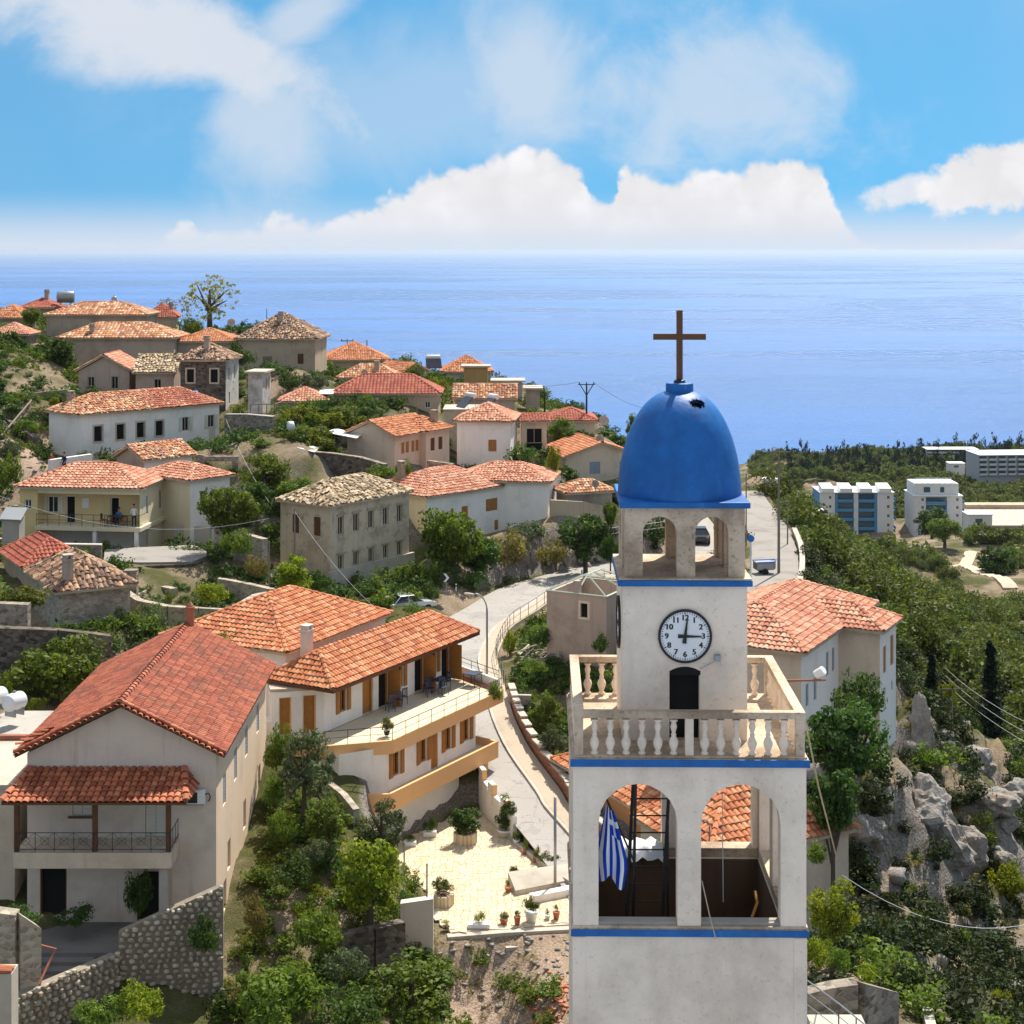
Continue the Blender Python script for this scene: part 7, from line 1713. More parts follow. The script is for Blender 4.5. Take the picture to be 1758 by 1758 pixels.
mb = MB(); mb.tube([(0, 0, 0), (0, 0, 1.0), (-.08, 0, 1.18), (-.2, 0, 1.22), (-.32, 0, 1.14)], .025, 6); mb.build('pole', M['galv'], lp_)
def power_pole(label, u, v0, v1, d, arms=1, v_arm=False, wood=True, r_=.12):
    b = P(u, v1, d); h_ = (v1 - v0) * d / F; g = min(gz(b.x, b.y), b.z); h_ += b.z - g
    e = thing('power_pole', label, 'power pole', (b.x, b.y, g)); mb = MB(); mb.tube([(0, 0, -.3), (0, 0, h_)], [r_, r_ * .65], 8); mb.build('pole', M['greywood'] if wood else M['iron'], e)
    tips = []
    for k in range(arms):
        z_ = h_ - .25 - .5 * k; mb = MB()
        if v_arm: mb.tube([(0, 0, z_ - .9), (-.7, 0, z_ + .25)], .05, 5); mb.tube([(0, 0, z_ - .9), (.7, 0, z_ + .25)], .05, 5); mb.tube([(-.9, 0, z_ + .25), (.9, 0, z_ + .25)], .05, 5)
        else: mb.tube([(-.85, 0, z_), (.85, 0, z_)], .055, 5)
        mb.build('crossarm', M['greywood'] if wood else M['iron'], e)
        for x_ in (-.75, 0, .75):
            mb = MB(); zz_ = z_ + (.25 if v_arm else 0); mb.lathe([(.04, 0), (.07, .1), (.04, .16), (.06, .22), (.01, .26)], 8, x_, 0); o_ = mb.build('insulator', M['iron'], e); o_.location.z = zz_; tips.append(Vector((b.x + x_, b.y, g + zz_ + .25)))
    return tips
t1 = power_pole('tall wooden power pole with one crossarm right of the dome', 1337, 770, 942, 126, 1)
power_pole('thin wooden pole just right of the tall power pole', 1352, 848, 942, 140, 0, r_=.07)
power_pole('short wooden post against the sea right of the dome edge', 1281, 812, 862, 140, 0, r_=.07)
t2 = power_pole('dark power pole with V-shaped arms above the seaside roofs', 1007, 660, 722, 172, 1, True, False)
t3 = power_pole('short dark pole left of the V-armed power pole', 935, 676, 712, 176, 0, False, False)
t4 = power_pole('dark pole on the skyline behind the hilltop orange roof', 630, 583, 612, 214, 0, False, False, .09)
power_pole('twin pole stub on the skyline by the hilltop orange roof', 596, 582, 600, 216, 1, False, False, .08)
power_pole('short pole on the ridge of the big stone house', 458, 530, 560, 206, 0, False, True, .07)
power_pole('brown pole standing in front of the long stone house', 716, 672, 722, 160, 0, False, True, .07)
power_pole('brown pole against the old beige house left wall', 506, 872, 970, 124, 0, False, True, .08)
power_pole('wooden post at the left corner of the old beige house', 462, 930, 1010, 119, 0, False, True, .08)
t5 = power_pole('grey pole with short crossarm on the ravine slope', 1635, 1176, 1320, 108, 1, False, True, .06)
def wire(label, a, b, sag, m=None, r_=.018, n=10, name='power_line'):
    mb = MB(); a = Vector(a); b = Vector(b); mb.tube([a.lerp(b, k / n) - Vector((0, 0, sag * 4 * (k / n) * (1 - k / n))) for k in range(n + 1)], r_, 4, False); tag(mb.build(name, m or M['wire']), label, 'cable')
for k in range(3):
    nm = ('upper', 'middle', 'lower')[k]
    wire(f'{nm} pale power line crossing the ravine hillside to the right edge', P(1560 - 6 * k, 1078 + 5 * k, 150), P(1775, 1246 + 18 * k, 104), 1.0, M['wire_pale'], .014)
wire('white cable sagging across the dark ravine at the lower right', P(1445, 1502, 60), P(1775, 1584, 70), .9, M['wire_pale'], .013)
wire('thin power line from the V-armed pole towards the dome', t2[2], P(1110, 702, 172), .4, M['wire'], .02)
wire('thin power line between the V-armed pole and the village', t2[0], P(842, 655, 186), .5, M['wire'], .02)
wire('thin power line on the skyline above the hilltop orange roof', P(556, 580, 210), P(630, 586, 214), .3, M['wire'], .02)
wire('pale cable running down from the annex to the old beige house', P(388, 720, 158), P(462, 862, 130), .5, M['wire_pale'], .014)
wire('white cable slanting across the old beige house to the guesthouse roof', P(506, 878, 124), P(640, 1040, 104), .4, M['wire_pale'], .012)
wire('thin cable stretched across the yellow house front', P(-10, 848, 120), P(462, 890, 124), 1.6, M['wire_pale'], .012)
# ---- chevron sign and marker posts
sg = thing('chevron_sign', 'black road sign with a white chevron pointing right at the road bend', 'road sign', tuple(P(766, 1010, 127.5)))
mb = MB(); mb.tube([(0, .05, -.3), (0, .05, .6)], .03, 6); mb.build('post', M['galv'], sg)
mb = MB(); mb.box(-.4, -.02, .45, .4, .02, 1.2); mb.build('board', M['iron'], sg)
mb = MB(); zc_ = .825; ch_ = [(-.22, .33), (-.02, .33), (.24, 0), (-.02, -.33), (-.22, -.33), (.04, 0)]
mb.add([(x_, -.025, zc_ + z_) for x_, z_ in ch_], [(0, 1, 2, 5), (5, 2, 3, 4)]); mb.build('chevron', M['whitepaint'], sg)
for lab, u, v, d in (('white marker post right of the chevron sign', 783, 1018, 130.5), ('white marker post on the far side of the road near the tower', 999, 993, 140)):
    mp = thing('marker_post', lab, 'post', tuple(P(u, v, d))); mb = MB(); mb.box(-.06, -.03, -.2, .06, .03, .75); mb.build('post_body', M['whitepaint'], mp, bevel=.02); mb = MB(); mb.box(-.062, -.032, .5, .062, .032, .62); mb.build('reflector_band', M['iron'], mp)
# ---- cars
def car(label, loc, rz, pm):
    e = thing('parked_car', label, 'car', tuple(loc), rz); Lc, Wc = 4.3, 1.7
    lower = [(-2.1, .35), (-2.15, .6), (-2.05, .85), (-1.3, .93), (-.75, .95), (.85, .92), (1.75, .85), (2.1, .7), (2.15, .45), (2.05, .3)]
    mb = MB(); n = len(lower)
    secs = [(-Wc / 2, .97), (-Wc / 2 + .1, 1.), (Wc / 2 - .1, 1.), (Wc / 2, .97)]
    vs = [(x_ * (.985 if abs(y_) > .8 else 1), y_, z_ * s) for y_, s in secs for x_, z_ in lower]
    fs = [tuple(range(n)), tuple(range(3 * n, 4 * n))[::-1]] + [(j * n + i, j * n + (i + 1) % n, (j + 1) * n + (i + 1) % n, (j + 1) * n + i) for j in range(3) for i in range(n)]
    mb.add(vs, fs); mb.build('body', pm, e, bevel=.03)
    cab0 = [(-1.45, .93), (-.85, 1.38), (.25, 1.40), (1.0, .91)]; mb = MB(); wB, wT = Wc / 2 - .08, Wc / 2 - .28
    vs = [(x_, s * (wT if z_ > 1.2 else wB), z_) for s in (-1, 1) for x_, z_ in cab0]; mb.add(vs, [(0, 1, 2, 3), (7, 6, 5, 4), (0, 4, 5, 1), (2, 6, 7, 3)]); mb.build('windows', M['carglass'], e)
    mb = MB(); mb.prism([(-.92, -wT - .02), (.32, -wT - .02), (.32, wT + .02), (-.92, wT + .02)], 1.375, 1.43); mb.build('roof', pm, e, bevel=.02)
    for s in (-1, 1):
        for (xa, za), (xb, zb_) in (((-1.45, .93), (-.88, 1.39)), ((1.0, .91), (.28, 1.40)), ((-.25, .93), (-.22, 1.39))): mb = MB(); mb.tube([(xa, s * wB, za), (xb, s * wT, zb_)], .035, 5); mb.build('pillar', pm, e)
        for x_ in (-1.35, 1.35):
            mb = MB(); mb.lathe([(.31, -.1), (.32, -.06), (.32, .06), (.31, .1)], 18); wl = mb.build('wheel', M['tyre'], e); wl.location = (x_, s * (Wc / 2 - .06), .32); wl.rotation_euler = (R(90), 0, 0)
            mb = MB(); mb.lathe([(.19, -.11), (.2, .0), (.19, .11)], 14); mb.build('rim', M['galv'], wl)
        mb = MB(); mb.box(2.0, s * .55 - .18, .58, 2.17, s * .55 + .18, .74); mb.build('headlight', M['whitepaint'], e, bevel=.02)
        mb = MB(); mb.box(-2.17, s * .6 - .15, .62, -2.05, s * .6 + .15, .8); mb.build('tail_light', M['rust'], e, bevel=.02)
    return e
q = PZ(700, 1052, -28.0); car('silver saloon car parked on the road behind the guesthouse roof', (q.x, q.y, -27.97), R(30), M['silver'])
q = PZ(1201, 930, -28.0); car('dark car on the distant road, seen through the upper right belfry arch', (q.x, q.y, -27.97), R(88), M['darkcar'])
# ---- terrace furniture
ghm = Matrix.Translation((Kx, Ky, ZC)) @ Matrix.Rotation(ang, 4, 'Z')
def chair(label, x_, y_, rz, m_=None, base=None, mtx=None, group=None):
    p = (mtx or ghm) @ Vector((x_, y_, base if base is not None else zt)); e = thing('chair', label, 'chair', tuple(p), rz, group); mm = m_ or M['darkblue']
    mb = MB(); mb.box(-.22, -.22, .42, .22, .22, .46); mb.build('seat', mm, e)
    for a in (-1, 1):
        for b in (-1, 1): mb = MB(); mb.tube([(a * .2, b * .2, 0), (a * .19, b * .19, .42 if b < 0 else .95)], .02, 5); mb.build('leg', mm, e)
    mb = MB(); mb.box(-.2, .18, .86, .2, .22, .95)
    for k in range(4): mb.box(-.17 + k * .1, .185, .5, -.13 + k * .1, .215, .86)
    mb.build('backrest', mm, e)
def table(label, x_, y_, rz, l=1.0, w_=.8, m_=None, base=None, mtx=None, h_=.74):
    p = (mtx or ghm) @ Vector((x_, y_, base if base is not None else zt)); e = thing('table', label, 'table', tuple(p), rz); mm = m_ or M['darkblue']
    mb = MB(); mb.box(-l / 2, -w_ / 2, h_ - .04, l / 2, w_ / 2, h_); mb.build('tabletop', mm, e)
    for a in (-1, 1):
        for b in (-1, 1): mb = MB(); mb.tube([(a * (l / 2 - .06), b * (w_ / 2 - .06), 0), (a * (l / 2 - .05), b * (w_ / 2 - .05), h_ - .04)], .025, 5); mb.build('leg', mm, e)
for lab, x_, y_, rz in (('nearest dark chair on the guesthouse terrace, by a dark doorway', 5.1, -.8, 2.6), ('second dark chair from the near end of the terrace', 5.9, -.75, 2.2), ('third dark chair from the near end of the terrace, turned away', 6.6, -.6, 2.9),
                        ('dark chair at the near side of the terrace dining table', 8.7, -1.1, .9), ('dark chair beside the terrace dining table, nearer the rail', 9.4, -1.6, -.4), ('dark chair beside the terrace dining table, nearer the wall', 9.3, -.6, 2.8), ('dark chair at the far side of the terrace dining table', 10.6, -1.0, -2.0)):
    chair(lab, x_, y_, ang + rz)
table('dark dining table between the terrace chairs', 9.9, -1.1, ang, 1.1, .8); table('dark table standing alone at the far end of the terrace', 12.0, -2.0, ang, .95, .85)
# ---- planters and pots in the courtyard
def pot(name, label, u, v, r_, h_, m_, kind, pw, ph, z=None, shape='pot'):
    q = PZ(u, v, z if z is not None else ZC); e = thing(name, label, 'planter' if r_ > .4 else 'flower pot', (q.x, q.y, q.z))
    if shape == 'ring':
        n = 18
        for k in range(n):
            a0, a1 = 2 * math.pi * k / n + .02, 2 * math.pi * (k + 1) / n - .02; g = rnd.uniform(-.02, .02); mb = MB(); mb.prism([((r_ + g) * math.cos(a0), (r_ + g) * math.sin(a0)), ((r_ + g) * math.cos(a1), (r_ + g) * math.sin(a1)), ((r_ - .2) * math.cos(a1), (r_ - .2) * math.sin(a1)), ((r_ - .2) * math.cos(a0), (r_ - .2) * math.sin(a0))], 0, h_ + g); mb.build('stone_block', M['paving'], e)
        mb = MB(); mb.lathe([(r_ - .19, .05), (r_ - .19, h_ - .06)], 18); mb.build('soil', M['soil'], e)
    elif shape == 'trough': mb = MB(); mb.box(-r_, -.18, 0, r_, .18, h_); mb.build('trough', m_, e, bevel=.03)
    else: mb = MB(); mb.lathe([(r_ * .68, 0), (r_ * .92, h_ * .82), (r_, h_ * .83), (r_, h_), (r_ * .88, h_), (r_ * .85, h_ * .85), (.01, h_ * .84)], 14); mb.build('pot', m_, e, True)
    if kind:
        me, ext, mn = leafset(kind, NP[0] % 3); NP[0] += 1; o_ = link('plant', me, e); o_.scale = (pw / ext[0], pw / ext[0], ph / ext[2]); o_.location = (0, 0, h_ + ph * .42); o_.rotation_euler[2] = rnd.uniform(0, 6)
    return e
pot('round_planter', 'large round stone planter with dark leafy shrub near the guesthouse wall', 799, 1446, .62, .55, None, 'deep', 1.75, 1.5, shape='ring')
pot('round_planter', 'round stone planter with reddish flowering bush near the white end wall', 760, 1552, .54, .5, None, 'bloom', 1.15, .8, shape='ring')
pot('trough_planter', 'white trough with dark bush against the guesthouse ground wall', 738, 1436, .35, .28, M['whitepaint'], 'deepshrub', .95, .75, shape='trough')
pot('trough_planter', 'small white trough with low plants at the wall corner', 704, 1452, .32, .25, M['whitepaint'], 'shrub', .6, .35, shape='trough')
pot('trough_planter', 'half-round white planter with tall big-leaved plant by the road wall', 868, 1436, .45, .4, M['whitepaint'], 'shrub', .8, .5)
for lab, u, v, w_, h_ in (('upper whorl of the tall big-leaved plant by the road wall', 866, 1368, 26, 22), ('middle leaves of the tall big-leaved plant by the road wall', 872, 1390, 34, 26), ('lower leaves of the tall big-leaved plant by the road wall', 864, 1408, 34, 28)):
    plant('spiky' if h_ < 25 else 'deepshrub', lab, u, v, w_, h_, 86.5, 'big_leaved_plant', cat='plant')
stem = MB(); stem.tube([PZ(868, 1436, ZC), P(867, 1370, 86.5)], .03, 6); tag(stem.build('plant_stem', L['wood']), 'bare stem of the tall big-leaved plant by the road wall', 'plant stem')
pot('flower_pot', 'white pot with plant just below the half-round planter', 887, 1451, .2, .3, M['whitepaint'], 'shrub', .5, .45)
pot('flower_pot', 'brown pot with drooping grassy plant along the road edge', 902, 1466, .2, .2, M['terracotta'], 'reed', .55, .85)
pot('flower_pot', 'second grassy potted plant along the road edge', 920, 1480, .2, .2, M['terracotta'], 'reed', .5, .8)
pot('flower_pot', 'pink flowering pot plant along the road edge', 942, 1486, .3, .2, M['soil'], 'bloom', .9, .5)
pot('flower_pot', 'round clipped bush in a pot beside the white slab', 883, 1508, .22, .2, M['terracotta'], 'deepshrub', .5, .45)
pot('flower_pot', 'small terracotta pot with cactus at the corner of the white slab', 872, 1532, .16, .25, M['terracotta'], 'reed', .3, .5)
pot('flower_pot', 'large white pot with leafy plant at the courtyard front', 912, 1582, .32, .5, M['whitepaint'], 'bloom', .7, .7)
pot('flower_pot', 'terracotta pot with round cactus at the courtyard front edge', 888, 1588, .16, .4, M['terracotta'], 'shrub', .32, .3)
pot('flower_pot', 'low round succulent pot at the courtyard front edge', 865, 1586, .2, .2, M['terracotta'], 'deepshrub', .5, .35)
pot('flower_pot', 'terracotta pot with small plant beside the tower edge', 955, 1578, .17, .35, M['terracotta'], 'reed', .35, .4)
pot('flower_pot', 'small grassy pot between the large white pot and the tower', 940, 1578, .14, .2, M['whitepaint'], 'reed', .35, .4)
pot('trough_planter', 'white trough with bare twiggy plants at the courtyard front', 822, 1592, .5, .2, M['whitepaint'], 'reed', .8, .6, shape='trough')
pot('flower_pot', 'spiky agave in the courtyard front corner', 765, 1594, .2, .1, M['soil'], 'spiky', .65, .45)
pot('flower_pot', 'pot with pink oleander standing on the guesthouse terrace corner', 664, 1262, .17, .2, M['iron'], 'bloom', .8, .8, z=-25.55)
plant('shrub', 'green creeper hanging over the far corner of the guesthouse terrace', 850, 1190, 26, 40, 94.0, 'creeper')
sl = thing('white_slab_wall', 'broad white sloping slab wall at the courtyard roadside corner', 'wall', (0, 0, 0))
q = [PZ(u, v, ZC) for u, v in ((885, 1538), (975, 1520), (985, 1500), (872, 1516))]
mb = MB(); mb.prism([p.xy for p in q], ZC - .3, [ZC + .25, ZC + .25, ZC + .55, ZC + .55]); mb.build('slab', M['paleconc'], sl)
mb = MB(); q = [PZ(u, v, ZC) for u, v in ((912, 1552), (985, 1538), (985, 1530), (908, 1546))]; mb.prism([p.xy for p in q], ZC - .3, ZC + .35); mb.build('low_step', M['white'], sl)
# crenellated white wall by the road
cw_ = thing('crenellated_wall', 'white crenellated wall with orange edges between courtyard and road', 'wall', (0, 0, 0))
ps = [Vector((-1.75, 91.2)), Vector((-1.25, 89.4)), Vector((-.55, 87.6)), Vector((.15, 86.0))]
for k, (a, b) in enumerate(zip(ps[:-1], ps[1:])):
    mb = MB(); mb.obox(a, b, .25, ZC - .3, ZC + 1.75 - .25 * k); mb.build('wall_section', M['white'], cw_)
    d = (b - a).normalized(); mb = MB(); mb.obox(a + d * .1, a + d * .75, .26, ZC + 1.751 - .25 * k, ZC + 2.3 - .25 * k); mb.build('merlon', M['white'], cw_)
    mb = MB(); mb.obox(a + d * .75, a + d * .85, .28, ZC + 1.2 - .25 * k, ZC + 2.3 - .25 * k); mb.build('merlon_edge', M['band'], cw_)
FW('road_edge_wall', 'low kerb wall with pots between courtyard and road', [(872, 1432, 86.6), (925, 1472, 82.8), (985, 1514, 79.4)], .5, .3, M['paleconc'])
for lab, u, v, d in (('thin metal post at the white end wall', 733, 1540, 73), ('thin metal post left of the white end wall', 694, 1500, 77)):
    mb = MB(); mb.tube([(0, 0, 0), (0, 0, 1.5)], .035, 6); o_ = mb.build('metal_post', M['galv']); o_.location = P(u, v, d); tag(o_, lab, 'post')
# ---- timber pile
tp = thing('timber_pile', 'untidy pile of old timber planks behind the pavement railing', 'timber pile', tuple(onground(922, 1145)))
for k in range(42):
    mb = MB(); l = rnd.uniform(.5, 1.1); mb.box(-l, -.06, -.025, l, .06, .025); o_ = mb.build('plank', M['greywood'] if k % 3 else M['paleconc'], tp); o_.location = (rnd.uniform(-1.1, 1.6), rnd.uniform(-1.6, 2.2), .15 + rnd.uniform(0, .55)); o_.rotation_euler = (rnd.uniform(-.3, .3), rnd.uniform(-.35, .35), rnd.gauss(.9, .45))
# ---- lane: parapet blocks, rail, sign, cart
lpw = thing('lane_parapet', 'stone parapet with separate pale coping blocks along the lane right of the tower', 'wall', (0, 130, -25)); o0 = Vector((0, 130, -25)); lp2 = rowpts(2.15, 0, 12, LPTS)
for p, q in zip(lp2[:-1], lp2[1:]):
    mb = MB(); a, b = p - o0, q - o0; mb.obox(a, b, .35, min(a.z, b.z) - 1.2, min(a.z, b.z) + .4); mb.build('parapet_section', M['stone'], lpw)
    mb = MB(); mb.obox(a + (b - a) * .06, b - (b - a) * .06, .42, min(a.z, b.z) + .402, min(a.z, b.z) + .62); mb.build('coping_block', M['paleconc'], lpw)
lr = thing('lane_railing', 'dark green railing along the far part of the lane', 'railing'); railing(lr, [tuple(p) for p in rowpts(2.0, 11, len(LPTS))], -25.4, 1.0, 'rail', 2.0, (1., .5), .04)
rs = thing('round_sign', 'round blue road sign on a white post right of the tower belfry', 'road sign', tuple(P(1289, 985, 118)))
mb = MB(); mb.tube([(0, 0, -.5), (0, 0, 2.4)], .06, 8); mb.build('post', M['whitepaint'], rs)
mb = MB(); mb.lathe([(.25, -.012), (.25, .012)], 24); o_ = mb.build('sign_disc', M['bluetarp'], rs); o_.location = (0, -.07, 2.55); o_.rotation_euler = (R(90), 0, 0)
bt = thing('upturned_tub', 'grey tub-shaped trailer with blue edge on the lane beside the sign', 'trailer', tuple(PZ(1312, 985, -24.93)), .2)
mb = MB(); mb.prism([(-.75, -.5), (.6, -.5), (.95, 0), (.6, .5), (-.75, .5)], .35, [.95, .95, 1.05, .95, .95]); mb.build('tub', M['galv'], bt, bevel=.05)
mb = MB(); mb.tube([(-.75, -.52, .97), (.6, -.52, .97), (.97, 0, 1.07), (.6, .52, .97), (-.75, .52, .97)], .05, 6); mb.build('rim', M['bluetarp'], bt)
for s in (-1, 1): mb = MB(); mb.lathe([(.24, -.07), (.24, .07)], 14); o_ = mb.build('wheel', M['tyre'], bt); o_.location = (-.1, s * .56, .24); o_.rotation_euler = (R(90), 0, 0)
# stairs and rails right of the tower foot
sr = thing('garden_stairs', 'pale stairs with metal handrails at the bottom edge right of the tower', 'stairs', tuple(P(1385, 1720, 45)))
for k in range(8): mb = MB(); mb.box(.0 + .18 * k, -2.0 - .3 * k, -1.4 - .18 * k, 1.5 + .18 * k, -.0 - .28 * k, -.35 - .17 * k); mb.build('step', M['paleconc'], sr)
railing(sr, [(0, 0), (.6, -1.4), (1.2, -3)], -.4, 1.0, 'handrail', .8, (1., .66, .33), .022, M['galv'])
# ---- roof things in the village
def heater(label, loc, rz, shine=False):
    e = thing('solar_water_heater', label, 'water heater', tuple(loc), rz)
    mb = MB(); mb.add([(-.9, -.9, .1), (.9, -.9, .1), (.9, .1, 1.1), (-.9, .1, 1.1), (-.9, -.85, .04), (.9, -.85, .04), (.9, .15, 1.04), (-.9, .15, 1.04)], [(0, 1, 2, 3), (4, 7, 6, 5), (0, 4, 5, 1), (1, 5, 6, 2), (2, 6, 7, 3), (3, 7, 4, 0)]); mb.build('panel', M['panel'], e)
    mb = MB(); mb.lathe([(.05, -.85), (.25, -.82), (.28, -.7), (.28, .7), (.25, .82), (.05, .85)], 14); o_ = mb.build('tank', M['tank'], e, True); o_.rotation_euler = (0, R(90), 0); o_.location = (0, .35, 1.25)
    for s in (-1, 1): mb = MB(); mb.tube([(s * .8, .35, 1.0), (s * .8, .5, -.4)], .03, 5); mb.build('leg', M['galv'], e)
heater('bright shining solar water heater on the skyline', P(744, 632, 190), R(10)); heater('solar water heater with slanting panel on the flat roof beside tall white house', P(803, 700, 165), R(-60)); heater('second solar water heater behind the tall white house roof', P(842, 702, 166), R(-60))
fr2 = thing('flat_roof_annex', 'flat-roofed cream annex with water heaters left of the tall white house', 'building', tuple(P(762, 705, 166)))
mb = MB(); mb.box(0, 0, -5, 4.6, 5, 0); mb.build('wall', M['cream'], fr2); mb = MB(); mb.box(-.1, -.1, .002, 4.7, 5.1, .15); mb.build('roof_slab', M['paleconc'], fr2)
def dish(label, loc, rz, r_=.55):
    e = thing('satellite_dish', label, 'satellite dish', tuple(loc), rz); mb = MB(); mb.lathe([(.02, -.12), (r_ * .4, -.1), (r_ * .75, -.04), (r_, .04), (r_ * .97, .05), (r_ * .7, -.02), (.02, -.09)], 18, cap=False); o_ = mb.build('dish', M['grey'], e, True); o_.rotation_euler = (R(65), 0, 0); o_.location = (0, 0, .6)
    mb = MB(); mb.tube([(0, .05, -.6), (0, .05, .6)], .035, 6); mb.build('mast', M['galv'], e); mb = MB(); mb.tube([(0, -.1, .35), (0, -.5, .75)], .015, 4); mb.build('feed_arm', M['galv'], e)
dish('satellite dish on the roof edge above the tan house by the dome', P(1037, 732, 168), .3); dish('satellite dish standing on the low orange gable roof', P(1030, 764, 160), .2, .42); dish('satellite dish on the mottled roof behind the long red roof', P(626, 650, 184), .5, .45)
dish('satellite dish on the low mottled roof left of the dome base', P(1022, 842, 147.5), .2, .35); dish('satellite dish behind the big stone house roof, left side', P(397, 562, 200), 0, .5)
tank('water_tank', 'dark horizontal water tank on the skyline behind the highest long house', P(113, 523, 222), R(5), .8, 2.2, M['galv']); tank('water_tank', 'small dark tank on the ridge of the highest long house', P(196, 521, 214), R(5), .35, .5, M['galv'])
tank('water_tank', 'blue round tank behind the long white house roof', P(336, 690, 164), 0, .45, .4, M['bluetarp']); tank('water_tank', 'white barrel in the vines right of the annex', P(499, 746, 153), .4, .5, .5)
tank('water_tank', 'white tank in the yard below the seaside roofs', onground(968, 770, 150), .2, .4, .6)
for lab, q in (('white corrugated sheet roof among the vines', ((560, 742, 154), (612, 752, 150), (622, 745, 153), (575, 735, 157))), ('pale sheet roof on the stone yard wall below the annex', ((465, 757, 152), (540, 776, 147), (548, 768, 151), (480, 748, 155))), ('white awning sheet next to the small pale pyramid roof', ((545, 676, 168), (572, 676, 168), (575, 668, 172), (550, 668, 172)))):
    ps = [P(*a) for a in q]; mb = MB(); mb.add([tuple(p) for p in ps] + [(p.x, p.y, p.z - .06) for p in ps], [(0, 1, 2, 3), (7, 6, 5, 4), (0, 4, 5, 1), (1, 5, 6, 2), (2, 6, 7, 3), (3, 7, 4, 0)]); tag(mb.build('sheet_roof', M['whitepaint']), lab, 'sheet roof')
vb_ = thing('veranda', 'weathered wooden veranda rail on the corner of the grey annex', 'railing', tuple(P(430, 712, 160))); railing(vb_, [(0, 0), (2.3, .6), (2.6, 3)], 0, 1.0, 'rail', .6, (1., .1), .05, M['greywood'])
mb = MB(); mb.tube([P(2, 748, 150), P(54, 687, 158)], .09, 6); tag(mb.build('leaning_pole', M['greywood']), 'long weathered pole leaning against the left terrace wall', 'pole')
mb = MB(); a, b = P(85, 800, 141), P(156, 783, 145); mb.obox(a, b, .4, a.z - 1.0, a.z + .55); o_ = mb.build('white_parapet', M['white']); tag(o_, 'low white parapet behind the yellow house roof', 'wall')
lt = thing('lean_to', 'small grey sheet lean-to left of the yellow house', 'shed', tuple(P(3, 925, 122)))
mb = MB(); mb.box(0, 0, -1, 1.3, 1.4, 1.5); mb.build('wall', M['concrete'], lt); mb = MB(); mb.add([(-.15, -.2, 1.52), (1.5, -.2, 1.45), (1.5, 1.5, 2.1), (-.15, 1.5, 2.15), (-.15, -.2, 1.46), (1.5, -.2, 1.4), (1.5, 1.5, 2.05), (-.15, 1.5, 2.1)], [(0, 1, 2, 3), (7, 6, 5, 4), (0, 4, 5, 1), (1, 5, 6, 2), (2, 6, 7, 3), (3, 7, 4, 0)]); mb.build('sheet', M['galv'], lt)
cl = thing('hanging_cloths', 'red orange cloth hung beside the doorway seen through the right tower arch', 'cloth', tuple(P(1272, 1380, 83)))
mb = MB(); vs = [(x_ * .12, .04 * math.sin(x_ * 1.7 + z_), -.14 * z_) for z_ in range(8) for x_ in range(5)]; mb.add(vs, [(z_ * 5 + x_, z_ * 5 + x_ + 1, z_ * 5 + x_ + 6, z_ * 5 + x_ + 5) for z_ in range(7) for x_ in range(4)]); mb.build('cloth', M['redcloth'], cl)
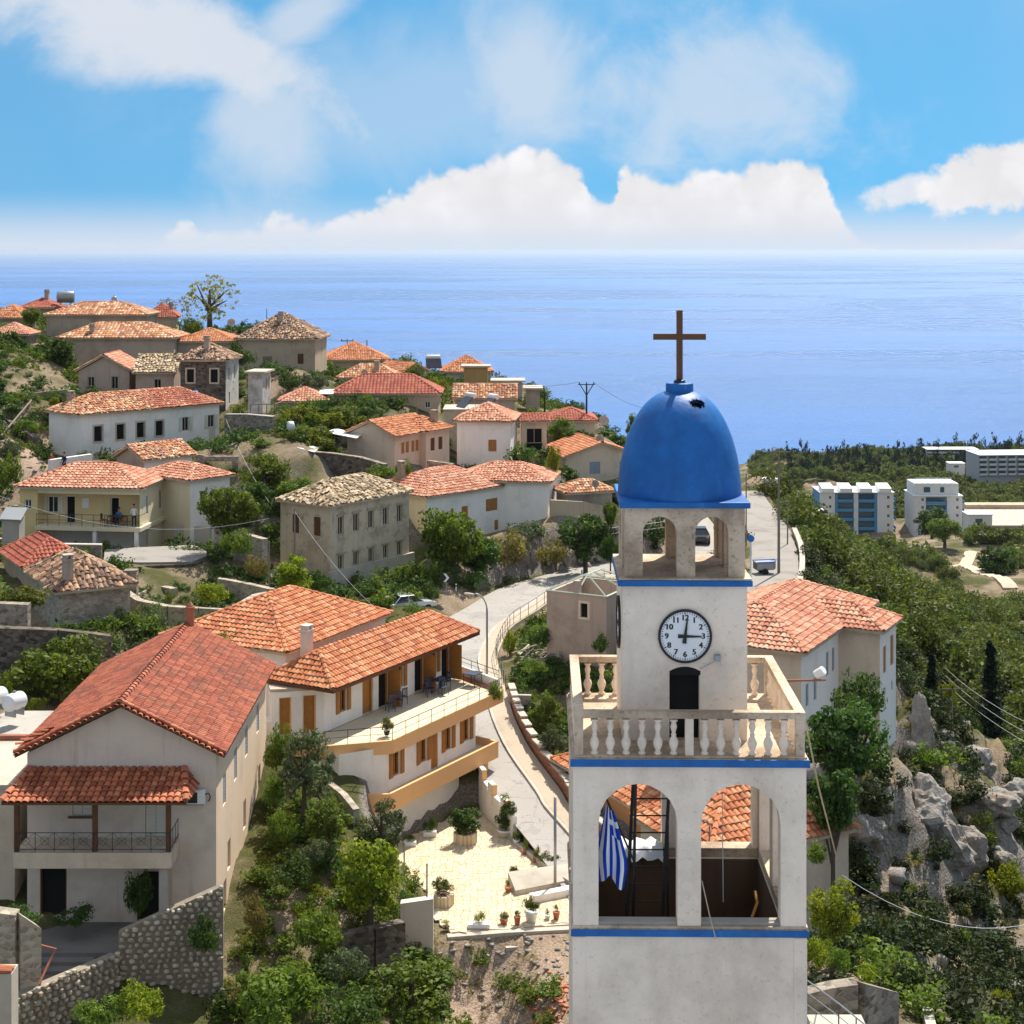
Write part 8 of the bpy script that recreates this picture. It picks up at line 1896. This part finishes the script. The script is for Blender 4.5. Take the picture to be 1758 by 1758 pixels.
# ---- yellow house balcony: table and people
ym = Matrix.Translation((YH.c.x, YH.c.y, YH.zb)) @ Matrix.Rotation(YH.ang, 4, 'Z')
table('dark table on the yellow house balcony', .75, 2.3, YH.ang + R(90), 1.5, .7, M['brown'], YFB, ym)
for lab, x_, y_, rz in (('dark chair at the left end of the balcony table', .7, 3.4, 0), ('dark chair in front of the balcony table, left', .2, 2.7, 3.2), ('dark chair in front of the balcony table, right', .2, 1.9, 3.1)): chair(lab, x_, y_, YH.ang + rz, M['brown'], YFB, ym)
def person(label, loc, rz, shirt, sit=False, look=0., sc_=1.):
    e = thing('person', label, 'person', tuple(loc), rz)
    J = {}; E = []; 
    hip = .92 if not sit else .50
    pts = [('pel', 0, 0, hip, .13), ('bel', 0, .01, hip + .2, .125), ('che', 0, .01, hip + .40, .145), ('nek', 0, 0, hip + .56, .06), ('hd0', 0, -.01, hip + .66, .075), ('hd1', 0, -.02, hip + .76, .095), ('hd2', 0, -.01, hip + .85, .075)]
    for s, n_ in ((-1, 'l'), (1, 'r')):
        pts += [('sh' + n_, s * .18, 0, hip + .48, .06), ('el' + n_, s * .25, .02 if not sit else -.05, hip + .22, .045), ('wr' + n_, s * .22, -.12, hip + (.02 if not sit else .24), .034), ('ha' + n_, s * .20, -.19, hip + (-.04 if not sit else .26), .04), ('fi' + n_, s * .19, -.26, hip + (-.10 if not sit else .25), .022)]
        pts += [('hp' + n_, s * .1, 0, hip - .04, .1)] + ([('kn' + n_, s * .12, -.03, .5, .065), ('an' + n_, s * .12, .02, .09, .045), ('to' + n_, s * .13, -.14, .04, .04)] if not sit else [('kn' + n_, s * .13, -.42, .50, .065), ('an' + n_, s * .13, -.40, .09, .045), ('to' + n_, s * .13, -.55, .04, .04)])
    idx = {p[0]: i for i, p in enumerate(pts)}
    E = [('pel', 'bel'), ('bel', 'che'), ('che', 'nek'), ('nek', 'hd0'), ('hd0', 'hd1'), ('hd1', 'hd2')]
    for n_ in 'lr': E += [('che', 'sh' + n_), ('sh' + n_, 'el' + n_), ('el' + n_, 'wr' + n_), ('wr' + n_, 'ha' + n_), ('ha' + n_, 'fi' + n_), ('pel', 'hp' + n_), ('hp' + n_, 'kn' + n_), ('kn' + n_, 'an' + n_), ('an' + n_, 'to' + n_)]
    me = bpy.data.meshes.new('body'); me.from_pydata([p[1:4] for p in pts], [(idx[a], idx[b]) for a, b in E], []); o_ = link('body', me, e)
    sk = o_.modifiers.new('skin', 'SKIN')
    for i, p in enumerate(pts): v = me.skin_vertices[0].data[i]; v.radius = (p[4], p[4] * (.75 if p[0] in ('pel', 'bel', 'che') else 1)); v.use_root = p[0] == 'pel'
    ss = o_.modifiers.new('sub', 'SUBSURF'); ss.levels = 1; ss.render_levels = 1
    dg = bpy.context.evaluated_depsgraph_get(); m2 = bpy.data.meshes.new_from_object(o_.evaluated_get(dg)); o_.modifiers.clear(); o_.data = m2; m2.materials.clear()
    for mm in (M['skin'], shirt, M['trousers']): m2.materials.append(mm)
    for p in m2.polygons:
        c_ = p.center; p.use_smooth = True
        p.material_index = 0 if c_.z > hip + .54 or (abs(c_.x) > .17 and c_.y < -.06 and c_.z < hip + .3 and c_.z > hip - .2) else (1 if c_.z > hip - .02 else 2)
    mb = MB(); mb.lathe([(.098, 0), (.103, .04), (.09, .10), (.05, .135), (.005, .14)], 12); h_ = mb.build('hair', M['hair'], e, True); h_.location = (0, .015, hip + .78)
    for s in (-1, 1): mb = MB(); mb.lathe([(.002, -.012), (.012, 0), (.002, .012)], 6); q_ = mb.build('eye', M['hair'], e); q_.location = (s * .035, -.108, hip + .78)
    mb = MB(); mb.add([(-.014, -.10, hip + .73), (.014, -.10, hip + .73), (0, -.135, hip + .735), (0, -.10, hip + .78)], [(0, 1, 2), (0, 2, 3), (1, 3, 2)]); mb.build('nose', M['skin'], e)
    return e
p = ym @ Vector((.35, .75, YFB)); person('person in a white shirt standing at the right end of the yellow house balcony', p, YH.ang + R(-60), M['shirt_white'])
p = ym @ Vector((1.15, 2.3, YFB)); person('person in a blue shirt seated behind the balcony table', p, YH.ang + R(-90), M['shirt_blue'], True)
p = P(88, 820, 141.5); person('person in a dark red shirt by the white parapet behind the yellow roof', (p.x, p.y, P(88, 776, 141.5).z - 1.78), R(40), M['shirt_red'])
p = P(110, 818, 141.5); person('person in navy clothes by the white parapet behind the yellow roof', (p.x, p.y, P(110, 777, 141.5).z - 1.75), R(-30), M['shirt_navy'])
# ---------------------------------------------------------------- apartment blocks on the plain
def block(name, label, u0, u1, vt, vb, d, depth, cols, floors, wm, rz=0., roof_bits=True):
    """cols: list of (x0,x1,kind) as shares of the front"""
    a = P(u0, vb, d); W = (u1 - u0) * d / F; H = (vb - vt) * d / F; e = thing(name, label, 'building', (a.x, a.y, a.z), R(rz)); fh = H / floors
    mb = MB(); mb.box(0, .9, -6, W, depth, H); mb.build('wall', wm, e)
    for x0, x1, k in cols:
        m_ = {'w': M['aptwhite'], 'b': M['aptblue']}[k[0]]; xa, xb = x0 * W, x1 * W
        if 'p' in k:          # plain pier with small windows
            hl = [(xa_ + .0, xa_ + .9, f * fh + 1.0, f * fh + 2.1) for f in range(floors) for xa_ in ([(xb - xa) * .6] if xb - xa > 2.2 else [])]
            mb = MB(); panel(mb, (xa, 0), (1, 0), (0, -1), xb - xa, -6, H, hl); panel(mb, (xa, 0), (0, 1), (-1, 0), .9, -6, H, []); panel(mb, (xb, 0), (0, 1), (1, 0), .9, -6, H, []); mb.build('pier', m_, e)
            for h_ in hl: window(e, (xa, 0), (1, 0), (0, -1), (h_[0] + h_[1]) / 2, h_[2], .9, 1.1, 'open', M['aptwhite'])
        else:
            for f in range(floors):
                z_ = f * fh; mb = MB(); mb.box(xa, -.3, z_ - .1, xb, .9, z_ + .1); mb.box(xa, -.3, z_ + .1, xb, -.2, z_ + .95); mb.build('balcony', m_, e)
                mb = MB(); mb.box(xa + .2, .84, z_ + .1, xb - .2, .895, z_ + fh - .5); mb.build('window', M['aptglass'], e)
    for f in range(floors):
        z_ = f * fh; mb = MB(); mb.box(W + .003, 1.6, z_ + .4, W + .06, depth - 1, z_ + fh - .6); mb.build('side_window', M['aptglass'], e)
        mb = MB(); mb.box(W + .06, 1.2, z_ - .1, W + 1.1, depth - .6, z_ + .1); mb.box(W + 1.0, 1.2, z_ + .1, W + 1.1, depth - .6, z_ + .9); mb.build('side_balcony', wm if wm != M['aptwhite'] else M['aptblue'], e)
    mb = MB(); mb.box(-.3, -.4, H, W + .3, depth + .3, H + .25); mb.build('roof_slab', M['whitepaint'], e)
    return e, W, H
e_, W_a, H_a = block('apartment_block', 'wide blue and white five-storey apartment block on the plain', 1408, 1534, 846, 925, 560, 14, [(0, .2, 'wp'), (.2, .24, 'bp'), (.24, .46, 'b'), (.46, .52, 'wp'), (.52, .74, 'b'), (.74, .78, 'bp'), (.78, 1., 'wp')], 5, M['aptblue'])
for x_ in (.02, .27, .54, .8): mb = MB(); mb.add([(x_ * W_a, -.6, H_a + 1.6), (x_ * W_a + 4.2, -.6, H_a + 1.6), (x_ * W_a + 4.2, 6, H_a + 2.6), (x_ * W_a, 6, H_a + 2.6), (x_ * W_a, -.6, H_a + .3), (x_ * W_a + 4.2, -.6, H_a + .3), (x_ * W_a + 4.2, 6, H_a + .3), (x_ * W_a, 6, H_a + .3)], [(0, 1, 2, 3), (0, 4, 5, 1), (1, 5, 6, 2), (3, 7, 4, 0)]); mb.build('penthouse', M['whitepaint'], e_)
e_, W_b, H_b = block('apartment_block', 'narrow white tower-like apartment block right of the wide blue one', 1570, 1652, 852, 920, 556, 14, [(0, .24, 'wp'), (.24, .68, 'b'), (.68, 1., 'wp')], 5, M['aptwhite'])
mb = MB(); mb.box(.3, 1, H_b + .25, W_b - 1, 12, H_b + 4.2); mb.build('penthouse', M['aptwhite'], e_)
for x_, w_ in ((3.4, 2.2), (9, 1.4)): mb = MB(); mb.box(x_, .93, H_b + 1.2, x_ + w_, .99, H_b + 3); mb.build('penthouse_window', M['aptglass'], e_)
mb = MB(); mb.box(.8, 1.5, H_b + 4.2, W_b - 1.6, 11, H_b + 4.35); mb.build('penthouse_slab', M['whitepaint'], e_)
for k in range(7): mb = MB(); mb.tube([(1 + k * 2.0, 1.6, H_b + 4.3), (1 + k * 2.0, 1.6, H_b + 6)], .12, 5); mb.build('roof_post', M['whitepaint'], e_)
mb = MB(); mb.tube([(1, 1.6, H_b + 6), (13, 1.6, H_b + 6)], .1, 5); mb.build('roof_beam', M['whitepaint'], e_)
block('seaside_hotel', 'long four-storey hotel with rows of balconies near the shore at the right edge', 1682, 1800, 782, 816, 820, 20, [(k / 7, (k + 1) / 7 - .03, 'w') for k in range(7)], 4, M['aptgrey'], 4)
block('shore_building', 'long low white building behind the trees on the shore ridge', 1592, 1680, 772, 784, 980, 12, [(0, 1, 'w')], 2, M['aptgrey'])
fl3 = thing('flat_warehouse', 'broad flat pale roof of a low building at the right edge of the plain', 'building', tuple(P(1692, 912, 540)))
mb = MB(); mb.box(0, 0, -4, 30, 34, 1.5); mb.build('wall', M['cream'], fl3); mb = MB(); mb.box(-.4, -.4, 1.502, 30.4, 34, 2.0); mb.build('roof_slab', M['paleconc'], fl3); mb = MB(); mb.box(3, 34.01, 0, 30, 40, 3.4); mb.build('rear_wing', M['tan'], fl3)
for lab, u, v, d, w_, h_ in (('small white building left of the wide apartment block', 1382, 905, 520, 6, 5), ('tiny white chimney house right of the dome', 1312, 862, 300, 2.2, 4.0), ('small white house among the trees by the shore', 1630, 806, 850, 8, 3), ('low white shed beside the narrow apartment block', 1662, 905, 540, 8, 4)):
    q = P(u, v, d); b_ = thing('small_building', lab, 'building', tuple(q)); mb = MB(); mb.box(0, 0, -3, w_, w_ * .8, h_); mb.build('wall', M['aptwhite'], b_); mb = MB(); mb.box(-.3, -.3, h_, w_ + .3, w_ * .8 + .3, h_ + .3); mb.build('roof', M['whitepaint'], b_); mb = MB(); mb.box(w_ * .3, -.04, h_ * .35, w_ * .6, -.003, h_ * .7); mb.build('window', M['aptglass'], b_)
for k in range(5):
    u, v = (1650, 1668, 1690, 1712, 1640)[k], (804, 803, 806, 801, 812)[k]; q = onground(u, v, 300, 1400)
# dirt tracks
M['dirt'] = plain('dirt_track', (.55, .45, .34), .95, .15, .1, 0, .4)
for nm, line in (('dirt_track', TRACK), ('dirt_track', TRACK2)):
    ln = [(p.x, p.y, gz(p.x, p.y)) for p in line]; dense = []
    for a, b in zip(ln[:-1], ln[1:]):
        for k in range(6): x_, y_ = a[0] + (b[0] - a[0]) * k / 6, a[1] + (b[1] - a[1]) * k / 6; dense.append((x_, y_, gz(x_, y_)))
    strip(nm, dense, -1.7, 1.7, .35, M['dirt'], 'structure', .8, 1)
# ---------------------------------------------------------------- haze: one even box of air over land and sea
hm = bpy.data.materials.new('haze'); hm.use_nodes = True; t = NT(hm.node_tree)
pv = t.n('ShaderNodeVolumePrincipled'); pv.inputs['Color'].default_value = (.70, .81, .97, 1); pv.inputs['Density'].default_value = 2.3e-5; pv.inputs['Anisotropy'].default_value = .4
t.t.links.new(pv.outputs[0], t.n('ShaderNodeOutputMaterial').inputs['Volume'])
mb = MB(); mb.box(-92000, -300, SEA - 60, 92000, 131000, 14); hb = mb.build('haze', hm); tag(hb, kind='stuff')
